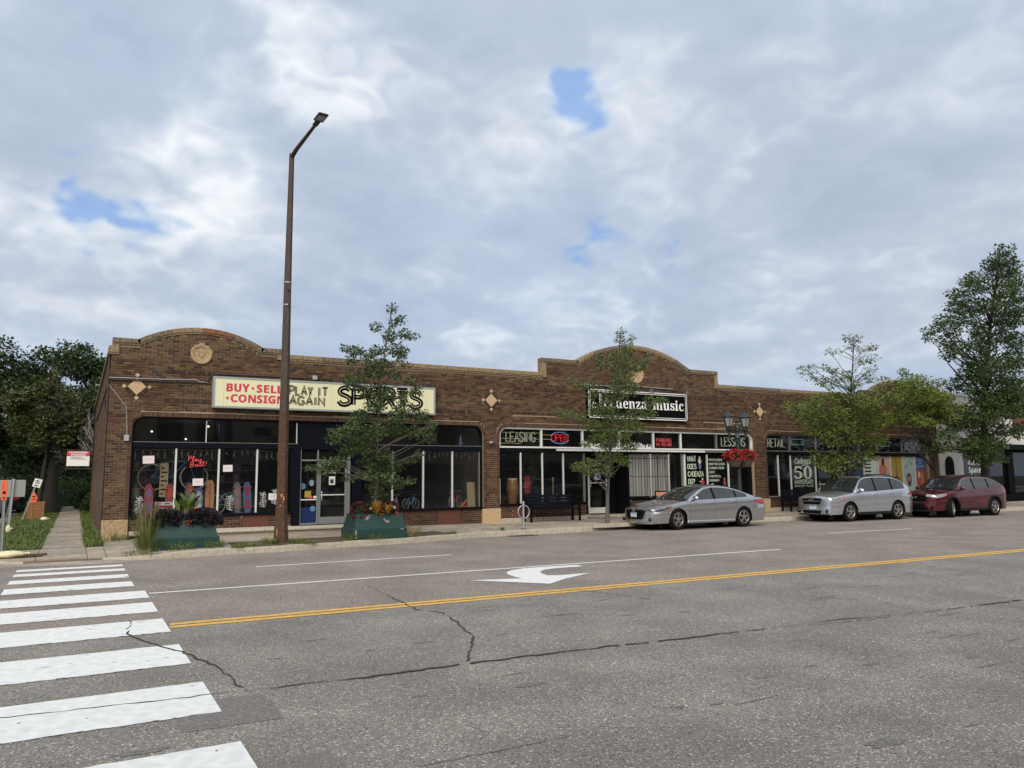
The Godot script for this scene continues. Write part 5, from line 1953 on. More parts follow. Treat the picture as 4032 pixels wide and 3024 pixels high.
# ------------------------------------------------------------------ neighbouring buildings
func neighbours() -> void:
	var b: MB
	# white painted building beyond the row
	var w := thing("white_building", "white painted brick building with dark shop front beyond the brick row", "building", Vector3(48, 0.15, FZ))
	b = MB.new()
	b.bx(39.16, 58, 3.35, 5.9, -46, FZ + 0.03)
	b.bx(39.16, 41.2, 0.0, 3.35, FZ - 0.5, FZ + 0.03)
	b.bx(57.0, 58, 0.0, 3.35, FZ - 0.5, FZ + 0.03)
	b.bx(39.16, 58, 0, 3.35, -46, -45.8)
	partw(b, "wall", M.white_brick, w)
	b = MB.new()
	var y := 0.2
	var row := 0
	while y < 5.85:
		var x := 39.17 - (0.1 if row % 2 else 0.0)
		while x < (41.2 if y < 3.35 else 47.0):
			b.bx(maxf(x, 39.17), minf(x + 0.2, 41.19 if y < 3.35 else 47.0), y + 0.006, y + 0.07, FZ + 0.03, FZ + 0.036 + rng.randf_range(0, 0.004))
			x += 0.21
		y += 0.078
		row += 1
	var br := partw(b, "brickwork", M.white_brick, w)
	br.set_meta("kind", "stuff")
	b = MB.new()
	var arch := PackedVector2Array([Vector2(39.55, 0.9), Vector2(40.35, 0.9)])
	for k in 11:
		arch.append(Vector2(39.95 + 0.4 * cos(PI * k / 10.0), 2.2 + 0.45 * sin(PI * k / 10.0)))
	b.prism(arch, FZ + 0.02, FZ + 0.05)
	partw(b, "arched_window", M.sign_black, w)
	b = MB.new()
	b.bx(41.2, 57, 0.15, 3.35, FZ - 0.6, FZ - 0.5)
	b.bx(41.2, 57, 0.15, 0.6, FZ - 0.5, FZ - 0.1)
	b.bx(45.6, 46.2, 0.6, 3.35, FZ - 0.5, FZ - 0.05)
	partw(b, "shop_front", M.sign_black, w)
	for q in [[41.25, 43.4], [43.5, 45.6], [46.25, 49.0], [49.1, 53.0]]:
		b = MB.new()
		b.rect(q[0], q[1], 0.65, 2.9, FZ - 0.2)
		partw(b, "window_pane", M.glass, w)
	b = MB.new()
	b.bx(41.25, 57, 3.05, 3.3, FZ - 0.3, FZ + 0.2)
	partw(b, "canopy", M.black_paint, w)
	b = MB.new()
	b.bx(39.1, 58.05, 5.9, 6.02, -46, FZ + 0.09)
	partw(b, "cornice", M.white_brick, w)
	b = MB.new()
	for i in 10:
		for j in 6:
			b.box(Vector3(41.5 + i * 0.28, 4.0 + j * 0.28, FZ + 0.05), Vector3(0.18, 0.18, 0.04), Basis(Vector3(0, 0, 1), PI / 4))
	partw(b, "relief_pattern", M.white_brick, w)
	b = MB.new()
	b.bx(46.3, 50, 4.3, 5.2, FZ + 0.031, FZ + 0.12)
	partw(b, "sign_band", M.red_patch, w)
	words(w, "Retail", 42.0, 43.15, 2.2, 2.52, FZ - 0.19, M.white_letter)
	words(w, "Space", 42.03, 43.2, 1.68, 2.08, FZ - 0.19, M.white_letter)
	b = MB.new()
	b.bx(58.05, 80, 0, 7.5, -46, FZ + 0.1)
	var far := thing("brick_building", "plain red-brown brick building past the white one", "building", Vector3(69, 0.1, FZ - 5))
	partw(b, "wall", M.red_patch, far)
	for i in 5:
		b = MB.new()
		b.bx(59.5 + i * 4, 62 + i * 4, 0.8, 2.9, FZ + 0.1, FZ + 0.14)
		partw(b, "window", M.sign_black, far)
	# the row across the road, behind the camera: the shop glass mirrors it
	var op := thing("opposite_building", "brick shop row in sunlit tones across the road mirrored in the windows", "building", Vector3(18, 0.1, 8))
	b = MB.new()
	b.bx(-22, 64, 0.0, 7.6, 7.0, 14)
	partw(b, "wall", matq("sunlit_tone_wall", 0.52, 0.40, 0.28, 0.9), op)  # brown brick, colour raised to stand in for sunlight on it
	for i in 14:
		b = MB.new()
		b.bx(-20 + i * 6.0, -15.6 + i * 6.0, 0.7, 2.9, 6.95, 7.0)
		partw(b, "shop_window", M.sign_black, op)
		b = MB.new()
		b.bx(-19.4 + i * 6.0, -18.0 + i * 6.0, 4.2, 6.0, 6.95, 7.0)
		b.bx(-17.2 + i * 6.0, -15.8 + i * 6.0, 4.2, 6.0, 6.95, 7.0)
		partw(b, "upper_window", M.sign_black, op)
	b = MB.new()
	b.bx(-22.1, 64.1, 7.6, 7.85, 6.8, 14)
	partw(b, "cornice", M.coping_grey, op)
	b = MB.new()
	b.quad(Vector3(-120, 0.12, 6.99), Vector3(200, 0.12, 6.99), Vector3(200, 0.12, 0.62), Vector3(-120, 0.12, 0.62))
	b.quad(Vector3(-120, -0.02, 0.62), Vector3(200, -0.02, 0.62), Vector3(200, 0.12, 0.62), Vector3(-120, 0.12, 0.62))
	struct(b, "near_sidewalk", M.concrete_walk)

# ------------------------------------------------------------------ street furniture
func flat_tube(b: MB, rings: Array, sides: int, turn := 0.0) -> void:
	# rings: [centre, radius]; flat facets
	for i in rings.size() - 1:
		for k in sides:
			var t0 := TAU * k / sides + turn
			var t1 := TAU * (k + 1) / sides + turn
			var d0 := Vector3(cos(t0), 0, -sin(t0))
			var d1 := Vector3(cos(t1), 0, -sin(t1))
			b.quad(rings[i][0] + d0 * rings[i][1], rings[i][0] + d1 * rings[i][1], rings[i + 1][0] + d1 * rings[i + 1][1], rings[i + 1][0] + d0 * rings[i + 1][1])

func lantern(t: Node3D, at: Vector3) -> void:
	var o := Node3D.new()
	o.name = "lantern"
	t.add_child(o, true)
	o.position = at
	var b := MB.new()
	flat_tube(b, [[Vector3.ZERO, 0.1], [Vector3(0, 0.1, 0), 0.115]], 6)
	for k in 6:
		var a := TAU * k / 6
		b.tube([Vector3(cos(a) * 0.115, 0.1, -sin(a) * 0.115), Vector3(cos(a) * 0.19, 0.42, -sin(a) * 0.19)], [0.013], 5)
	flat_tube(b, [[Vector3(0, 0.41, 0), 0.2], [Vector3(0, 0.44, 0), 0.245], [Vector3(0, 0.46, 0), 0.24], [Vector3(0, 0.55, 0), 0.13], [Vector3(0, 0.6, 0), 0.05], [Vector3(0, 0.63, 0), 0.035], [Vector3(0, 0.66, 0), 0.02], [Vector3(0, 0.75, 0), 0.004]], 12)
	part(b, "lantern_frame", M.lamp_green, o)
	b = MB.new()
	flat_tube(b, [[Vector3(0, 0.1, 0), 0.105], [Vector3(0, 0.41, 0), 0.182]], 6)
	part(b, "lantern_glass", M.lantern_glass, o)

func bench(at: Vector3, w: float, label: String, turn := 0.0) -> void:
	var t := thing("bench", label, "bench", at, turn)
	var b := MB.new()
	for i in 4:
		b = MB.new()
		b.rbox(Vector3(0, 0.44, 0.2 - i * 0.125), Vector3(w, 0.035, 0.115), 0.008)
		part(b, "seat_slat", M.bench_navy, t)
	for i in 4:
		b = MB.new()
		b.rbox(Vector3(0, 0.54 + i * 0.115, -0.25 - i * 0.03), Vector3(w - 0.16, 0.105, 0.03), 0.008, Basis(Vector3.RIGHT, -0.25))
		part(b, "back_slat", M.bench_navy, t)
	for s in [-1.0, 1.0]:
		for z in [0.2, -0.26]:
			b = MB.new()
			b.rbox(Vector3(s * (w / 2 - 0.04), 0.31 if z > 0 else 0.46, z), Vector3(0.075, 0.62 if z > 0 else 0.92, 0.075), 0.01)
			part(b, "leg", M.bench_black, t)
		b = MB.new()
		b.rbox(Vector3(s * (w / 2 - 0.04), 0.64, -0.02), Vector3(0.08, 0.04, 0.52), 0.01)
		part(b, "armrest", M.bench_black, t)

func planter(called: String, label: String, at: Vector3, w: float, d: float, worn: bool) -> Node3D:
	var t := thing(called, label, "planter", at)
	var b := MB.new()
	b.rbox(Vector3(0, 0.14, 0), Vector3(w, 0.30, d), 0.025)
	part(b, "base", M.planter_green, t)
	b = MB.new()
	var y0 := 0.285
	var y1 := 0.66
	var lo := Vector2(w / 2 - 0.04, d / 2 - 0.04)
	var hi := Vector2(w / 2 - 0.13, d / 2 - 0.13)
	var q := [[-1, 1], [1, 1], [1, -1], [-1, -1]]
	for k in 4:
		var a: Array = q[k]
		var c: Array = q[(k + 1) % 4]
		b.quad(Vector3(a[0] * lo.x, y0, a[1] * lo.y), Vector3(c[0] * lo.x, y0, c[1] * lo.y), Vector3(c[0] * hi.x, y1, c[1] * hi.y), Vector3(a[0] * hi.x, y1, a[1] * hi.y))
		b.quad(Vector3(a[0] * hi.x, y1, a[1] * hi.y), Vector3(c[0] * hi.x, y1, c[1] * hi.y), Vector3(c[0] * (hi.x - 0.06), y1, c[1] * (hi.y - 0.06)), Vector3(a[0] * (hi.x - 0.06), y1, a[1] * (hi.y - 0.06)))
		b.quad(Vector3(a[0] * (hi.x - 0.06), y1, a[1] * (hi.y - 0.06)), Vector3(c[0] * (hi.x - 0.06), y1, c[1] * (hi.y - 0.06)), Vector3(c[0] * (hi.x - 0.06), y1 - 0.15, c[1] * (hi.y - 0.06)), Vector3(a[0] * (hi.x - 0.06), y1 - 0.15, a[1] * (hi.y - 0.06)))
	part(b, "tub", M.planter_green, t)
	b = MB.new()
	b.bx(-hi.x + 0.05, hi.x - 0.05, 0.4, y1 - 0.05, -hi.y + 0.05, hi.y - 0.05)
	part(b, "earth", M.soil, t)
	if worn:
		# chipped paint showing the concrete
		b = MB.new()
		var sl := (lo.y - hi.y) / (y1 - y0)
		for e in [[-0.34, 0.56, 0.07, 0.04], [-0.28, 0.61, 0.035, 0.015], [-0.37, 0.52, 0.03, 0.02], [0.12, 0.51, 0.02, 0.035], [0.2, 0.45, 0.055, 0.03], [0.15, 0.48, 0.02, 0.02]]:
			var p := PackedVector2Array()
			for k in 11:
				var a := TAU * k / 11
				var r := rng.randf_range(0.55, 1.2)
				p.append(Vector2(e[0] + cos(a) * e[2] * r, e[1] + sin(a) * e[3] * r))
			var idx := Geometry2D.triangulate_polygon(p)
			for i in range(0, idx.size(), 3):
				var v := []
				for j in 3:
					var f := p[idx[i + j]]
					v.append(Vector3(f.x, f.y, lo.y - (f.y - y0) * sl + 0.004))
				b.tri(v[0], v[1], v[2])
		for e in [[-0.68, 0.17, 0.03, 0.12], [-0.66, 0.07, 0.04, 0.04], [-0.42, 0.27, 0.05, 0.015], [-0.1, 0.28, 0.06, 0.01], [0.25, 0.28, 0.08, 0.01], [0.6, 0.24, 0.07, 0.015]]:
			var p := PackedVector2Array()
			for k in 11:
				var a := TAU * k / 11
				var r := rng.randf_range(0.55, 1.1)
				p.append(Vector2(e[0] + cos(a) * e[2] * r, minf(e[1] + sin(a) * e[3] * r, 0.262)))
			b.prism(p, d / 2, d / 2 + 0.003, Transform3D(), false)
		part(b, "chipped_paint", M.bare_concrete, t)
	return t

func street_things() -> void:
	var b: MB
	var t: Node3D
	# tall rusty street light
	t = thing("street_light", "tall rusty tapered steel street light with single bent arm at the curb", "street light", Vector3(4.58, 0.13, -20.1))
	b = MB.new()
	flat_tube(b, [[Vector3(0, 0.0, 0), 0.215], [Vector3(0, 0.12, 0), 0.20], [Vector3(0, 0.55, 0), 0.165], [Vector3(0, 0.9, 0), 0.15], [Vector3(0, 0.92, 0), 0.142], [Vector3(0, 3.3, 0), 0.128]], 8, 0.2)
	var pole := part(b, "pole_foot", M.rust, t)
	b = MB.new()
	b.rbox(Vector3(0, 0.02, 0), Vector3(0.36, 0.05, 0.36), 0.01)
	part(b, "base_plate", M.rust, t)
	b = MB.new()
	for e in [[-0.03, 1.2, 0.05, 0.05], [0.02, 1.12, 0.03, 0.07], [-0.05, 0.95, 0.03, 0.03], [0.0, 1.03, 0.02, 0.03], [-0.13, 0.3, 0.02, 0.12]]:
		var p := PackedVector2Array()
		for k in 9:
			var a := TAU * k / 9
			var r := rng.randf_range(0.4, 1.1)
			p.append(Vector2(e[0] + cos(a) * e[2] * r, e[1] + sin(a) * e[3] * r))
		b.prism(p, 0.136, 0.152 if e[1] < 0.9 else 0.146, Transform3D(Basis(Vector3.UP, -0.05), Vector3(0, 0, 0.0)), false)
	part(b, "bare_rust", M.rust_orange, pole)
	b = MB.new()
	flat_tube(b, [[Vector3(0, 3.3, 0), 0.128], [Vector3(0, 6.5, 0), 0.102], [Vector3(0.02, 10.28, 0), 0.07], [Vector3(0.02, 10.3, 0), 0.0]], 8, 0.2)
	part(b, "pole", M.dark_steel, t)
	b = MB.new()
	b.tube([Vector3(0.02, 10.2, 0), Vector3(0.06, 10.29, 0.35), Vector3(0.19, 10.42, 1.75)], [0.065, 0.055, 0.04], 8)
	part(b, "arm", M.dark_steel, t)
	b = MB.new()
	var hb := Basis(Vector3.UP, 0.09) * Basis(Vector3.RIGHT, -0.08)
	b.rbox(Vector3(0.225, 10.46, 2.1), Vector3(0.26, 0.05, 0.40), 0.02, hb)
	b.rbox(Vector3(0.20, 10.44, 1.78), Vector3(0.13, 0.07, 0.26), 0.02, hb)
	var hd := part(b, "lamp_head", M.dark_steel, t)
	b = MB.new()
	b.rbox(Vector3(0.225, 10.425, 2.12), Vector3(0.2, 0.012, 0.24), 0.004, hb)
	part(b, "lens", M.grey_box, hd)
	for y in [6.72, 6.12]:
		b = MB.new()
		flat_tube(b, [[Vector3(0, y, 0), 0.108], [Vector3(0, y + 0.03, 0), 0.108]], 12)
		part(b, "strap", M.galvanised, t)
	b = MB.new()
	b.rbox(Vector3(0.02, 6.6, 0.12), Vector3(0.09, 0.2, 0.06), 0.01)
	b.rbox(Vector3(0.03, 6.3, 0.115), Vector3(0.05, 0.35, 0.04), 0.01)
	part(b, "control_box", M.dark_steel, t)
	# two-lantern post with flower baskets
	t = thing("lamp_post", "dark green two-lantern lamp post carrying red flower baskets", "lamp post", Vector3(21.45, 0.15, -20.95))
	b = MB.new()
	b.lathe([[0.21, 0.0], [0.2, 0.12], [0.16, 0.16], [0.15, 0.55], [0.11, 0.65], [0.095, 0.7]], Vector3.ZERO, 12)
	part(b, "post_base", M.lamp_green, t)
	b = MB.new()
	b.lathe([[0.09, 0.7], [0.075, 2.8], [0.1, 2.82], [0.1, 2.9], [0.13, 2.98], [0.07, 3.12], [0.06, 3.2], [0.11, 3.22], [0.115, 3.36], [0.07, 3.44], [0.05, 3.52], [0.03, 3.56], [0.06, 3.6], [0.0, 3.68]], Vector3.ZERO, 12)
	part(b, "post", M.lamp_green, t)
	b = MB.new()
	b.tube([Vector3(-0.5, 3.27, 0), Vector3(0.5, 3.27, 0)], [0.05], 8)
	for s in [-1.0, 1.0]:
		b.lathe([[0.02, -0.3], [0.05, -0.25], [0.055, -0.05], [0.11, 0.0], [0.12, 0.06]], Vector3(s * 0.42, 3.25, 0), 10)
	part(b, "cross_arm", M.lamp_green, t)
	lantern(t, Vector3(-0.42, 3.31, 0))
	lantern(t, Vector3(0.42, 3.31, 0))
	for s in [[-0.3, 0.1, "grey hanging basket of red begonias on the lantern post side towards the black sign"], [0.25, 0.12, "grey hanging basket of red begonias on the lantern post side towards the silver SUV"]]:
		var k := thing("flower_basket", s[2], "flower basket", Vector3(21.45 + s[0], 2.05, -20.95 + s[1]), 0.0, "baskets on the lantern post")
		b = MB.new()
		flat_tube(b, [[Vector3(0, 0.0, 0), 0.17], [Vector3(0, 0.26, 0), 0.30]], 10)
		b.lathe([[0.0, 0.001], [0.17, 0.0]], Vector3.ZERO, 10)
		b.lathe([[0.30, 0.26], [0.0, 0.22]], Vector3.ZERO, 10)
		part(b, "bowl", M.basket, k)
		b = MB.new()
		b.tinted = true
		var f := MB.new()
		f.tinted = true
		for i in 700:
			var d := rand_dir()
			var p := Vector3(d.x * 0.42, 0.42 + d.y * 0.22, d.z * 0.36) * Vector3(1, 1, 1)
			b.tint(Color(0.03, 0.05, 0.015).lerp(Color(0.05, 0.02, 0.02), rng.randf()))
			b.leaf(p * rng.randf_range(0.6, 1.0) + Vector3(0, 0.05, 0), rand_dir(), rand_dir(), 0.09, 0.06)
		for i in 300:
			var d := rand_dir()
			var p := Vector3(d.x * 0.45, 0.0, d.z * 0.40) * sqrt(rng.randf()) + Vector3(0, 0.40 + d.y * 0.22, 0)
			var hue := rng.randf()
			f.tint(Color(0.42, 0.008, 0.016).lerp(Color(0.62, 0.045, 0.035), hue))
			for j in 5:
				f.leaf(p, (d + rand_dir() * 0.9).normalized(), rand_dir(), 0.06, 0.055)
		part(b, "foliage", M.leaf, k)
		part(f, "flowers", M.petal, k)
	b = MB.new()
	b.tube([Vector3(-0.3, 2.25, 0.1), Vector3(-0.05, 2.2, 0.02)], [0.018], 6)
	b.tube([Vector3(0.25, 2.25, 0.1), Vector3(0.05, 2.2, 0.02)], [0.018], 6)
	b.tube([Vector3(-0.25, 1.88, 0.1), Vector3(0.22, 1.88, 0.12)], [0.018], 6)
	b.tube([Vector3(-0.3, 1.9, 0.1), Vector3(-0.06, 1.86, 0.0)], [0.018], 6)
	part(b, "basket_bracket", M.lamp_green, t)
	# bicycle post
	t = thing("bike_rack", "grey steel bicycle post with a ring standing on the sidewalk", "bike rack", Vector3(12.07, 0.155, -20.78))
	b = MB.new()
	b.lathe([[0.036, 0.0], [0.036, 0.8], [0.03, 0.84], [0.0, 0.85]], Vector3.ZERO, 12)
	part(b, "post", M.galvanised, t)
	b = MB.new()
	var ring := []
	for k in 25:
		ring.append(Vector3(cos(TAU * k / 24) * 0.2, 0.52 + sin(TAU * k / 24) * 0.2, 0.02))
	b.tube(ring, [0.02], 8, false)
	part(b, "ring", M.galvanised, t)
	b = MB.new()
	b.lathe([[0.09, 0.0], [0.09, 0.012], [0.0, 0.012]], Vector3.ZERO, 12)
	part(b, "foot_plate", M.dark_steel, t)
	bench(Vector3(14.97, 0.168, -23.66), 2.12, "dark navy slatted bench under the windows beside the bicycle post")
	bench(Vector3(28.15, 0.165, -23.75), 2.12, "dark navy slatted bench under the anniversary lettering behind the silver SUV")
	planter("planter", "green concrete planter with dark purple foliage and canna beside the tall grass", Vector3(2.32, 0.12, -20.35), 1.5, 1.15, false)
	planter("planter", "chipped green concrete planter holding a small tree and orange croton", Vector3(7.12, 0.14, -20.35), 1.5, 1.1, true)
	# tree pit with its own low kerb
	t = thing("tree_pit", "low concrete-edged tree pit with earth and weeds at the curb", "tree pit", Vector3(15.36, 0.15, -20.9))
	b = MB.new()
	for q in [[-0.85, -0.71, -0.55, 0.4], [0.71, 0.85, -0.55, 0.4], [-0.71, 0.71, 0.26, 0.4], [-0.71, 0.71, -0.55, -0.41]]:
		b.bx(q[0], q[1], -0.05, 0.075, q[2], q[3])
	part(b, "edging", M.curbstone, t)
	b = MB.new()
	b.bx(-0.71, 0.71, -0.05, 0.035, -0.41, 0.26)
	part(b, "earth", M.soil, t)
	# pavement board behind the sedan
	t = thing("sandwich_board", "dark framed orange poster board standing by the barred window", "sign board", Vector3(20.05, 0.17, -23.7))
	b = MB.new()
	b.rbox(Vector3(0, 0.5, 0), Vector3(0.62, 1.0, 0.04), 0.01, Basis(Vector3.RIGHT, -0.12))
	part(b, "frame", M.sign_black, t)
	b = MB.new()
	b.rbox(Vector3(0, 0.5, 0.022), Vector3(0.53, 0.9, 0.012), 0.003, Basis(Vector3.RIGHT, -0.12))
	part(b, "poster", matq("poster_orange", 0.5, 0.22, 0.13, 0.7), t)
	left_corner()

func post_u(b: MB, a: Vector3, c: Vector3, w := 0.045) -> void:
	# a steel U-channel sign post
	var d := (c - a).normalized()
	var s := Vector3(1, 0, 0)
	s = (s - d * s.dot(d)).normalized()
	var f := s.cross(d)
	var bs := Basis(s, d, f)
	var mid := (a + c) / 2
	var l := a.distance_to(c)
	b.box(mid, Vector3(w, l, 0.006), bs)
	b.box(mid + s * w * 0.5 + f * 0.012, Vector3(0.006, l, 0.03), bs)
	b.box(mid - s * w * 0.5 + f * 0.012, Vector3(0.006, l, 0.03), bs)

func left_corner() -> void:
	var b: MB
	var t: Node3D
	# customer parking sign on a bracket from the side wall
	t = thing("parking_sign", "red and white customer parking sign bracketed out from the side wall", "sign", Vector3(0.05, 2.1, -28))
	b = MB.new()
	b.rbox(Vector3(0.02, 2.45, -28), Vector3(0.63, 0.47, 0.03), 0.006)
	partw(b, "panel", M.white_letter, t)
	b = MB.new()
	b.bx(-0.294, 0.334, 2.53, 2.684, -27.986, -27.98)
	partw(b, "red_band", M.sign_red, t)
	words(t, "CUSTOMER", -0.24, 0.27, 2.612, 2.672, -27.982, M.white_letter, "Droid Sans", 700, 0.4)
	words(t, "PARKING", -0.18, 0.22, 2.54, 2.60, -27.982, M.white_letter, "Droid Sans", 700, 0.4)
	words(t, "CADENZA MUSIC", -0.20, 0.12, 2.47, 2.495, -27.986, M.sign_black)
	words(t, "PLAY IT AGAIN SPORTS", -0.20, 0.22, 2.425, 2.45, -27.986, M.sign_black)
	b = MB.new()
	b.tube([Vector3(-0.33, 2.72, -28), Vector3(0.69, 2.72, -28)], [0.012], 6)
	b.tube([Vector3(-0.35, 2.13, -28), Vector3(0.69, 2.13, -28)], [0.012], 6)
	b.tube([Vector3(-0.28, 2.13, -28), Vector3(-0.28, 2.22, -28)], [0.01], 6)
	b.tube([Vector3(0.29, 2.13, -28), Vector3(0.29, 2.22, -28)], [0.01], 6)
	partw(b, "bracket", M.dark_steel, t)
	# orange marker on a post by the ramp
	t = thing("marker_post", "narrow orange marker panel on a steel post beside the ramp", "sign", Vector3(-1.39, 0.06, -21))
	b = MB.new()
	post_u(b, Vector3(0, -0.02, 0), Vector3(-0.02, 1.66, 0))
	part(b, "post", M.galvanised, t)
	b = MB.new()
	b.rbox(Vector3(-0.02, 1.48, 0.02), Vector3(0.11, 0.44, 0.012), 0.003)
	part(b, "marker_panel", matq("orange_sheet", 0.75, 0.11, 0.02, 0.5), t)
	b = MB.new()
	b.bx(-0.05, -0.045, 1.5, 1.65, 0.027, 0.03)
	b.bx(-0.045, 0.01, 1.4, 1.46, 0.027, 0.03)
	b.bx(-0.03, 0.0, 1.29, 1.33, 0.027, 0.03)
	part(b, "print", M.sign_black, t)
	# sign seen from behind
	t = thing("road_sign", "grey back of a wide road sign on a steel post in the grass", "sign", Vector3(-1.92, 0.06, -31))
	b = MB.new()
	post_u(b, Vector3(0, -0.02, -0.03), Vector3(0.07, 1.78, -0.03), 0.09)
	part(b, "post", M.galvanised, t)
	b = MB.new()
	b.prism(round_rect(-0.85, 0.43, 1.18, 1.75, 0.04), -0.075, -0.065)
	part(b, "sign_back", matq("sign_back", 0.30, 0.31, 0.31, 0.55, 0.3), t)
	b = MB.new()
	post_u(b, Vector3(-0.22, -0.02, -0.3), Vector3(0.06, 1.2, -0.1), 0.04)
	part(b, "brace", M.galvanised, t)
	# leaning no-parking sign
	t = thing("no_parking_sign", "small white no-parking sign on a leaning steel post", "sign", Vector3(-1.99, 0.06, -40))
	b = MB.new()
	post_u(b, Vector3(0, 0, 0), Vector3(0.5, 1.75, 0), 0.06)
	part(b, "post", M.galvanised, t)
	var lean := Transform3D(Basis(Vector3(0, 0, 1), -0.27), Vector3(0.5, 1.62, 0.02))
	b = MB.new()
	b.prism(round_rect(-0.15, 0.15, -0.17, 0.2, 0.02), 0.0, 0.006, lean)
	var sp := part(b, "sign_face", M.white_letter, t)
	b = MB.new()
	for k in 20:
		var a := TAU * k / 20
		var c := TAU * (k + 1) / 20
		b.ribbon(PackedVector2Array([Vector2(cos(a) * 0.09, 0.06 + sin(a) * 0.09), Vector2(cos(c) * 0.09, 0.06 + sin(c) * 0.09)]), 0.018, 0.009, lean)
	b.ribbon(PackedVector2Array([Vector2(-0.06, 0.12), Vector2(0.06, 0.0)]), 0.018, 0.009, lean)
	b.rect(-0.08, 0.08, -0.12, -0.08, 0.009, lean)
	part(b, "print", M.sign_black, sp)
	b = MB.new()
	lettered(b, "P", -0.025, 0.03, 0.01, 0.11, 0.018, 0.011, lean)
	part(b, "print", M.sign_black, sp)
	# slatted wooden box with an orange sign leaning on it
	t = thing("wooden_box", "brown slatted wooden box in the grass", "box", Vector3(-1.53, 0.06, -41))
	var wood := matq("box_wood", 0.30, 0.145, 0.06, 0.8)
	b = MB.new()
	b.bx(-0.32, 0.32, 0.0, 0.74, -0.55, -0.02)
	part(b, "core", matq("box_dark", 0.05, 0.03, 0.02, 0.9), t)
	for i in 11:
		b = MB.new()
		b.rbox(Vector3(0, 0.035 + i * 0.068, 0), Vector3(0.66, 0.055, 0.03), 0.005)
		part(b, "slat", wood, t)
	for x in [-0.31, -0.13, 0.32]:
		b = MB.new()
		b.rbox(Vector3(x, 0.38, 0.022), Vector3(0.035, 0.76, 0.02), 0.004)
		part(b, "corner_post", wood, t)
	b = MB.new()
	b.rbox(Vector3(0, 0.77, -0.27), Vector3(0.7, 0.04, 0.6), 0.006)
	part(b, "lid", wood, t)
	t = thing("work_sign", "folded orange road-work sign standing on the wooden box", "sign", Vector3(-1.63, 0.85, -41.1))
	b = MB.new()
	b.prism(PackedVector2Array([Vector2(-0.15, 0.0), Vector2(0.1, 0.0), Vector2(0.15, 0.16), Vector2(0.02, 0.46), Vector2(-0.03, 0.44), Vector2(-0.14, 0.14)]), 0.0, 0.02, Transform3D(Basis(Vector3.RIGHT, -0.1), Vector3.ZERO))
	var ws := part(b, "sheet", matq("orange_sheet", 0.75, 0.11, 0.02, 0.5), t)
	b = MB.new()
	b.rect(-0.09, 0.09, 0.09, 0.12, 0.026, Transform3D(Basis(Vector3.RIGHT, -0.1), Vector3.ZERO))
	b.rect(-0.05, 0.05, 0.2, 0.26, 0.026, Transform3D(Basis(Vector3.RIGHT, -0.1), Vector3.ZERO))
	part(b, "print", M.sign_black, ws)
	# sandbags
	for q in [[-1.2, -20.55, 0.62, 0.17, "pale yellow sandbag lying on the marker post's foot at the ramp"], [-1.12, -39.5, 0.3, 0.18, "small pale yellow sandbag in the grass before the wooden box"], [-1.87, -30.6, 0.16, 0.28, "slumped pale yellow sandbag at the foot of the road sign"]]:
		t = thing("sandbag", q[4], "sandbag", Vector3(q[0], 0.05, q[1]))
		b = MB.new()
		var rows := []
		for i in 11:
			var line := PackedVector3Array()
			var v := PI * i / 10.0
			for j in 19:
				var u := TAU * j / 18.0
				var r := 1.0 + 0.10 * sin(u * 3.0 + v * 2.0) + 0.05 * sin(u * 7.0)
				line.append(Vector3(sin(v) * cos(u) * q[2] * 0.5 * r, (1.0 - cos(v)) * 0.5 * q[3] * (0.9 + 0.1 * r) , -sin(v) * sin(u) * q[2] * 0.33 * r))
			rows.append(line)
		b.grid(rows)
		part(b, "sack", matq("sack", 0.60, 0.56, 0.36, 0.9), t)
		b = MB.new()
		b.tube([Vector3(q[2] * 0.45, q[3] * 0.5, 0), Vector3(q[2] * 0.56, q[3] * 0.62, 0.01), Vector3(q[2] * 0.62, q[3] * 0.5, 0.03)], [0.03, 0.02, 0.035], 6)
		part(b, "tied_end", M.sack, t)
	# metal feet of the marker stand
	t = thing("sign_stand", "two dark steel stand feet lying beside the sandbag", "stand", Vector3(-0.95, 0.06, -20.45))
	for z in [0.0, -0.28]:
		b = MB.new()
		b.rbox(Vector3(0.0 - z * 0.3, 0.03, z), Vector3(0.75, 0.05, 0.07), 0.01)
		part(b, "foot", M.rust, t)

func rand_dir() -> Vector3:
	var z := rng.randf_range(-1, 1)
	var a := rng.randf_range(0, TAU)
	var r := sqrt(1.0 - z * z)
	return Vector3(r * cos(a), z, r * sin(a))

# ------------------------------------------------------------------ vehicles
func cv(a: Array, x: float) -> float:
	# smooth curve through [x, y, x, y ...]
	var n := a.size() / 2
	if x <= a[0]:
		return a[1]
	if x >= a[(n - 1) * 2]:
		return a[(n - 1) * 2 + 1]
	var i := 0
	while i < n - 2 and x > a[(i + 1) * 2]:
		i += 1
	var x0: float = a[i * 2]
	var x1: float = a[i * 2 + 2]
	var y0: float = a[i * 2 + 1]
	var y1: float = a[i * 2 + 3]
	var m := (y1 - y0) / (x1 - x0)
	var m0 := m
	var m1 := m
	if i > 0:
		var mp: float = (y0 - a[i * 2 - 1]) / (x0 - a[i * 2 - 2])
		m0 = 0.0 if mp * m < 0 else 2.0 * mp * m / (mp + m) if absf(mp + m) > 1e-6 else 0.0
	if i < n - 2:
		var mn: float = (a[i * 2 + 5] - y1) / (a[i * 2 + 4] - x1)
		m1 = 0.0 if mn * m < 0 else 2.0 * mn * m / (mn + m) if absf(mn + m) > 1e-6 else 0.0
	var t := (x - x0) / (x1 - x0)
	var h := x1 - x0
	return y0 * (2 * t * t * t - 3 * t * t + 1) + h * m0 * (t * t * t - 2 * t * t + t) + y1 * (3 * t * t - 2 * t * t * t) + h * m1 * (t * t * t - t * t)

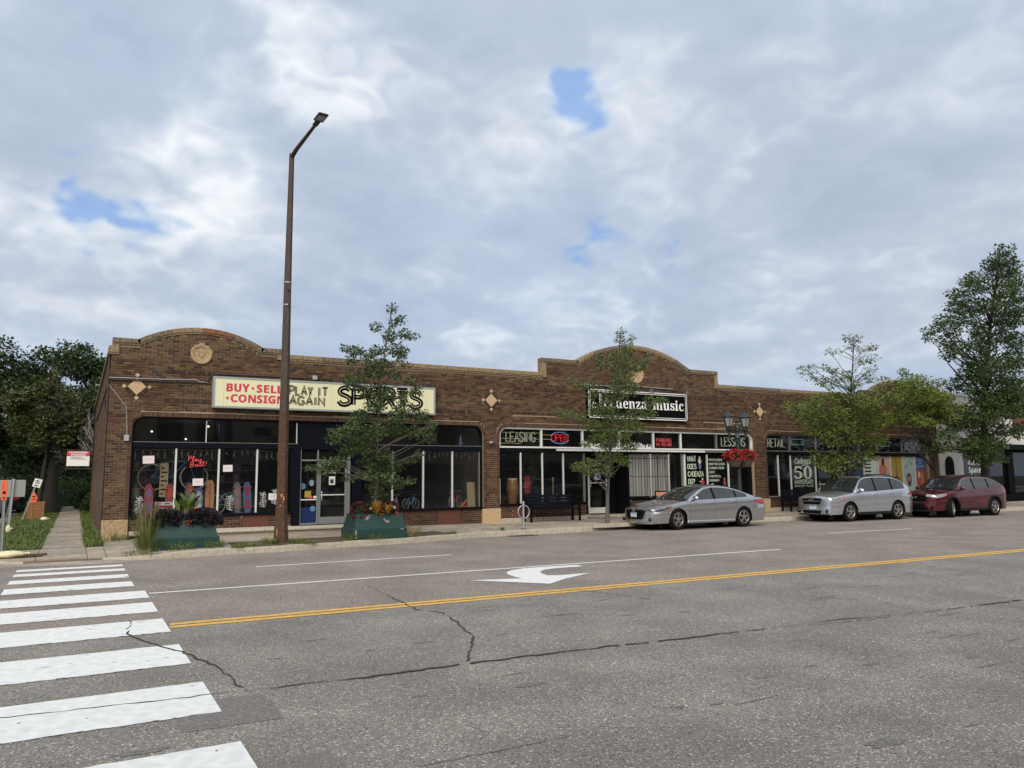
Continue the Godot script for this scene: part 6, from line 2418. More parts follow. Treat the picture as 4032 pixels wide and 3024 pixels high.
class Car:
	var S: Dictionary
	var host
	func belt(x: float) -> float:
		return host.cv(S.belt, x)
	func rail(x: float) -> float:
		return maxf(belt(x), host.cv(S.rail, x))
	func top(x: float) -> float:
		return host.cv(S.top, x)
	func side(x: float, y: float) -> float:
		# half width of the body at a point of its side view
		var w: float = S.w * host.cv(S.plan, x)
		var bl := belt(x)
		if y <= bl:
			var t := clampf((y - 0.18) / (bl - 0.18), 0.0, 1.0)
			var s: float = 1.0 - 0.075 * pow(1.0 - t, 2.2) - 0.055 * pow(t, 4.0)
			# a crease along the flank
			s -= S.get("crease", 0.012) * exp(-pow((y - S.get("crease_y", 0.5) - 0.03 * (x - 2.0)) / 0.06, 2.0))
			return w * s
		return w * 0.945 - (y - bl) * S.tumble - 0.05 * (y - bl) * (y - bl)
	func nose(x: float, u: float) -> float:
		# how far the middle stands forward of the edge, front (+) and rear (-)
		var L: float = S.L
		var f: float = S.nose * clampf(1.0 - x / 1.1, 0.0, 1.0)
		var g: float = S.tail * clampf(1.0 - (L - x) / 0.9, 0.0, 1.0)
		var ws: float = S.get("bow", 0.13) * sin(PI * clampf((x - S.xa + 0.25) / (S.xr - S.xa + 0.25), 0.0, 1.0))
		var rs: float = 0.08 * sin(PI * clampf((x - S.xb) / (S.xc - S.xb), 0.0, 1.0))
		return (1.0 - u * u) * (f + ws - g - rs)
	func surf(x: float, u: float, off := 0.0) -> Vector3:
		# the upper surface: bonnet, windscreen, roof, rear glass, boot
		var ye := rail(x)
		var ze := side(x, ye)
		var k := 1.0 - u * u
		var y := ye + (top(x) - ye) * (0.55 * k + 0.45 * sqrt(maxf(0.0, 1.0 - pow(absf(u), 3.0))))
		return Vector3(x - nose(x, u) - S.L * 0.5, y + off, u * ze)
	func arch(x: float) -> float:
		var y: float = S.sill + 0.02 * sin(x)
		for c in [S.fo, S.fo + S.wb]:
			var d: float = absf(x - c)
			var r: float = S.ra
			if d < r:
				y = maxf(y, S.rt + sqrt(r * r - d * d) - 0.01)
		return y

func flank(C: Car, x0: float, x1: float, lo: Callable, hi: Callable, off: float, s: float, nx: int, ny: int) -> MB:
	var b := MB.new()
	var rows := []
	for i in ny + 1:
		var line := PackedVector3Array()
		for j in nx + 1:
			var x := lerpf(x0, x1, float(j) / nx)
			var y := lerpf(lo.call(x), hi.call(x), float(i) / ny)
			line.append(Vector3(x - C.S.L * 0.5, y, s * (C.side(x, y) + off)))
		rows.append(line)
	b.grid(rows, s < 0)
	return b
func lid(C: Car, x0: float, x1: float, u0: float, off: float, nx: int) -> MB:
	var b := MB.new()
	var rows := []
	for i in nx + 1:
		var line := PackedVector3Array()
		for j in 17:
			line.append(C.surf(lerpf(x0, x1, float(i) / nx), lerpf(-u0, u0, j / 16.0), off))
		rows.append(line)
	b.grid(rows, true)
	return b

func wheel(t: Node3D, at: Vector3, r: float, w: float, spokes: int, s: float, turn: float, dark: bool) -> void:
	var o := Node3D.new()
	o.name = "wheel"
	t.add_child(o, true)
	o.position = at
	o.rotation.y = turn
	var ax := Basis(Vector3.RIGHT, PI / 2 * s)
	var b := MB.new()
	var rr := r * 0.66
	b.lathe([[rr, -w], [r * 0.9, -w], [r * 0.985, -w * 0.8], [r, -w * 0.5], [r, -w * 0.25], [r * 0.985, -0.02], [r * 0.93, 0.0], [rr + 0.02, 0.004], [rr, -0.01]], Vector3.ZERO, 32, ax)
	part(b, "tyre", M.tyre, o)
	b = MB.new()
	b.lathe([[rr + 0.004, -0.004], [rr - 0.012, 0.004], [rr - 0.025, -0.02], [rr - 0.03, -0.12]], Vector3.ZERO, 32, ax)
	b.lathe([[0.055, 0.002], [0.05, 0.012], [0.0, 0.014]], Vector3.ZERO, 16, ax)
	for k in spokes:
		var a := TAU * k / spokes + 0.2
		var d := Vector3(cos(a), sin(a), 0)
		var e := Vector3(-sin(a), cos(a), 0)
		var f := Vector3(0, 0, s)
		var sw := 0.55
		var w0 := 0.026
		var w1 := r * (0.62 if spokes == 5 else 0.42) / spokes
		var p0 := d * 0.03 + f * 0.004
		var p1 := d * (rr - 0.012) + e * sw * 0.04
		if s > 0:
			b.quad(p0 - e * w0, p1 - e * w1 - f * 0.004, p1 + e * w1 * 0.5 - f * 0.004, p0 + e * w0)
		else:
			b.quad(p0 + e * w0, p1 + e * w1 * 0.5 - f * 0.004, p1 - e * w1 - f * 0.004, p0 - e * w0)
		b.quad(p0 - e * w0, p0 - e * w0 - f * 0.05, p1 - e * w1 - f * 0.05, p1 - e * w1)
		b.quad(p0 + e * w0 - f * 0.05, p0 + e * w0, p1 + e * w1 * 0.5, p1 + e * w1 * 0.5 - f * 0.05)
	part(b, "rim", M.alloy, o)
	b = MB.new()
	b.lathe([[rr - 0.03, -0.085], [0.0, -0.085]], Vector3.ZERO, 24, ax)
	part(b, "brake_disc", M.wheel_dark, o)

func car(called: String, label: String, category: String, at: Vector3, turn: float, S: Dictionary, paint: Material, steer := 0.0) -> Node3D:
	var t := thing(called, label, category, at, turn)
	var C := Car.new()
	C.S = S
	C.host = self
	var L: float = S.L
	var lo := func(x: float) -> float: return C.arch(x)
	var hi := func(x: float) -> float: return C.belt(x)
	var rl := func(x: float) -> float: return C.rail(x) + 0.001
	var b: MB
	# flanks, cut into wings and doors with real gaps over a dark inner skin
	for s in [1.0, -1.0]:
		for q in S.panels:
			b = flank(C, q[1], q[2], lo, hi, 0.0, s, q[3], 14)
			var p := part(b, q[0], paint, t)
			if q[0].ends_with("door"):
				b = MB.new()
				var hx: float = q[2] - 0.17
				var hy: float = C.belt(hx) - 0.105
				b.rbox(Vector3(hx - L * 0.5, hy, s * (C.side(hx, hy) + 0.022)), Vector3(0.21, 0.032, 0.03), 0.012)
				b.rbox(Vector3(hx - 0.09 - L * 0.5, hy, s * (C.side(hx, hy) + 0.006)), Vector3(0.02, 0.03, 0.03), 0.006)
				b.rbox(Vector3(hx + 0.09 - L * 0.5, hy, s * (C.side(hx, hy) + 0.006)), Vector3(0.02, 0.03, 0.03), 0.006)
				part(b, "handle", S.get("handle", paint), p)
		b = flank(C, 0.3, L - 0.3, lo, hi, -0.012, s, 60, 6)
		part(b, "inner_skin", M.car_black, t)
		# pillars and side glass
		b = flank(C, S.xa, S.xc, hi, rl, 0.0, s, 40, 8)
		part(b, "window_frame", paint, t)
		for q in S.glass:
			var g0: float = q[0]
			var g1: float = q[1]
			var ins: float = S.get("inset", 0.045)
			var gl := func(x: float) -> float: return C.belt(x) + 0.012
			var gh := func(x: float) -> float: return maxf(C.belt(x) + 0.016, C.rail(x) - ins)
			b = flank(C, g0, g1, gl, gh, 0.004, s, 16, 6)
			part(b, "side_window", M.car_glass, t)
		for q in S.pillars:
			var gl := func(x: float) -> float: return C.belt(x) + 0.012
			var gh := func(x: float) -> float: return maxf(C.belt(x) + 0.016, C.rail(x) - S.get("inset", 0.045))
			b = flank(C, q[0], q[1], gl, gh, 0.005, s, 3, 5)
			part(b, "pillar_trim", M.car_black, t)
		b = MB.new()
		var trim := []
		for i in 31:
			var x := lerpf(S.glass[0][0], S.glass[-1][1], i / 30.0)
			var y: float = maxf(C.belt(x) + 0.016, C.rail(x) - S.get("inset", 0.045) + 0.008)
			trim.append(Vector3(x - L * 0.5, y, s * (C.side(x, y) + 0.006)))
		b.tube(trim, [0.008], 6)
		part(b, "window_trim", S.get("trim", M.car_black), t)
		# sill
		b = MB.new()
		var ys: float = S.sill
		b.rbox(Vector3(S.fo + S.wb * 0.5 - L * 0.5, ys + 0.02, s * (S.w * 0.90)), Vector3(S.wb - S.ra * 2 - 0.02, S.get("clad", 0.07), 0.14), 0.025)
		part(b, "sill_panel", S.get("sill_mat", paint), t)
		# wheels and arches
		for c in [S.fo, S.fo + S.wb]:
			b = MB.new()
			var n := 16
			for k in n:
				var a0 := PI * (-0.08 + 1.16 * k / n)
				var a1 := PI * (-0.08 + 1.16 * (k + 1) / n)
				var r0: float = S.ra - 0.012
				var z0: float = S.w * 0.96
				var p0 := Vector3(c - L * 0.5 + cos(a0) * r0, S.rt + sin(a0) * r0, s * z0)
				var p1 := Vector3(c - L * 0.5 + cos(a1) * r0, S.rt + sin(a1) * r0, s * z0)
				var q0 := Vector3(p0.x, p0.y, s * 0.35)
				var q1 := Vector3(p1.x, p1.y, s * 0.35)
				if s > 0:
					b.quad(p0, p1, q1, q0)
				else:
					b.quad(p1, p0, q0, q1)
			b.disc(c - L * 0.5, S.rt, S.ra, S.ra, s * 0.4)
			part(b, "wheel_well", M.car_black, t)
			if S.has("flare"):
				b = MB.new()
				var rows := [PackedVector3Array(), PackedVector3Array(), PackedVector3Array()]
				for k in 25:
					var a := PI * (0.0 + 1.0 * k / 24)
					for e in 3:
						var r: float = S.ra - 0.014 + [0.0, 0.02, 0.085][e]
						var x: float = c + cos(a) * r
						var y: float = maxf(S.sill, S.rt - 0.01 + sin(a) * r)
						rows[e].append(Vector3(x - L * 0.5, y, s * (C.side(x, y) + [0.0, 0.022, 0.004][e])))
				b.grid(rows, s > 0)
				part(b, "arch_cladding", M.car_plastic, t)
			wheel(t, Vector3(c - L * 0.5, S.rt, s * (S.w - 0.035)), S.rt, 0.22, S.spokes, s, steer if c == S.fo else 0.0, true)
		# mirror
		var mx: float = S.xa + 0.32
		var my: float = C.belt(mx) + 0.06
		var mz: float = C.side(mx, my)
		var mo := Node3D.new()
		mo.name = "door_mirror"
		t.add_child(mo, true)
		mo.position = Vector3(mx - L * 0.5, my, s * mz)
		b = MB.new()
		b.rbox(Vector3(0.0, -0.045, s * 0.05), Vector3(0.09, 0.035, 0.14), 0.012)
		part(b, "stalk", M.car_black, mo)
		b = MB.new()
		var mr := []
		for i in 7:
			var line := PackedVector3Array()
			var v := i / 6.0
			for j in 13:
				var a := TAU * j / 12
				var k := sin(PI * clampf(v * 0.94 + 0.03, 0, 1))
				line.append(Vector3(-0.05 + 0.09 * v + cos(a) * 0.05 * k, 0.02 + sin(a) * 0.075 * pow(k, 0.6), s * (0.15 + cos(a + 1.2) * 0.02 - 0.02 * v) + s * cos(a) * 0.085 * pow(k, 0.5)))
			mr.append(line)
		b.grid(mr, s < 0)
		part(b, "mirror_shell", S.get("mirror", paint), mo)
		# lamps
		b = lamp_patch(C, S.head, s)
		var hl := part(b, "headlight", S.get("lens", M.head_lens), t)
		b = lamp_patch(C, [S.head[0] + 0.06, S.head[1] - 0.2, shifted(S.head[2], 0.45, S.head[3]), shifted(S.head[2], 0.82, S.head[3])], s, 0.006)
		part(b, "reflector", M.chrome, hl)
		b = lamp_patch(C, [S.head[1] - 0.13, S.head[1] - 0.02, shifted(S.head[2], 0.3, S.head[3]), shifted(S.head[2], 0.8, S.head[3])], s, 0.006)
		part(b, "side_marker", M.marker, hl)
		b = lamp_patch(C, S.tail_lamp, s)
		part(b, "tail_light", M.tail_lens, t)
		if S.has("fog"):
			b = MB.new()
			var f: Array = S.fog
			var p := front_pt(C, f[1], s * f[0])
			b.rbox(p + Vector3(0.012, 0, 0), Vector3(0.02, f[3], f[2]), 0.008, Basis(Vector3.UP, -s * 0.42))
			var fs := part(b, "fog_lamp_recess", M.car_black, t)
			b = MB.new()
			b.rbox(p + Vector3(-0.002, f[3] * 0.18, 0), Vector3(0.016, 0.022, f[2] * 0.8), 0.006, Basis(Vector3.UP, -s * 0.42))
			part(b, "fog_lamp", M.chrome, fs)
	# bonnet, roof, boot, glass
	part(lid(C, 0.0, S.xa + 0.01, 1.0, 0.0, 20), "hood", paint, t)
	part(lid(C, S.xa + 0.01, S.xr, 1.0, 0.0, 14), "windscreen_frame", paint, t)
	part(lid(C, S.xr, S.xb, 1.0, 0.0, 16), "roof", paint, t)
	part(lid(C, S.xb, S.xc, 1.0, 0.0, 14), "rear_window_frame", paint, t)
	part(lid(C, S.xc, L, 1.0, 0.0, 14), "trunk_lid", paint, t)
	part(lid(C, S.xa + 0.03, S.xr - 0.02, 0.93, 0.006, 12), "windshield", M.car_glass, t)
	part(lid(C, S.xb + 0.04, S.xc - 0.06, 0.86, 0.006, 12), "rear_window", M.car_glass, t)
	b = lid(C, S.xa - 0.06, S.xa + 0.035, 0.95, 0.004, 3)
	part(b, "cowl", M.car_black, t)
	if S.has("sunroof"):
		part(lid(C, S.xr + 0.12, S.xr + 0.75, 0.6, 0.005, 6), "sunroof", M.car_glass, t)
	# nose and tail
	b = MB.new()
	var rows := []
	for i in 15:
		var line := PackedVector3Array()
		for j in 21:
			line.append(front_pt(C, i / 14.0, lerpf(-1, 1, j / 20.0)))
		rows.append(line)
	b.grid(rows, true)
	var fr := part(b, "front_bumper", paint, t)
	for q in S.grille:
		b = MB.new()
		rows = []
		for i in 7:
			var line := PackedVector3Array()
			for j in 13:
				var v := lerpf(q[0], q[1], i / 6.0)
				var hw := lerpf(q[2], q[3], i / 6.0)
				var p := front_pt(C, v, lerpf(-hw, hw, j / 12.0))
				line.append(p + Vector3(-0.006, 0, 0))
			rows.append(line)
		b.grid(rows, true)
		part(b, "grille", M.car_black, fr)
	if S.has("chrome_bar"):
		for q in S.chrome_bar:
			b = MB.new()
			var p := []
			for j in 13:
				p.append(front_pt(C, q[0], lerpf(-q[1], q[1], j / 12.0)) + Vector3(-0.014, 0, 0))
			b.tube(p, [q[2]], 6)
			part(b, "grille_bar", M.chrome, fr)
	b = MB.new()
	var e := front_pt(C, S.badge[0], 0.0)
	if S.badge[1] == "H":
		for q in [[Vector3(-0.035, 0.045, 0), Vector3(-0.025, -0.045, 0)], [Vector3(0.035, 0.045, 0), Vector3(0.025, -0.045, 0)], [Vector3(-0.03, 0.0, 0), Vector3(0.03, 0.0, 0)]]:
			b.tube([e + Vector3(-0.02, q[0].y, q[0].x), e + Vector3(-0.02, q[1].y, q[1].x)], [0.008], 6)
	var ring := []
	for k in 21:
		ring.append(e + Vector3(-0.02, sin(TAU * k / 20) * (0.055 if S.badge[1] == "H" else 0.045), cos(TAU * k / 20) * (0.055 if S.badge[1] == "H" else 0.085)))
	b.tube(ring, [0.006], 6, false)
	if S.badge[1] == "O":
		for q in [[-0.04, 0.01], [0.02, 0.02], [0.035, -0.015], [0.0, -0.02], [-0.015, 0.015]]:
			b.rbox(e + Vector3(-0.02, q[1], q[0]), Vector3(0.008, 0.014, 0.014), 0.003)
	part(b, "badge", M.chrome, fr)
	if S.has("plate"):
		b = MB.new()
		e = front_pt(C, S.plate, S.get("plate_u", 0.0))
		b.rbox(e + Vector3(-0.025, 0, 0), Vector3(0.015, 0.155, 0.305), 0.004)
		var pl := part(b, "license_plate", M.plate, fr)
		b = MB.new()
		b.bx(e.x - 0.036, e.x - 0.033, e.y + 0.04, e.y + 0.075, e.z - 0.15, e.z + 0.15)
		part(b, "plate_band", M.plate_blue, pl)
	b = MB.new()
	rows = []
	for i in 13:
		var line := PackedVector3Array()
		for j in 17:
			var v := i / 12.0
			var u := lerpf(-1, 1, j / 16.0)
			var yb := lerpf(S.get("rear_low", 0.3), C.surf(L, u).y, v)
			var z := u * C.side(L, lerpf(S.get("rear_low", 0.3), C.belt(L), v))
			line.append(Vector3(L * 0.5 + S.tail * (1 - u * u) + 0.05 * sin(PI * v) * (1 - u * u * 0.6), yb, z))
		rows.append(line)
	b.grid(rows)
	part(b, "rear_bumper", paint, t)
	# underside
	b = MB.new()
	b.bx(-L * 0.5 + 0.12, L * 0.5 - 0.1, S.sill - 0.03, S.sill + 0.12, -S.w * 0.80, S.w * 0.80)
	part(b, "underbody", M.car_black, t)
	if S.has("lip"):
		b = MB.new()
		var p := []
		for j in 15:
			p.append(front_pt(C, S.lip[0], lerpf(-0.97, 0.97, j / 14.0)) + Vector3(-0.01, 0, 0))
		b.tube(p, [S.lip[1]], 6)
		part(b, "front_lip", S.lip[2], fr)
	if S.has("rails"):
		for s in [1.0, -1.0]:
			b = MB.new()
			var p := []
			for i in 13:
				var x := lerpf(S.xr + 0.05, S.xb + 0.1, i / 12.0)
				var q := C.surf(x, 0.86 * s)
				p.append(q + Vector3(0, 0.05 * sin(PI * clampf(i / 12.0, 0.02, 0.98)) + 0.012, 0))
			b.tube(p, [0.018], 6)
			part(b, "roof_rail", M.car_black, t)
	b = MB.new()
	var an := C.surf(S.xb - 0.05, 0.0)
	b.tube([an, an + Vector3(0.09, 0.045, 0), an + Vector3(0.12, 0.05, 0)], [0.03, 0.018, 0.006], 6)
	part(b, "antenna_fin", paint, t)
	return t

func front_pt(C: Car, v: float, u: float) -> Vector3:
	# the nose: v from the lower lip to the bonnet edge, u across
	var S := C.S
	var y0: float = S.get("low", 0.2)
	var yt := C.surf(0.0, u).y
	var y := lerpf(y0, yt, v)
	var z := u * C.side(0.0, lerpf(y0, C.belt(0.0), v))
	var bulge: float = cv(S.face, v)
	return Vector3(-S.L * 0.5 - S.nose * (1.0 - u * u) - bulge * (1.0 - pow(absf(u), 4.0)), y, z)

func shifted(lo: Array, t: float, hi: Array) -> Array:
	# a curve part of the way from the lower to the upper edge of a lamp
	var out := []
	for i in range(0, lo.size(), 2):
		out.append(lo[i])
		out.append(lerpf(lo[i + 1], cv(hi, lo[i]), t))
	return out

func lamp_patch(C: Car, q: Array, s: float, more := 0.0) -> MB:
	# a lamp wrapped round a corner: [x0, x1, low curve, high curve] on the flank
	var b := MB.new()
	var rows := []
	for i in 6:
		var line := PackedVector3Array()
		for j in 11:
			var x := lerpf(q[0], q[1], j / 10.0)
			var y := lerpf(cv(q[2], x), cv(q[3], x), i / 5.0)
			if x < 0.0:
				# carried on across the nose
				var v: float = (y - C.S.get("low", 0.2)) / (C.belt(0.0) - C.S.get("low", 0.2))
				line.append(front_pt(C, v, s * (1.0 + x * 1.3)) + Vector3(-0.008 - more, 0, 0))
			elif x > C.S.L:
				var u: float = 1.0 - (x - C.S.L) * 1.3
				line.append(Vector3(C.S.L * 0.5 + C.S.tail * (1 - u * u) + 0.055 * (1 - u * u * 0.6) + 0.01, y, s * u * C.side(C.S.L, y)))
			else:
				line.append(Vector3(x - C.S.L * 0.5, y, s * (C.side(x, minf(y, C.belt(x) - 0.005)) + 0.008 + more)))
		rows.append(line)
	b.grid(rows, s < 0)
	return b

func vehicles() -> void:
	var silver := mat("silver_paint", 0.49, 0.495, 0.51, 0.24, 0.85)
	silver.clearcoat_enabled = true
	silver.clearcoat = 0.8
	silver.clearcoat_roughness = 0.05
	var silver2 := mat("silver_blue_paint", 0.60, 0.63, 0.68, 0.24, 0.85)
	silver2.clearcoat_enabled = true
	silver2.clearcoat = 0.8
	silver2.clearcoat_roughness = 0.05
	var red := mat("dark_red_paint", 0.085, 0.007, 0.012, 0.26, 0.4)
	red.clearcoat_enabled = true
	red.clearcoat = 1.0
	red.clearcoat_roughness = 0.04
	var white := mat("white_paint", 0.6, 0.6, 0.6, 0.35)
	var black := mat("black_car_paint", 0.01, 0.01, 0.012, 0.2)
	mat("car_black", 0.004, 0.004, 0.0045, 0.55).metallic_specular = 0.25
	mat("car_plastic", 0.010, 0.010, 0.011, 0.7).metallic_specular = 0.3
	mat("tyre", 0.006, 0.006, 0.006, 0.85).metallic_specular = 0.3
	mat("wheel_dark", 0.008, 0.008, 0.008, 0.6)
	mat("alloy", 0.30, 0.29, 0.275, 0.35, 0.7)
	mat("chrome", 0.62, 0.63, 0.64, 0.12, 0.95)
	var g := mat("car_glass", 0.016, 0.020, 0.021, 0.03)
	g.metallic_specular = 0.75
	mat("plate", 0.55, 0.58, 0.60, 0.5)
	mat("plate_blue", 0.12, 0.25, 0.45, 0.5)
	var h := mat("head_lens", 0.36, 0.37, 0.38, 0.08, 0.4)
	h.clearcoat_enabled = true
	mat("lens_dark", 0.07, 0.072, 0.075, 0.08, 0.3)
	mat("marker", 0.5, 0.10, 0.03, 0.3)
	var tl := mat("tail_lens", 0.32, 0.012, 0.018, 0.15)
	tl.clearcoat_enabled = true
	# saloon
	var sedan := {"L": 4.78, "w": 0.925, "wb": 2.83, "fo": 0.90, "rt": 0.335, "ra": 0.375, "sill": 0.22, "tumble": 0.52, "nose": 0.14, "tail": 0.1, "spokes": 5,
		"belt": [0.0, 0.66, 0.3, 0.74, 0.9, 0.86, 1.35, 0.925, 2.4, 0.95, 3.6, 0.985, 4.2, 1.0, 4.78, 0.94],
		"rail": [1.12, 0.5, 1.36, 0.92, 1.75, 1.14, 2.2, 1.335, 2.6, 1.375, 3.1, 1.345, 3.6, 1.235, 4.1, 1.07, 4.36, 0.98, 4.5, 0.6],
		"top": [0.0, 0.73, 0.4, 0.83, 0.9, 0.915, 1.3, 0.965, 1.7, 1.17, 2.1, 1.36, 2.4, 1.425, 2.75, 1.44, 3.2, 1.41, 3.7, 1.275, 4.2, 1.085, 4.5, 1.035, 4.78, 0.99],
		"plan": [0.0, 0.86, 0.25, 0.95, 0.7, 0.995, 1.2, 1.0, 3.6, 1.0, 4.3, 0.97, 4.78, 0.86],
		"face": [0.0, 0.06, 0.2, 0.085, 0.45, 0.06, 0.75, 0.05, 0.92, 0.045, 1.0, 0.0],
		"xa": 1.24, "xr": 2.17, "xb": 3.18, "xc": 4.26, "bow": 0.16, "crease": 0.014, "crease_y": 0.66,
		"panels": [["front_wing", 0.0, 1.40, 48], ["front_door", 1.408, 2.47, 20], ["rear_door", 2.478, 3.46, 26], ["rear_wing", 3.468, 4.78, 44]],
		"glass": [[1.62, 2.42], [2.52, 3.38], [3.46, 3.92]], "pillars": [[2.42, 2.52], [3.38, 3.46]],
		"head": [-0.34, 0.62, [-0.34, 0.575, 0.1, 0.60, 0.62, 0.73], [-0.34, 0.635, 0.1, 0.70, 0.62, 0.775]],
		"tail_lamp": [4.22, 5.05, [4.22, 0.86, 4.78, 0.74, 5.05, 0.76], [4.22, 0.90, 4.78, 0.93, 5.05, 0.92]],
		"grille": [[0.30, 0.86, 0.50, 0.66]], "chrome_bar": [[0.90, 0.72, 0.018], [0.28, 0.5, 0.008]], "badge": [0.84, "H"], "plate": 0.56, "plate_u": 0.0,
		"fog": [0.8, 0.30, 0.26, 0.11], "lens": M.lens_dark, "lip": [0.06, 0.014, M.chrome], "trim": M.chrome, "sunroof": true, "clad": 0.09, "low": 0.2, "rear_low": 0.28}
	car("sedan", "silver four-door sedan with a black roof panel parked at the curb", "car", Vector3(18.50, 0.0, -20.13), -0.03, sedan, silver, 0.12)
	# compact SUV
	var suv := {"L": 4.5, "w": 0.90, "wb": 2.64, "fo": 0.90, "rt": 0.355, "ra": 0.41, "sill": 0.27, "tumble": 0.30, "nose": 0.11, "tail": 0.08, "spokes": 5,
		"belt": [0.0, 0.86, 0.3, 0.93, 0.9, 1.02, 1.2, 1.055, 2.4, 1.09, 3.6, 1.15, 4.2, 1.17, 4.5, 1.10],
		"rail": [1.0, 0.5, 1.16, 1.03, 1.42, 1.28, 1.75, 1.56, 2.1, 1.625, 2.8, 1.635, 3.4, 1.60, 3.8, 1.50, 4.1, 1.33, 4.3, 1.17, 4.4, 0.7],
		"top": [0.0, 0.95, 0.35, 1.04, 0.8, 1.10, 1.15, 1.14, 1.42, 1.34, 1.72, 1.60, 2.0, 1.685, 2.6, 1.71, 3.3, 1.695, 3.8, 1.63, 4.05, 1.50, 4.3, 1.22, 4.5, 1.13],
		"plan": [0.0, 0.86, 0.25, 0.955, 0.7, 0.995, 1.2, 1.0, 3.7, 1.0, 4.2, 0.975, 4.5, 0.88],
		"face": [0.0, 0.05, 0.25, 0.08, 0.5, 0.055, 0.8, 0.05, 0.93, 0.04, 1.0, 0.0],
		"xa": 1.08, "xr": 1.77, "xb": 3.78, "xc": 4.3, "bow": 0.12, "crease": 0.012, "crease_y": 0.66,
		"panels": [["front_wing", 0.0, 1.34, 48], ["front_door", 1.348, 2.36, 20], ["rear_door", 2.368, 3.28, 26], ["rear_wing", 3.288, 4.5, 44]],
		"glass": [[1.40, 2.30], [2.40, 3.22], [3.32, 4.0]], "pillars": [[2.30, 2.40], [3.22, 3.32]],
		"head": [-0.18, 0.62, [-0.18, 0.73, 0.2, 0.74, 0.62, 0.83], [-0.18, 0.86, 0.2, 0.90, 0.62, 0.955]],
		"tail_lamp": [4.16, 4.72, [4.16, 0.93, 4.5, 0.86, 4.72, 0.86], [4.16, 0.98, 4.5, 1.08, 4.72, 1.08]],
		"grille": [[0.56, 0.90, 0.5, 0.6], [0.10, 0.26, 0.55, 0.6]], "chrome_bar": [[0.90, 0.58, 0.012], [0.74, 0.5, 0.012], [0.56, 0.5, 0.010]], "badge": [0.79, "O"], "plate": 0.42, "plate_u": 0.12,
		"fog": [0.78, 0.24, 0.24, 0.15], "lip": [0.04, 0.03, M.car_plastic], "rails": true, "sill_mat": M.car_plastic, "clad": 0.12, "sunroof": true, "low": 0.24, "rear_low": 0.34, "flare_none": 0}
	car("suv", "silver SUV with black roof rails parked behind the sedan", "SUV", Vector3(26.32, 0.0, -19.72), -0.04, suv, silver2, 0.04)
	var suv2 := suv.duplicate(true)
	suv2.merge({"rt": 0.36, "ra": 0.42, "flare": true, "wb": 2.69, "w": 0.925, "tumble": 0.36, "trim": M.chrome, "sill": 0.28,
		"belt": [0.0, 0.84, 0.3, 0.95, 0.9, 1.04, 1.2, 1.06, 2.4, 1.09, 3.4, 1.15, 4.2, 1.20, 4.5, 1.12],
		"rail": [1.0, 0.5, 1.16, 1.03, 1.45, 1.28, 1.8, 1.53, 2.2, 1.595, 2.8, 1.595, 3.4, 1.55, 3.8, 1.44, 4.1, 1.30, 4.3, 1.18, 4.4, 0.7],
		"top": [0.0, 0.97, 0.35, 1.06, 0.8, 1.11, 1.15, 1.14, 1.45, 1.34, 1.75, 1.57, 2.1, 1.66, 2.6, 1.68, 3.3, 1.66, 3.8, 1.59, 4.05, 1.45, 4.3, 1.24, 4.5, 1.15],
		"grille": [[0.55, 0.92, 0.55, 0.70], [0.06, 0.42, 0.75, 0.45]], "chrome_bar": [[0.52, 0.62, 0.01]], "badge": [0.76, "O"],
		"head": [-0.30, 0.55, [-0.30, 0.75, 0.2, 0.80, 0.55, 0.87], [-0.30, 0.83, 0.2, 0.92, 0.55, 0.95]],
		"lip": [0.05, 0.03, M.car_plastic], "mirror": red}, true)
	suv2.erase("plate")
	suv2.erase("rails")
	car("suv", "dark red SUV with black wheel arches parked beside the white building", "SUV", Vector3(31.75, 0.0, -19.15), -0.05, suv2, red, 0.42)
	# two cars on the near side of the road, out of the picture but mirrored in the shop glass
	car("sedan", "dark grey sedan parked on the near side and mirrored in the glass", "car", Vector3(21.0, 0.0, -0.55), PI + 0.02, sedan, mat("grey_car_paint", 0.10, 0.105, 0.11, 0.3, 0.5))
	car("suv", "pale SUV parked on the near side and mirrored in the music shop glass", "SUV", Vector3(30.0, 0.0, -0.5), PI + 0.02, suv, white)
	# cars glimpsed at the left, parked up the side street
	car("suv", "white SUV glimpsed behind the road sign in the side street", "SUV", Vector3(-4.0, 0.0, -47.5), PI / 2 + PI, suv, white)
	car("sedan", "black sedan glimpsed beside the wooden box in the side street", "car", Vector3(-3.6, 0.0, -54.5), PI / 2 + PI, sedan, black)

# ------------------------------------------------------------------ trees: clumps as x, y, half width, half height in centimetres
const T1 := [751,649,14,15,779,622,16,13,757,608,14,15,706,594,17,13,746,572,22,17,789,581,23,12,820,575,16,10,619,525,17,10,648,523,25,14,637,497,14,17,686,517,22,11,713,528,22,14,770,532,32,20,780,509,16,10,677,502,19,11,728,491,38,11,796,493,19,7,640,443,28,14,678,462,25,17,707,470,28,20,759,461,22,14,632,431,15,11,661,421,22,11,679,405,19,17,714,412,28,23,744,402,25,20,811,449,19,12,827,421,19,15,790,401,19,17,706,372,34,17,790,367,29,20,837,348,29,20,766,345,28,20,662,342,31,17,648,319,31,17,606,296,33,17,589,277,21,14,657,284,37,22,707,301,34,25,766,308,38,20,828,301,29,20,872,287,16,18,875,323,13,15,635,250,34,14,678,256,31,17,585,217,36,12,533,203,24,7,569,195,27,10,607,217,24,17,693,217,34,17,737,237,28,17,752,208,41,17,813,223,25,9,838,243,13,12,694,183,43,11,636,175,24,7,747,177,31,11,709,155,31,11,768,155,34,10,807,166,22,9,723,133,28,11]
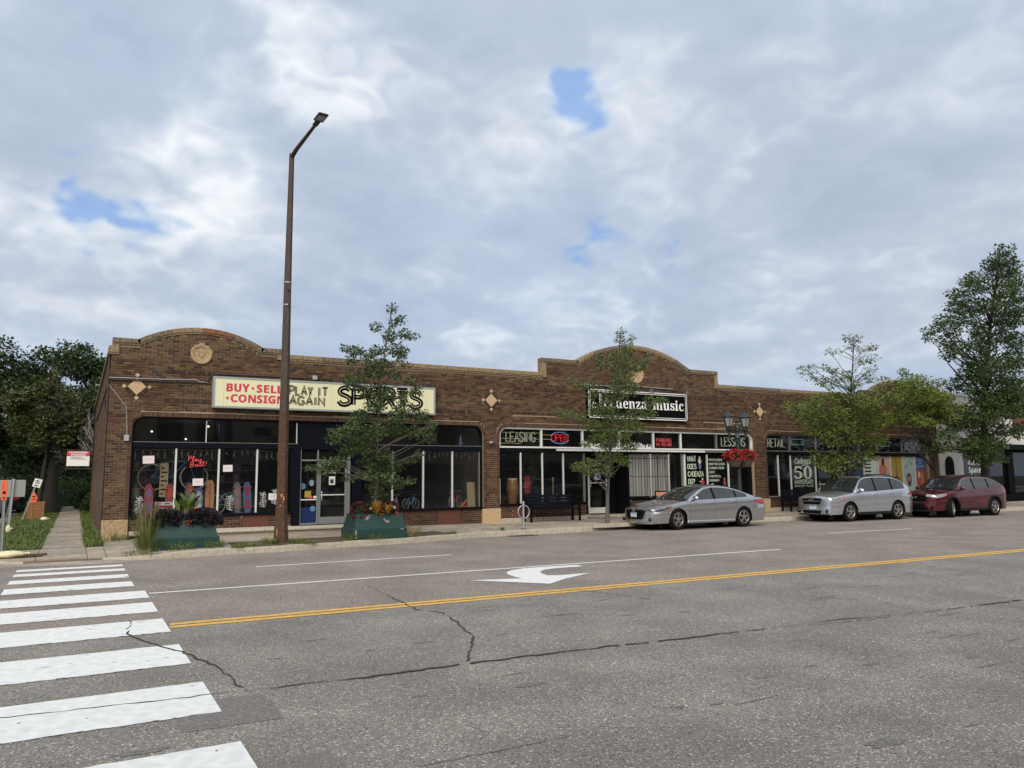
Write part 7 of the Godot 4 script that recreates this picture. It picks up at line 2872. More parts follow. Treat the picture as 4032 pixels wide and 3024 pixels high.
const T2 := [1595,662,15,14,1590,636,19,14,1643,648,12,12,1620,624,23,14,1498,569,23,14,1518,546,19,21,1579,575,35,24,1619,592,27,18,1704,580,20,13,1667,552,35,21,1626,536,31,25,1569,525,23,24,1389,487,18,8,1417,472,22,10,1462,477,22,17,1469,444,22,17,1572,480,27,28,1616,485,27,25,1641,462,23,18,1545,433,34,21,1588,445,23,21,1762,435,28,13,1712,430,23,18,1327,387,22,10,1366,375,29,13,1418,367,30,13,1489,396,37,24,1543,381,38,27,1639,388,31,17,1705,387,31,18,1620,356,38,24,1663,336,31,18,1467,341,30,20,1520,326,41,24,1584,313,38,21,1486,298,34,17,1527,282,41,17,1617,276,34,17,1436,280,18,10,1505,244,30,14,1568,234,34,17,1414,210,29,10,1455,220,26,13,1598,217,23,9,1525,207,22,10,1472,221,25,12,1412,201,30,10,1456,191,25,12,1502,201,22,15,1533,186,17,15]
const T3 := [2819,747,34,16,2872,744,26,16,2685,678,25,13,2755,687,21,10,2833,709,30,14,2904,710,26,16,2966,719,26,16,2535,596,28,17,2569,614,16,11,2565,568,29,15,2651,611,25,11,2696,606,25,15,2624,553,33,19,2684,545,37,19,2738,574,42,23,2809,590,34,19,2899,658,30,20,2961,671,26,20,2829,552,42,19,2922,589,34,16,2939,574,26,16,2956,622,26,16,2433,451,32,11,2473,431,52,22,2566,453,45,30,2652,490,45,22,2730,486,50,27,2824,498,51,23,2914,506,43,23,2523,393,52,22,2618,418,53,30,2713,425,50,30,2819,444,51,31,2915,455,43,35,2557,349,52,22,2651,363,53,30,2754,373,50,30,2860,387,55,35,2932,389,39,35,2664,315,49,22,2760,316,46,26,2866,329,51,31,2596,228,42,19,2675,245,43,23,2642,203,46,19,2688,177,36,10,2741,216,36,20,2770,252,33,20,2871,243,41,17,2928,243,22,14,2842,216,26,17,2957,314,41,20,2901,280,33,20,3002,332,26,17,2561,257,21,16]
const T5 := [2993,517,23,14,3120,565,46,21,3174,543,51,25,3225,488,59,25,3279,454,47,22,3135,449,50,25,3048,415,46,21,3158,407,46,21,2991,392,38,14,3245,410,39,21,3339,460,32,22,2969,540,23,10,3317,521,56,29,3262,554,47,22,3373,494,40,25]
const T4 := [4044,1320,23,21,4132,1318,31,28,3997,1256,38,28,4098,1262,54,35,4157,1234,39,36,3941,1213,46,28,4023,1188,69,42,4146,1167,55,43,3798,1132,45,27,3725,1102,37,27,3767,1073,52,34,3889,1101,45,41,3624,1029,44,26,3678,1008,51,27,4072,1101,62,42,4172,1090,47,50,3604,960,43,33,3705,963,51,33,3825,989,52,41,3973,1019,61,41,4147,1015,62,49,3518,892,50,26,3628,895,58,33,3588,845,43,26,3393,828,35,22,3399,796,28,22,3470,854,42,22,3745,920,37,27,3795,863,52,40,3986,943,68,41,4137,950,62,42,3538,795,43,32,3530,735,35,39,3634,769,50,33,3751,798,44,27,3843,792,59,40,4010,861,61,41,4119,841,62,42,3704,708,51,33,3831,709,59,34,3661,645,50,33,3764,651,66,33,3976,719,75,41,4117,749,61,56,3565,587,50,32,3697,581,65,33,3878,631,74,40,4064,655,68,48,3804,526,88,40,3986,547,67,41,4091,587,46,41,3679,455,50,33,3814,440,66,40,3975,479,75,41,4077,503,45,55,3561,400,56,26,3469,353,63,32,3725,378,50,33,3924,383,67,27,4069,379,38,34,3336,289,54,37,3441,296,41,25,3614,305,57,32,3716,319,72,39,3841,308,66,40,3698,267,64,32,3822,255,65,26,3914,242,37,17,3760,228,58,20]

func limb(b: MB, a: Vector3, c: Vector3, r0: float, r1: float, sag: float, seg := 5) -> void:
	var p := []
	var r := []
	for i in seg + 1:
		var t := float(i) / seg
		p.append(a.lerp(c, t) + Vector3(rng.randf_range(-1, 1), rng.randf_range(-0.5, 0.5), rng.randf_range(-1, 1)) * a.distance_to(c) * 0.03 * sin(PI * t) + Vector3.UP * sag * sin(PI * t))
		r.append(lerpf(r0, r1, pow(t, 0.8)))
	b.tube(p, r, 6, false)

func tree(called: String, label: String, group: String, base: Vector3, trunk: Array, r0: float, clumps: Array, depth: float, leaves: int, size: float, long: float, ca: Color, cb: Color, bark: Material, flat := 0.0) -> void:
	# trunk: points of the stem; clumps: [centre, radii]
	var t := thing(called, label, "tree", base, 0.0, group)
	var b := MB.new()
	var rr := []
	for i in trunk.size():
		rr.append(lerpf(r0, r0 * 0.16, pow(float(i) / (trunk.size() - 1), 0.8)))
	rr[0] = r0 * 1.35
	var local := []
	for p in trunk:
		local.append(p - base)
	b.tube(local, rr, 9)
	var tr := part(b, "trunk", bark, t)
	b = MB.new()
	var k := MB.new()
	k.tinted = true
	var vol := 0.0
	for c in clumps:
		vol += c[1].x * c[1].y * pow(c[1].x + c[1].y, 0.6)
	for c in clumps:
		var o: Vector3 = c[0]
		var rad: Vector3 = c[1]
		# a limb from the stem to the clump
		var want := o.y - 0.45 * Vector2(o.x - trunk[0].x, o.z - trunk[0].z).length()
		var best := 0
		for i in trunk.size():
			if trunk[i].y <= maxf(want, trunk[1].y):
				best = i
		var root: Vector3 = trunk[best]
		if best < trunk.size() - 1:
			var h: float = clampf((want - trunk[best].y) / maxf(0.01, trunk[best + 1].y - trunk[best].y), 0.0, 1.0)
			root = trunk[best].lerp(trunk[best + 1], h)
		limb(b, root - base, o - base, minf(rr[best] * 0.5, 0.012 + 0.014 * root.distance_to(o)), 0.004, 0.05)
		for i in 4:
			var e := o + rand_dir() * rad * 0.9
			limb(b, o.lerp(root, 0.2) - base, e - base, 0.006, 0.002, 0.0, 3)
		var open := 1.0 - 0.45 * smoothstep(4.4, 5.6, o.y) * (1.0 if called == "coffee_tree" else 0.0)
		var n := int(open * leaves * rad.x * rad.y * pow(rad.x + rad.y, 0.6) / vol)
		var shade := rng.randf_range(0.86, 1.1)
		for i in n:
			var d := rand_dir()
			var q := o + d * rad * pow(rng.randf(), 0.42) * rng.randf_range(0.8, 1.12)
			var out := (d + Vector3(rng.randf_range(-1, 1), rng.randf_range(-1.0, 0.5), rng.randf_range(-1, 1))).normalized()
			if flat > 0.0:
				out.y *= 1.0 - flat
				out = out.normalized()
			var across := out.cross(Vector3(rng.randf_range(-0.6, 0.6), 1, rng.randf_range(-0.6, 0.6))).normalized()
			var s := size * rng.randf_range(0.65, 1.25)
			var v := shade * rng.randf_range(0.8, 1.18)
			var m := ca.lerp(cb, rng.randf())
			k.col = Color(m.r * v, m.g * v, m.b * v)
			k.leaf(q - base, out, across, s * long, s)
	part(b, "branches", bark, tr)
	part(k, "crown", M.leaf, t)

func clumps_of(a: Array, z: float, depth: float, copies := 2) -> Array:
	var out := []
	var cx := 0.0
	for i in range(0, a.size(), 4):
		cx += a[i]
	cx /= a.size() / 4.0
	for i in range(0, a.size(), 4):
		for j in copies:
			var dz := (rng.randf_range(0.05, 1.0) * (1.0 if j % 2 else -1.0)) * depth
			if j >= 2:
				dz *= 0.4
			# a little perspective: nearer clumps keep their place as seen from the road
			var k := (z + dz) / z
			out.append([Vector3(a[i] * 0.01 * k, 1.7 + (a[i + 1] * 0.01 - 1.7) * k, z + dz), Vector3(a[i + 2] * 0.01, a[i + 3] * 0.01, (a[i + 2] + a[i + 3]) * 0.006)])
	return out

func round_crown(c: Vector3, r: Vector3, n: int) -> Array:
	# clumps over the shell and the inside of an uneven crown
	var out := []
	for i in n:
		var d := rand_dir()
		var s := pow(rng.randf(), 0.35)
		var k := rng.randf_range(0.16, 0.30)
		var lump := 1.0 + 0.18 * sin(d.x * 5.0 + c.x) * cos(d.y * 4.0 + c.z)
		out.append([c + d * r * s * lump, Vector3(r.x * k, r.y * k * 0.8, r.z * k)])
	return out

func trees() -> void:
	var v := func(x, y, z): return Vector3(x, y, z)
	tree("ginkgo_tree", "slender young tree with fan-shaped dark leaves growing in the chipped planter", "street trees", Vector3(7.15, 0.72, -20.35), [v.call(7.15, 0.70, -20.35), v.call(7.17, 1.6, -20.32), v.call(7.16, 2.8, -20.3), v.call(7.2, 4.0, -20.27), v.call(7.3, 5.0, -20.24), v.call(7.42, 5.9, -20.2), v.call(7.52, 6.5, -20.2)], 0.055, clumps_of(T1, -20.2, 0.75), 0.8, 11000, 0.066, 1.15, Color(0.034, 0.066, 0.018), Color(0.08, 0.12, 0.03), M.bark_grey)
	tree("elm_tree", "young street tree with light feathery leaves in the concrete-edged pit", "street trees", Vector3(15.36, 0.18, -20.95), [v.call(15.36, 0.17, -20.95), v.call(15.38, 1.2, -20.9), v.call(15.44, 2.2, -20.85), v.call(15.5, 3.2, -20.75), v.call(15.6, 4.4, -20.7), v.call(15.75, 5.6, -20.65), v.call(15.88, 6.6, -20.6)], 0.062, clumps_of(T2, -20.7, 0.8), 0.8, 10000, 0.052, 1.9, Color(0.07, 0.11, 0.024), Color(0.14, 0.19, 0.04), M.bark_grey, 0.5)
	tree("coffee_tree", "sparse-topped yellow-green street tree standing behind the silver SUV", "street trees", Vector3(27.7, 0.15, -21.0), [v.call(27.7, 0.13, -21.0), v.call(27.7, 1.6, -21.0), v.call(27.72, 2.9, -20.95), v.call(27.9, 4.4, -20.9), v.call(28.15, 5.8, -20.9), v.call(28.45, 7.4, -20.9)], 0.09, clumps_of(T3, -20.95, 1.1), 1.1, 11500, 0.066, 2.0, Color(0.075, 0.115, 0.018), Color(0.17, 0.21, 0.03), M.bark_dark, 0.4)
	tree("coffee_tree", "bushy yellow-green street tree beside the dark red SUV", "street trees", Vector3(33.4, 0.15, -20.75), [v.call(33.4, 0.13, -20.75), v.call(33.35, 1.8, -20.8), v.call(33.1, 3.0, -20.8), v.call(32.6, 4.4, -20.8), v.call(32.4, 5.6, -20.8)], 0.08, clumps_of(T5 + [3330,560,50,28,3380,530,50,28,3420,480,45,26,3400,440,45,24,3350,420,45,22,3290,400,45,20,3200,590,45,22,3270,590,45,22,2900,470,50,22,2960,430,50,22,3450,520,45,24,3500,470,45,24,3470,420,45,22,3060,490,50,24,3100,520,45,22,3420,590,30,16,3150,620,30,14,3010,570,35,16], -20.8, 1.4), 1.1, 13500, 0.07, 2.0, Color(0.08, 0.12, 0.02), Color(0.19, 0.22, 0.03), M.bark_dark, 0.3)
	tree("linden_tree", "tall dark green street tree towering in front of the white building", "street trees", Vector3(37.8, 0.15, -21.2), [v.call(37.8, 0.13, -21.2), v.call(37.75, 2.5, -21.1), v.call(37.8, 4.5, -21.0), v.call(38.5, 7.0, -21.0), v.call(39.0, 9.0, -21.0), v.call(40.0, 11.5, -21.0), v.call(40.5, 13.1, -21.0)], 0.2, clumps_of(T4 + [3650,420,60,30,3750,430,60,30,3850,520,70,36,3950,560,70,36,4050,600,70,36,4120,520,70,36,4000,480,70,30,4100,400,60,26,3560,400,50,24,3620,470,60,28], -21.0, 1.7), 1.7, 30000, 0.098, 1.3, Color(0.03, 0.056, 0.014), Color(0.07, 0.105, 0.022), M.bark_dark)
	print("street trees ", Time.get_ticks_msec())
	# the old trees up the side street
	for q in [[-1.2, -50.5, 0.42, Vector3(-2.9, 6.1, -52), Vector3(3.6, 3.7, 3.4), 70, 22000, 0.024, 0.042, 0.012, "broad dark maple overhanging the side walk with its trunk by the wooden box"], [2.2, -58, 0.35, Vector3(0.5, 6.6, -57), Vector3(3.4, 4.2, 3.4), 66, 18000, 0.026, 0.046, 0.013, "dark round tree rising behind the side wall of the shops"], [-8, -50, 0.4, Vector3(-7.0, 5.0, -51), Vector3(3.8, 3.8, 3.6), 50, 12000, 0.02, 0.038, 0.010, "dark tree across the side street"], [-2.5, -66, 0.35, Vector3(-1.5, 4.8, -66), Vector3(5.5, 4.6, 3.0), 66, 15000, 0.018, 0.034, 0.010, "shadowed tree further along the side walk"]]:
		var base := Vector3(q[0], 0.05, q[1])
		var c: Vector3 = q[3]
		tree("maple_tree", q[10], "old trees up the side street", base, [base, base + Vector3(0.02, 1.6, 0), base + Vector3(0.05, 3.2, 0), base.lerp(c, 0.6) + Vector3(0, 1.2, 0), c + Vector3(0, 2.5, 0)], q[2], round_crown(c, q[4], q[5]), 1.0, q[6], 0.16, 1.3, Color(q[7], q[8], q[9]), Color(q[7] * 1.9, q[8] * 1.8, q[9] * 1.5), M.bark_dark)
	tree("olive_tree", "olive-tinged smaller tree in front of the dark maple", "old trees up the side street", Vector3(-1.6, 0.05, -44.5), [Vector3(-1.6, 0.05, -44.5), Vector3(-1.5, 1.5, -44.5), Vector3(-1.35, 3.0, -44.4), Vector3(-1.2, 5.0, -44.3), Vector3(-1.1, 6.6, -44.2)], 0.14, round_crown(Vector3(-1.3, 5.0, -44.5), Vector3(1.7, 2.3, 1.6), 34), 1.0, 9000, 0.13, 1.3, Color(0.045, 0.062, 0.02), Color(0.10, 0.10, 0.03), M.bark_dark)
	# a dead one
	var t := thing("dead_tree", "bare grey dead tree with tangled branches beside the side wall", "tree", Vector3(0.95, 0.05, -48.2))
	var b := MB.new()
	b.tube([Vector3(0, 0, 0), Vector3(-0.05, 2.0, 0), Vector3(0.0, 3.2, 0.1)], [0.16, 0.13, 0.1], 8)
	var tr := part(b, "trunk", M.bark_dead, t)
	b = MB.new()
	for i in 26:
		var a := rng.randf_range(0, TAU)
		var d := Vector3(cos(a) * rng.randf_range(0.4, 1.0) - 0.35, rng.randf_range(0.25, 1.2), sin(a) * 0.6).normalized()
		var from := Vector3(0, rng.randf_range(1.8, 3.3), 0.05)
		var l := rng.randf_range(2.2, 4.6)
		var to := from + d * l
		limb(b, from, to, 0.045, 0.012, 0.25, 6)
		for j in 9:
			var s := from.lerp(to, rng.randf_range(0.35, 1.0))
			var e := s + (d + rand_dir() * 0.9).normalized() * rng.randf_range(0.5, 1.4)
			limb(b, s, e, 0.014, 0.005, 0.06, 4)
			for m in 3:
				var f := s.lerp(e, rng.randf_range(0.4, 1.0))
				limb(b, f, f + (d + rand_dir()).normalized() * rng.randf_range(0.25, 0.7), 0.007, 0.003, 0.0, 3)
	part(b, "branches", M.bark_dead, tr)
	for q in [[1.3, -49.5, 1.0, 1.3, "rounded green shrub beside the walk behind the shops"], [0.9, -54.5, 0.9, 1.5, "taller dark shrub further along the walk"], [-0.3, -62.5, 1.6, 2.2, "dark shrub closing the end of the walk"], [-2.0, -58, 1.2, 1.8, "dark shrub between the walk and the side street"]]:
		var sh := thing("shrub", q[4], "shrub", Vector3(q[0], 0.05, q[1]))
		var sk := MB.new()
		sk.tinted = true
		for i in 2600:
			var d := rand_dir()
			d.y = absf(d.y)
			var g := rng.randf_range(0.7, 1.4)
			sk.col = Color(0.04 * g, 0.065 * g, 0.016 * g)
			var f := (d + rand_dir() * 0.8).normalized()
			sk.leaf(Vector3(d.x * q[2], d.y * q[3], d.z * q[2]) * pow(rng.randf(), 0.4), f, f.cross(rand_dir()).normalized(), 0.16, 0.09)
		part(sk, "foliage", M.leaf, sh)
		sk = MB.new()
		for i in 5:
			limb(sk, Vector3.ZERO, Vector3(rng.randf_range(-0.5, 0.5), q[3] * 0.7, rng.randf_range(-0.5, 0.5)), 0.03, 0.01, 0.0, 3)
		part(sk, "stems", M.bark_dark, sh)
	# far wood that closes the side street
	var k := MB.new()
	k.tinted = true
	for i in 26000:
		var x := rng.randf_range(-30, 22)
		var h := 7.0 + 3.0 * sin(x * 0.35) + 1.5 * sin(x * 0.9)
		var y := h * pow(rng.randf(), 0.8)
		var g := rng.randf_range(0.7, 1.3)
		k.col = Color(0.018 * g, 0.034 * g, 0.010 * g)
		var d := rand_dir()
		k.leaf(Vector3(x, y, -78 + rng.randf_range(-3, 3)), d, d.cross(rand_dir()).normalized(), 0.75, 0.6)
	var far := part(k, "distant_trees", M.leaf, self)
	tag(far, "far dark wood closing the end of the side street", "trees")
	far.set_meta("kind", "stuff")

# ------------------------------------------------------------------ what stands in the windows
func deck(label: String, x: float, y: float, lean: float, w: float, h: float, kind: int, c: Color, c2: Color) -> void:
	var t := thing("skateboard", label, "skateboard", Vector3(x, y, GZ - 0.3))
	var tf := Transform3D(Basis(Vector3(0, 0, 1), lean) * Basis(Vector3.RIGHT, -0.12), Vector3.ZERO)
	var p := PackedVector2Array()
	for k in 24:
		var a := TAU * k / 24
		var ex := pow(absf(cos(a)), 0.55) * signf(cos(a))
		var ey := pow(absf(sin(a)), 0.8) * signf(sin(a))
		var ww := w * 0.5
		if kind == 1 and ey > 0.75:
			ww *= 0.55
		p.append(Vector2(ex * ww, h * 0.5 + ey * h * 0.5))
	var b := MB.new()
	b.prism(p, -0.006, 0.006, tf)
	part(b, "deck", matq("deck_%d_%d" % [int(c.r * 100), int(c.b * 100)], c.r, c.g, c.b, 0.5), t)
	b = MB.new()
	b.tinted = true
	b.tint(c2)
	if kind == 2:
		b.rect(-0.02, -0.005, h * 0.12, h * 0.9, 0.008, tf)
		b.rect(0.005, 0.02, h * 0.12, h * 0.9, 0.008, tf)
		b.disc(0, h * 0.62, 0.035, 0.035, 0.010, tf, 4)
	else:
		b.disc(0, h * 0.7, w * 0.33, h * 0.16, 0.008, tf)
		b.disc(0, h * 0.3, w * 0.3, h * 0.18, 0.008, tf)
	part(b, "graphic", M.print, t)
	b = MB.new()
	for yy in [h * 0.18, h * 0.82]:
		for s in [-1.0, 1.0]:
			b.lathe([[0.0, -0.02], [0.028, -0.018], [0.028, 0.018], [0.0, 0.02]], tf * Vector3(s * w * 0.45, yy, 0.04), 10, tf.basis * Basis(Vector3(0, 0, 1), PI / 2))
	part(b, "wheels", matq("wheel_red", 0.5, 0.05, 0.04, 0.5), t)

func bicycle(label: String, at: Vector3, turn: float, k: float, c: Material) -> void:
	var t := thing("bicycle", label, "bicycle", at, turn)
	var b: MB
	var r := 0.33 * k
	for x in [-0.5 * k, 0.5 * k]:
		b = MB.new()
		var ring := []
		for i in 25:
			ring.append(Vector3(x + cos(TAU * i / 24) * r, r + sin(TAU * i / 24) * r, 0))
		b.tube(ring, [0.022 * k], 6, false)
		var w := part(b, "tire", matq("bike_tire", 0.30, 0.29, 0.26, 0.8), t)
		b = MB.new()
		for i in 10:
			var a := TAU * i / 10
			b.tube([Vector3(x, r, 0), Vector3(x + cos(a) * r, r + sin(a) * r, 0)], [0.003], 4, false)
		part(b, "spokes", M.steel, w)
	b = MB.new()
	var bb := Vector3(-0.05, 0.32, 0) * k
	var st := Vector3(-0.2, 0.72, 0) * k
	var hd := Vector3(0.32, 0.75, 0) * k
	for q in [[bb, st], [bb, hd], [st, hd], [bb, Vector3(-0.5 * k, r, 0)], [st, Vector3(-0.5 * k, r, 0)], [hd + Vector3(-0.02, 0.1, 0) * k, Vector3(0.5 * k, r, 0)]]:
		b.tube(q, [0.016 * k], 6)
	part(b, "frame", c, t)
	b = MB.new()
	b.tube([hd + Vector3(-0.03, 0.15, -0.25) * k, hd + Vector3(0.0, 0.2, 0) * k, hd + Vector3(-0.03, 0.15, 0.25) * k], [0.013 * k], 6)
	part(b, "handlebar", M.steel, t)
	b = MB.new()
	b.rbox(st + Vector3(-0.02, 0.08, 0) * k, Vector3(0.24, 0.05, 0.13) * k, 0.015)
	part(b, "saddle", M.black_paint, t)

func window_displays() -> void:
	var b: MB
	var t: Node3D
	# papers on the glass
	for q in [[1.77, 2.33, 0.30, 0.22, "pale pink paper on the glass left of the white mullion by the wall"], [3.11, 1.68, 0.29, 0.21, "white paper on the glass under the neon script"], [3.93, 2.08, 0.27, 0.20, "pale pink paper on the third pane beside the neon script"], [5.26, 1.22, 0.24, 0.2, "pale pink paper low on the pane beside the rusty pole"]]:
		t = thing("paper_sheet", q[4], "paper", Vector3(q[0], q[1] - q[3] / 2, GZ + 0.006))
		b = MB.new()
		b.box(Vector3(0, q[3] / 2, 0.002), Vector3(q[2], q[3], 0.002), Basis(Vector3(0, 0, 1), rng.randf_range(-0.05, 0.05)))
		part(b, "sheet", M.paper, t)
		b = MB.new()
		for i in 3:
			b.bx(-q[2] * 0.25, q[2] * 0.25, q[3] * (0.4 + i * 0.1), q[3] * (0.4 + i * 0.1) + 0.006, 0.0035, 0.0045)
		part(b, "faint_print", matq("pink_ink", 0.55, 0.42, 0.45, 0.9), t)
	# a shelf along the window and goods on it
	t = thing("display_shelf", "low grey display shelf inside the sports shop window", "shelf", Vector3(3.55, 0.25, GZ - 0.45))
	b = MB.new()
	b.bx(1.42, 5.75, 0.66, 0.72, GZ - 0.75, GZ - 0.16)
	b.bx(1.42, 5.75, 0.25, 0.66, GZ - 0.74, GZ - 0.7)
	partw(b, "board", matq("shelf_grey", 0.10, 0.10, 0.10, 0.7), t)
	t = thing("display_shelf", "low dark display shelf inside the right-hand sports shop window", "shelf", Vector3(10.2, 0.25, GZ - 0.45))
	b = MB.new()
	b.bx(8.1, 12.3, 0.64, 0.70, GZ - 0.75, GZ - 0.16)
	b.bx(8.1, 12.3, 0.25, 0.64, GZ - 0.74, GZ - 0.7)
	partw(b, "board", M.shelf_grey, t)
	deck("black longboard with pointed nose next to the wall", 1.52, 0.73, 0.02, 0.22, 0.95, 1, Color(0.03, 0.035, 0.03), Color(0.12, 0.2, 0.05))
	deck("pinkish red longboard with red wheels", 1.86, 0.73, 0.03, 0.24, 0.92, 0, Color(0.36, 0.05, 0.07), Color(0.25, 0.15, 0.3))
	deck("maroon longboard behind the first white mullion", 2.40, 0.73, 0.0, 0.24, 0.92, 0, Color(0.25, 0.04, 0.05), Color(0.45, 0.07, 0.04))
	deck("blue and white board with a wave picture", 3.20, 0.73, 0.0, 0.23, 0.8, 0, Color(0.08, 0.16, 0.34), Color(0.5, 0.55, 0.6))
	deck("tan wooden longboard with red stripes", 3.49, 0.73, -0.02, 0.26, 1.02, 2, Color(0.42, 0.23, 0.09), Color(0.4, 0.06, 0.03))
	deck("grey patterned longboard in the third pane", 4.30, 0.73, 0.02, 0.23, 0.95, 0, Color(0.12, 0.13, 0.15), Color(0.3, 0.18, 0.15))
	deck("blue and red longboard in the third pane", 4.60, 0.73, 0.03, 0.24, 0.95, 0, Color(0.05, 0.13, 0.28), Color(0.32, 0.03, 0.05))
	deck("dark grey longboard half hidden by the planter", 2.92, 0.73, 0.0, 0.24, 0.95, 0, Color(0.08, 0.08, 0.09), Color(0.2, 0.16, 0.12))
	bicycle("blue road bicycle hung up in the sports shop window", Vector3(2.5, 1.45, GZ - 0.6), 0.0, 1.15, matq("bike_blue", 0.03, 0.12, 0.28, 0.4))
	bicycle("pale green bicycle standing among the boards in the third pane", Vector3(4.12, 0.72, GZ - 0.6), 0.35, 0.85, matq("bike_mint", 0.16, 0.34, 0.26, 0.4))
	bicycle("small light blue children's bicycle in the right-hand window", Vector3(9.95, 0.70, GZ - 0.4), 0.5, 0.52, matq("bike_sky", 0.14, 0.36, 0.48, 0.4))
	bicycle("small white children's bicycle behind the planter's tree", Vector3(9.42, 0.70, GZ - 0.45), 1.0, 0.52, matq("bike_white", 0.5, 0.5, 0.48, 0.4))
	bicycle("small red children's bicycle with white handlebar in the last pane", Vector3(11.62, 0.70, GZ - 0.4), 0.7, 0.62, matq("bike_red", 0.3, 0.03, 0.03, 0.4))
	t = thing("ball_game_board", "beige slotted game board standing tall in the first pane", "game board", Vector3(2.24, 1.25, GZ - 0.5))
	b = MB.new()
	b.rbox(Vector3(0, 0.5, 0), Vector3(0.23, 1.0, 0.03), 0.008)
	var gb := part(b, "panel", matq("beige", 0.42, 0.34, 0.19, 0.7), t)
	b = MB.new()
	for i in 7:
		b.bx(-0.085, 0.085 if i % 2 else 0.0, 0.08 + i * 0.125, 0.12 + i * 0.125, 0.016, 0.018)
	part(b, "slots", M.sign_black, gb)
	t = thing("toy_box", "red and white boxed game lying in the first pane", "box", Vector3(2.25, 0.72, GZ - 0.28))
	b = MB.new()
	b.rbox(Vector3(0, 0.2, 0), Vector3(0.5, 0.4, 0.16), 0.006)
	var tb := part(b, "carton", matq("carton_red", 0.36, 0.02, 0.03, 0.5), t)
	b = MB.new()
	b.tinted = true
	b.tint(Color(0.62, 0.62, 0.62))
	b.rect(-0.25, 0.25, 0.3, 0.4, 0.0825)
	b.rect(-0.25, 0.1, 0.0, 0.09, 0.0825)
	b.tint(Color(0.04, 0.04, 0.04))
	b.rect(-0.2, -0.06, 0.34, 0.36, 0.085)
	b.rect(0.0, 0.14, 0.335, 0.365, 0.085)
	b.tint(Color(0.7, 0.65, 0.6))
	b.rect(-0.14, 0.18, 0.17, 0.23, 0.0825)
	part(b, "print", M.print, tb)
	# racks of goods further back
	for q in [[2.0, -30.0, "rack of boxed sports goods behind the first panes"], [5.0, -30.5, "rack of boxed sports goods behind the third pane"], [9.0, -31.2, "rack of boxed goods behind the chipped planter's tree"], [11.6, -32.5, "rack of boxed goods deep behind the right-hand panes"], [18.0, -31.4, "rack of cases inside the music shop"]]:
		t = thing("display_rack", q[2], "rack", Vector3(q[0], 0.25, q[1]))
		b = MB.new()
		for yy in [0.5, 0.95, 1.4, 1.85]:
			b.bx(-0.95, 0.95, yy - 0.015, yy + 0.015, -0.2, 0.2)
		for xx in [-0.95, 0.95]:
			b.bx(xx - 0.02, xx + 0.02, 0.0, 2.2, -0.2, 0.2)
		part(b, "frame", M.steel, t)
		for yy in [0.515, 0.965, 1.415, 1.865]:
			var x := -0.9
			while x < 0.8:
				var w := rng.randf_range(0.1, 0.3)
				var kind := rng.randi() % 8
				var cc: Array = [[0.3, 0.04, 0.04], [0.05, 0.12, 0.3], [0.4, 0.4, 0.38], [0.08, 0.08, 0.08], [0.35, 0.25, 0.06], [0.06, 0.2, 0.1], [0.3, 0.3, 0.32], [0.25, 0.1, 0.05]][kind]
				b = MB.new()
				var hh := rng.randf_range(0.1, 0.32)
				b.rbox(Vector3(x + w / 2, yy + hh / 2, 0), Vector3(w - 0.02, hh, 0.3), 0.01)
				part(b, "boxed_goods", matq("goods_%d" % kind, cc[0], cc[1], cc[2], 0.6), t)
				x += w + rng.randf_range(0.0, 0.15)
	# white frost stars painted on the panes
	for q in [[1.58, 1.05, "white painted frost star on the pane beside the wall"], [4.02, 1.05, "white painted frost star on the pane with the mint bicycle"], [4.98, 1.12, "white painted frost star just past the third white mullion"], [5.32, 1.2, "white painted frost star above the low pink paper by the pole"]]:
		t = thing("painted_snowflake", q[2], "window painting", Vector3(q[0], q[1] - 0.22, GZ + 0.006), 0.0, "painted frost stars")
		b = MB.new()
		for i in 7:
			var y := 0.03 + i * 0.062
			var l := rng.randf_range(0.07, 0.13)
			var sl := rng.randf_range(-0.05, 0.06)
			b.ribbon(PackedVector2Array([Vector2(-l, y - sl), Vector2(-l * 0.3, y + 0.012), Vector2(l * 0.4, y - 0.006), Vector2(l, y + sl)]), rng.randf_range(0.014, 0.026), 0.002 + i * 0.0002)
		b.ribbon(PackedVector2Array([Vector2(0.02, 0.47), Vector2(-0.01, 0.25), Vector2(0.015, 0.0)]), 0.024, 0.004)
		b.ribbon(PackedVector2Array([Vector2(-0.07, 0.44), Vector2(0.0, 0.36), Vector2(0.07, 0.45)]), 0.02, 0.0045)
		part(b, "brush_strokes", matq("snow_paint", 0.36, 0.38, 0.38, 0.8), t)
	# icicle lights
	for s in [[1.42, 5.7, "string of unlit icicle lights along the top of the left panes"], [10.3, 12.2, "string of unlit icicle lights along the top of the right panes"]]:
		t = thing("icicle_lights", s[2], "string lights", Vector3((s[0] + s[1]) / 2, 2.3, GZ - 0.05))
		b = MB.new()
		var x: float = s[0]
		while x < s[1]:
			var h := rng.randf_range(0.08, 0.26)
			var p := Vector3(x, 2.62, GZ - 0.05)
			var q := p + Vector3(rng.randf_range(-0.02, 0.02), -h, 0)
			b.tube([p, q], [0.004], 4)
			for i in 3:
				var e := p.lerp(q, 0.4 + 0.3 * i)
				b.tube([e, e + Vector3(rng.randf_range(-0.05, 0.05), -0.035, 0)], [0.005], 4)
			x += rng.randf_range(0.14, 0.24)
		b.tube([Vector3(s[0], 2.62, GZ - 0.05), Vector3(s[1], 2.62, GZ - 0.05)], [0.004], 4)
		partw(b, "cord", matq("cord_pale", 0.35, 0.36, 0.34, 0.6), t)
	# framed print and an orange piece in the last pane
	t = thing("leaning_picture", "tall framed grey picture leaning in the corner of the last pane", "picture", Vector3(12.14, 0.70, GZ - 0.22))
	b = MB.new()
	b.rbox(Vector3(0, 0.44, 0), Vector3(0.30, 0.88, 0.03), 0.005, Basis(Vector3.RIGHT, -0.08))
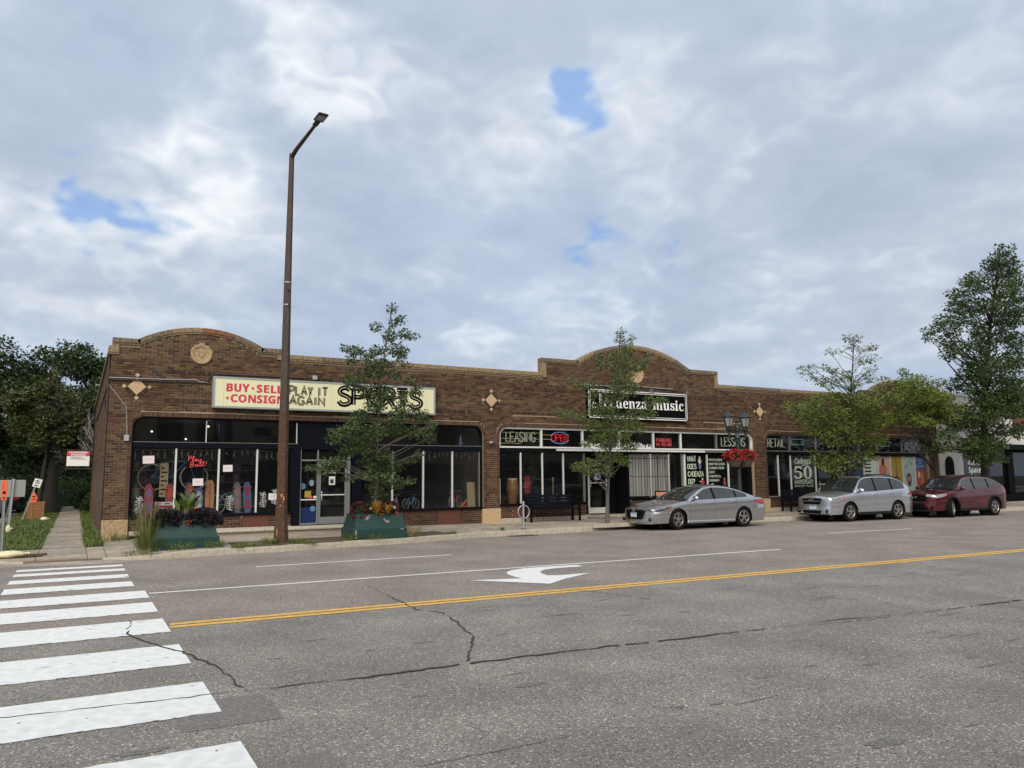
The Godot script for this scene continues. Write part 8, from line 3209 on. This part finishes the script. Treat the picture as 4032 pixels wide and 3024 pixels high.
	part(b, "frame", matq("pic_frame", 0.32, 0.26, 0.15, 0.6), t)
	b = MB.new()
	b.tinted = true
	b.tint(Color(0.42, 0.43, 0.42))
	var lean := Transform3D(Basis(Vector3.RIGHT, -0.08), Vector3(0, 0, 0))
	b.rect(-0.12, 0.12, 0.04, 0.84, 0.017, lean)
	b.tint(Color(0.12, 0.12, 0.13))
	for i in 14:
		b.disc(rng.randf_range(-0.07, 0.07), rng.randf_range(0.2, 0.65), 0.03, 0.04, 0.019 + i * 0.0003, lean)
	part(b, "picture_print", M.print, t)
	t = thing("folding_ramp", "orange folding ramp leaning beside the framed picture", "ramp", Vector3(11.92, 0.70, GZ - 0.3))  # an orange folding ramp made of two boards
	b = MB.new()
	b.rbox(Vector3(0, 0.17, 0), Vector3(0.5, 0.06, 0.1), 0.01, Basis(Vector3(0, 0, 1), 0.75))
	b.rbox(Vector3(0.05, 0.03, 0.02), Vector3(0.35, 0.05, 0.1), 0.01)
	part(b, "ramp_board", matq("ramp_orange", 0.42, 0.10, 0.03, 0.6), t)
	t = thing("pennant", "small purple pennant on a stick in the right transom", "flag", Vector3(11.62, 2.85, GZ - 0.06))
	b = MB.new()
	b.tube([Vector3(0, 0, 0), Vector3(0.05, 0.38, 0)], [0.006], 5)
	part(b, "stick", M.mullion, t)
	b = MB.new()
	b.prism(PackedVector2Array([Vector2(0.01, 0.03), Vector2(0.05, 0.33), Vector2(0.13, 0.05)]), -0.002, 0.002)
	part(b, "cloth", matq("purple", 0.09, 0.04, 0.2, 0.8), t)
	# drum and guitars in the music shop
	t = thing("conga_drum", "tall brown wooden conga drum inside the music shop window", "drum", Vector3(13.98, 0.25, GZ - 0.5))
	b = MB.new()
	b.lathe([[0.15, 0.5], [0.2, 0.8], [0.235, 1.05], [0.21, 1.32], [0.17, 1.42]], Vector3.ZERO, 20)
	part(b, "shell", matq("drum_wood", 0.24, 0.12, 0.05, 0.4), t)
	b = MB.new()
	b.lathe([[0.178, 1.40], [0.178, 1.45], [0.15, 1.46], [0.0, 1.46]], Vector3.ZERO, 20)
	part(b, "head", matq("drum_skin", 0.5, 0.44, 0.34, 0.7), t)
	b = MB.new()
	for k in 3:
		var a := TAU * k / 3
		b.tube([Vector3(cos(a) * 0.16, 0.55, sin(a) * 0.16), Vector3(cos(a) * 0.28, 0.0, sin(a) * 0.28)], [0.012], 6)
	part(b, "stand", M.steel, t)
	for q in [[15.72, 0.25, "amber guitar standing beside the third white mullion"], [16.18, 0.28, "tan guitar standing in the fourth pane of the music shop"]]:
		t = thing("guitar", q[2], "guitar", Vector3(q[0], 0.62, GZ - 0.5))
		b = MB.new()
		var p := PackedVector2Array()
		for k in 28:
			var a := TAU * k / 28
			var r := 0.15 + 0.03 * cos(2 * a) - 0.035 * sin(a)
			p.append(Vector2(cos(a) * r, 0.25 + sin(a) * (r + 0.09)))
		b.prism(p, -0.03, 0.03)
		part(b, "body", matq("guitar_%d" % int(q[0]), 0.32, 0.17, 0.05, 0.35), t)
		b = MB.new()
		b.bx(-0.022, 0.022, 0.4, 0.98, 0.0, 0.035)
		b.bx(-0.035, 0.035, 0.98, 1.12, 0.0, 0.03)
		part(b, "neck", matq("guitar_neck", 0.26, 0.17, 0.09, 0.5), t)
	t = thing("display_shelf", "grey platform inside the music shop window", "shelf", Vector3(15, 0.25, GZ - 0.5))
	b = MB.new()
	b.bx(13.2, 16.7, 0.56, 0.62, GZ - 0.9, GZ - 0.16)
	b.bx(13.2, 16.7, 0.25, 0.56, GZ - 0.9, GZ - 0.86)
	partw(b, "board", M.shelf_grey, t)
	for q in [[13.35, "dark red bag hanging behind the pane with the conga drum"], [14.85, "dark red bag hanging behind the second white mullion"]]:
		t = thing("hanging_bag", q[1], "bag", Vector3(q[0] + 0.05, 1.1, GZ - 1.0), 0.0, "red bags in the music shop")
		b = MB.new()
		b.rbox(Vector3(0, 0.35, 0), Vector3(0.28, 0.7, 0.12), 0.06)
		part(b, "bag_body", matq("bag_red", 0.3, 0.02, 0.03, 0.8), t)
		b = MB.new()
		b.tube([Vector3(0, 0.7, 0), Vector3(0, 1.5, 0)], [0.008], 5)
		part(b, "strap", M.black_paint, t)
	# bulbs in the dark shop
	for q in [[1.98, 3.27, -26.5, "lit bulb behind the first transom light near the corner"], [3.5, 3.4, -25.5, "lit bulb beside the thin white transom bar"], [3.2, 3.15, -28.5, "lit bulb hanging deep in the sports shop"]]:
		t = thing("ceiling_bulb", q[3], "lamp", Vector3(q[0], q[1], q[2]), 0.0, "bulbs in the sports shop")
		b = MB.new()
		b.lathe([[0.0, -0.035], [0.03, -0.02], [0.035, 0.005], [0.0, 0.03]], Vector3.ZERO, 10)
		part(b, "bulb", M.ceiling_light, t)
		b = MB.new()
		b.tube([Vector3(0, 0.03, 0), Vector3(0, 3.75 - q[1], 0)], [0.006], 5)
		part(b, "flex", M.black_paint, t)
		var li := OmniLight3D.new()
		li.name = "bulb_light"
		li.light_energy = 0.03
		li.light_size = 0.03
		li.omni_range = 8.0
		li.light_color = Color(1, 0.93, 0.8)
		li.shadow_enabled = true
		t.add_child(li)

# ------------------------------------------------------------------ grass, weeds, planter flowers
func tuft(b: MB, at: Vector3, n: int, h: float, spread: float, ca: Color, cb: Color, w := 0.012, bend := 0.9) -> void:
	b.tinted = true
	for i in n:
		var a := rng.randf_range(0, TAU)
		var r := spread * sqrt(rng.randf())
		var m := ca.lerp(cb, rng.randf())
		var v := rng.randf_range(0.8, 1.2)
		b.col = Color(m.r * v, m.g * v, m.b * v)
		b.blade(at + Vector3(cos(a) * r, 0, sin(a) * r), Vector3(cos(a) * rng.randf_range(0.05, 0.5), 1, sin(a) * rng.randf_range(0.05, 0.5)), h * rng.randf_range(0.5, 1.15), w, bend, 3)

func small_plants() -> void:
	var green := Color(0.075, 0.12, 0.025)
	var lime := Color(0.16, 0.20, 0.04)
	var straw := Color(0.20, 0.17, 0.07)
	# grass of the verges
	var b := MB.new()
	b.tinted = true
	for i in 15000:
		var z := -22.6 - 26.0 * pow(rng.randf(), 1.3)
		var x := rng.randf_range(-2.6, -0.66) if rng.randf() < 0.8 else rng.randf_range(0.27, 0.70)
		var m := green.lerp(lime, rng.randf())
		var v := rng.randf_range(0.75, 1.2)
		b.col = Color(m.r * v, m.g * v, m.b * v)
		var a := rng.randf_range(0, TAU)
		b.blade(Vector3(x, 0.055, z), Vector3(cos(a) * 0.4, 1, sin(a) * 0.4), rng.randf_range(0.06, 0.15) * (1.6 if x > 0 else 1.0), 0.014, 0.9, 3)
	var o := part(b, "grass", M.leaf, self)
	tag(o, "long green grass of the verges beside the side walk", "grass")
	o.set_meta("kind", "stuff")
	# weeds
	var weeds := [[1.15, -24.0, 0.28, 0.22, "tuft of weeds at the sandstone foot of the corner"], [0.75, -24.05, 0.34, 0.3, "bushy grey-green weeds at the corner of the side wall"], [1.35, -19.35, 0.18, 0.4, "low weeds over the curb beside the ramp"], [2.2, -19.55, 0.24, 0.3, "leafy weeds along the front of the purple-leaved planter"], [2.95, -19.6, 0.28, 0.25, "weeds at the right end of the purple-leaved planter"], [3.7, -19.5, 0.16, 0.3, "low weeds between the first planter and the pole"], [4.25, -19.85, 0.24, 0.2, "weeds left of the rusty pole"], [4.95, -19.8, 0.18, 0.25, "weeds right of the rusty pole"], [5.1, -19.35, 0.12, 0.2, "flat tuft in the curb before the rusty pole"], [6.35, -19.9, 0.3, 0.22, "tall grass at the left end of the chipped planter"], [6.95, -19.72, 0.26, 0.3, "spiky grass tuft before the chipped planter"], [8.05, -19.95, 0.42, 0.2, "dry tall weed at the right end of the chipped planter"], [9.4, -20.3, 0.12, 0.15, "small tuft in the curb right of the chipped planter"], [3.4, -19.25, 0.1, 0.15, "small tuft in the curb by the first planter"], [15.3, -20.9, 0.12, 0.5, "low weeds in the concrete-edged pit"], [11.2, -20.55, 0.2, 0.06, "single weed growing from the curb joint"]]
	for w in weeds:
		var t := thing("weeds", w[4], "weeds", Vector3(w[0], walk_y(w[0], w[1]) - 0.01, w[1]))
		b = MB.new()
		tuft(b, Vector3.ZERO, 90 if w[3] > 0.12 else 12, w[2], w[3], green if w[0] != 8.05 else straw, lime if w[0] != 8.05 else straw * 1.2, 0.012, 0.9)
		if w[2] < 0.3:
			for i in 60:
				var a := rng.randf_range(0, TAU)
				var m := green.lerp(lime, rng.randf())
				b.col = m
				b.leaf(Vector3(cos(a), 0, sin(a)) * w[3] * sqrt(rng.randf()) + Vector3(0, rng.randf_range(0.02, w[2] * 0.5), 0), rand_dir(), rand_dir(), 0.05, 0.03)
		part(b, "blades", M.leaf, t)
	# the tall grass beside the first planter
	var t := thing("tall_grass", "tall feathery ornamental grass beside the purple-leaved planter", "grass clump", Vector3(1.52, 0.1, -20.1))
	b = MB.new()
	tuft(b, Vector3.ZERO, 360, 1.0, 0.16, Color(0.11, 0.145, 0.035), Color(0.26, 0.25, 0.09), 0.012, 0.35)
	tuft(b, Vector3(0.05, 0, 0.15), 160, 0.5, 0.3, Color(0.07, 0.10, 0.025), Color(0.14, 0.15, 0.04), 0.014, 0.9)
	part(b, "blades", M.leaf, t)
	b = MB.new()
	b.tinted = true
	for i in 60:
		var a := rng.randf_range(0, TAU)
		var d := Vector3(cos(a) * 0.15, 1, sin(a) * 0.15).normalized()
		var p := Vector3(cos(a), 0, sin(a)) * 0.13 * rng.randf()
		b.col = Color(0.16, 0.13, 0.09)
		b.tube([p + d * 0.6, p + d * 0.9, p + d * 1.15], [0.002, 0.008, 0.002], 4, false)
	part(b, "seed_heads", M.petal, t)
	# first planter: black-purple sweet potato vine, canna, flowers
	var P := Vector3(2.32, 0.12 + 0.58, -20.35)
	for s in [[-0.42, "mound of dark purple leaves beside the tall grass in the planter"], [0.42, "mound of dark purple leaves at the pole end of the planter"]]:
		t = thing("purple_vine", s[1], "plant", P + Vector3(s[0], 0, 0.12), 0.0, "dark purple mounds in the planter")
		b = MB.new()
		b.tinted = true
		for i in 900:
			var d := rand_dir()
			d.y = absf(d.y) - 0.28
			var p := Vector3(d.x * 0.40, d.y * 0.30 + 0.08, d.z * 0.42)
			var g := rng.randf_range(0.6, 1.4)
			b.col = Color(0.014 * g, 0.010 * g, 0.018 * g)
			var f := (d + rand_dir() * 0.7).normalized()
			b.leaf(p, f, f.cross(rand_dir()).normalized(), 0.10, 0.085)
		part(b, "leaves", M.petal, t)
	t = thing("canna", "broad-leaved green canna with reddish leaves in the planter", "plant", P + Vector3(0.08, 0, 0.05))
	b = MB.new()
	b.tinted = true
	for i in 26:
		var a := rng.randf_range(0, TAU)
		var m := Color(0.07, 0.12, 0.02).lerp(Color(0.12, 0.16, 0.03), rng.randf())
		if i % 6 == 0:
			m = Color(0.09, 0.045, 0.03)
		b.col = m
		var h := rng.randf_range(0.0, 0.5)
		b.blade(Vector3(cos(a) * 0.1 + rng.randf_range(-0.2, 0.12), h, sin(a) * 0.1), Vector3(cos(a) * 0.6, 1.0, sin(a) * 0.6), rng.randf_range(0.26, 0.42), rng.randf_range(0.09, 0.14), rng.randf_range(0.2, 0.8), 6)
	for i in 60:
		var a := rng.randf_range(0, TAU)
		b.col = Color(0.10, 0.14, 0.03)
		b.blade(Vector3(cos(a) * 0.2, 0.0, 0.15 + sin(a) * 0.2), Vector3(cos(a) * 0.9, 1.0, sin(a) * 0.9), rng.randf_range(0.2, 0.4), 0.035, 0.9, 4)
	part(b, "leaves", M.leaf, t)
	b = MB.new()
	b.tinted = true
	for q in [[0.02, 0.86, 0.05, 6], [0.06, 0.82, 0.08, 6], [-0.05, 0.02, 0.45, 8], [-0.02, 0.05, 0.46, 8], [0.16, 0.38, 0.2, 5]]:
		b.tint(Color(0.5, 0.04, 0.05) if q[1] < 0.3 or q[1] > 0.5 else Color(0.6, 0.2, 0.04))
		for i in q[3]:
			var d := rand_dir()
			b.leaf(Vector3(q[0], q[1], q[2]), d, d.cross(rand_dir()).normalized(), 0.06, 0.045)
	part(b, "flowers", M.petal, t)
	b = MB.new()
	for q in [[0.02, 0.0], [-0.12, 0.02], [0.06, 0.03]]:
		b.tube([Vector3(q[0], -0.05, q[1]), Vector3(q[0], 0.6, q[1])], [0.012, 0.007], 5)
	part(b, "stems", matq("stem_green", 0.05, 0.08, 0.02, 0.8), t)
	# second planter
	P = Vector3(7.12, 0.14 + 0.58, -20.35)
	for q in [[-0.05, 0.36, 0.42, "orange croton with star-shaped leaves in the chipped planter"], [0.26, 0.38, 0.3, "small amber croton next to the larger one"]]:
		t = thing("croton", q[3], "plant", P + Vector3(q[0], 0.0, q[1]))
		b = MB.new()
		b.tinted = true
		for i in 95:
			var a := rng.randf_range(0, TAU)
			var el := rng.randf_range(0.1, 1.4)
			b.col = Color(0.42, 0.20, 0.03).lerp(Color(0.5, 0.30, 0.06), rng.randf()) * rng.randf_range(0.7, 1.1)
			b.blade(Vector3(0, 0.04 + rng.randf() * 0.12, 0), Vector3(cos(a) * cos(el), sin(el), sin(a) * cos(el)), q[2] * rng.randf_range(0.6, 1.0), 0.035, 0.3, 4)
		part(b, "leaves", M.petal, t)
	for q in [[-0.52, 0.2, "dark red coleus at the left end of the chipped planter"], [0.36, 0.12, "dark red coleus behind the small croton"]]:
		t = thing("coleus", q[2], "plant", P + Vector3(q[0], 0.0, q[1] + 0.1))
		b = MB.new()
		b.tinted = true
		for i in 260:
			var d := rand_dir()
			var p := Vector3(d.x * 0.2, 0.16 + d.y * 0.2, d.z * 0.18)
			b.col = Color(0.03, 0.005, 0.008).lerp(Color(0.11, 0.008, 0.012), rng.randf())
			b.leaf(p, (d + rand_dir() * 0.6).normalized(), rand_dir(), 0.08, 0.05)
		part(b, "leaves", M.petal, t)
	t = thing("bedding_plants", "mixed green bedding plants with small white and red flowers around the tree", "plants", P + Vector3(0, 0, 0.1))
	b = MB.new()
	b.tinted = true
	for i in 1100:
		var p := Vector3(rng.randf_range(-0.5, 0.5), 0, rng.randf_range(-0.3, 0.3))
		p.y = rng.randf_range(-0.05, 0.34) * (1.0 - absf(p.x - (-0.1)) * 0.9)
		var m := Color(0.025, 0.045, 0.018).lerp(Color(0.06, 0.09, 0.03), rng.randf())
		b.col = m
		var d := rand_dir()
		d.y = absf(d.y)
		b.leaf(p, d, d.cross(rand_dir()).normalized(), 0.09, 0.035)
	part(b, "leaves", M.leaf, t)
	b = MB.new()
	b.tinted = true
	for q in [[-0.25, 0.22, 0], [-0.08, 0.3, 0], [0.02, 0.02, 1], [0.42, 0.24, 0], [0.18, 0.2, 0], [0.5, 0.02, 1], [-0.4, 0.0, 1], [0.46, 0.1, 1]]:
		b.tint(Color(0.65, 0.63, 0.58) if q[2] == 0 else Color(0.5, 0.06, 0.04))
		for i in 6:
			var d := rand_dir()
			b.leaf(Vector3(q[0], q[1], 0.36), d, d.cross(rand_dir()).normalized(), 0.045, 0.035)
	part(b, "flowers", M.petal, t)
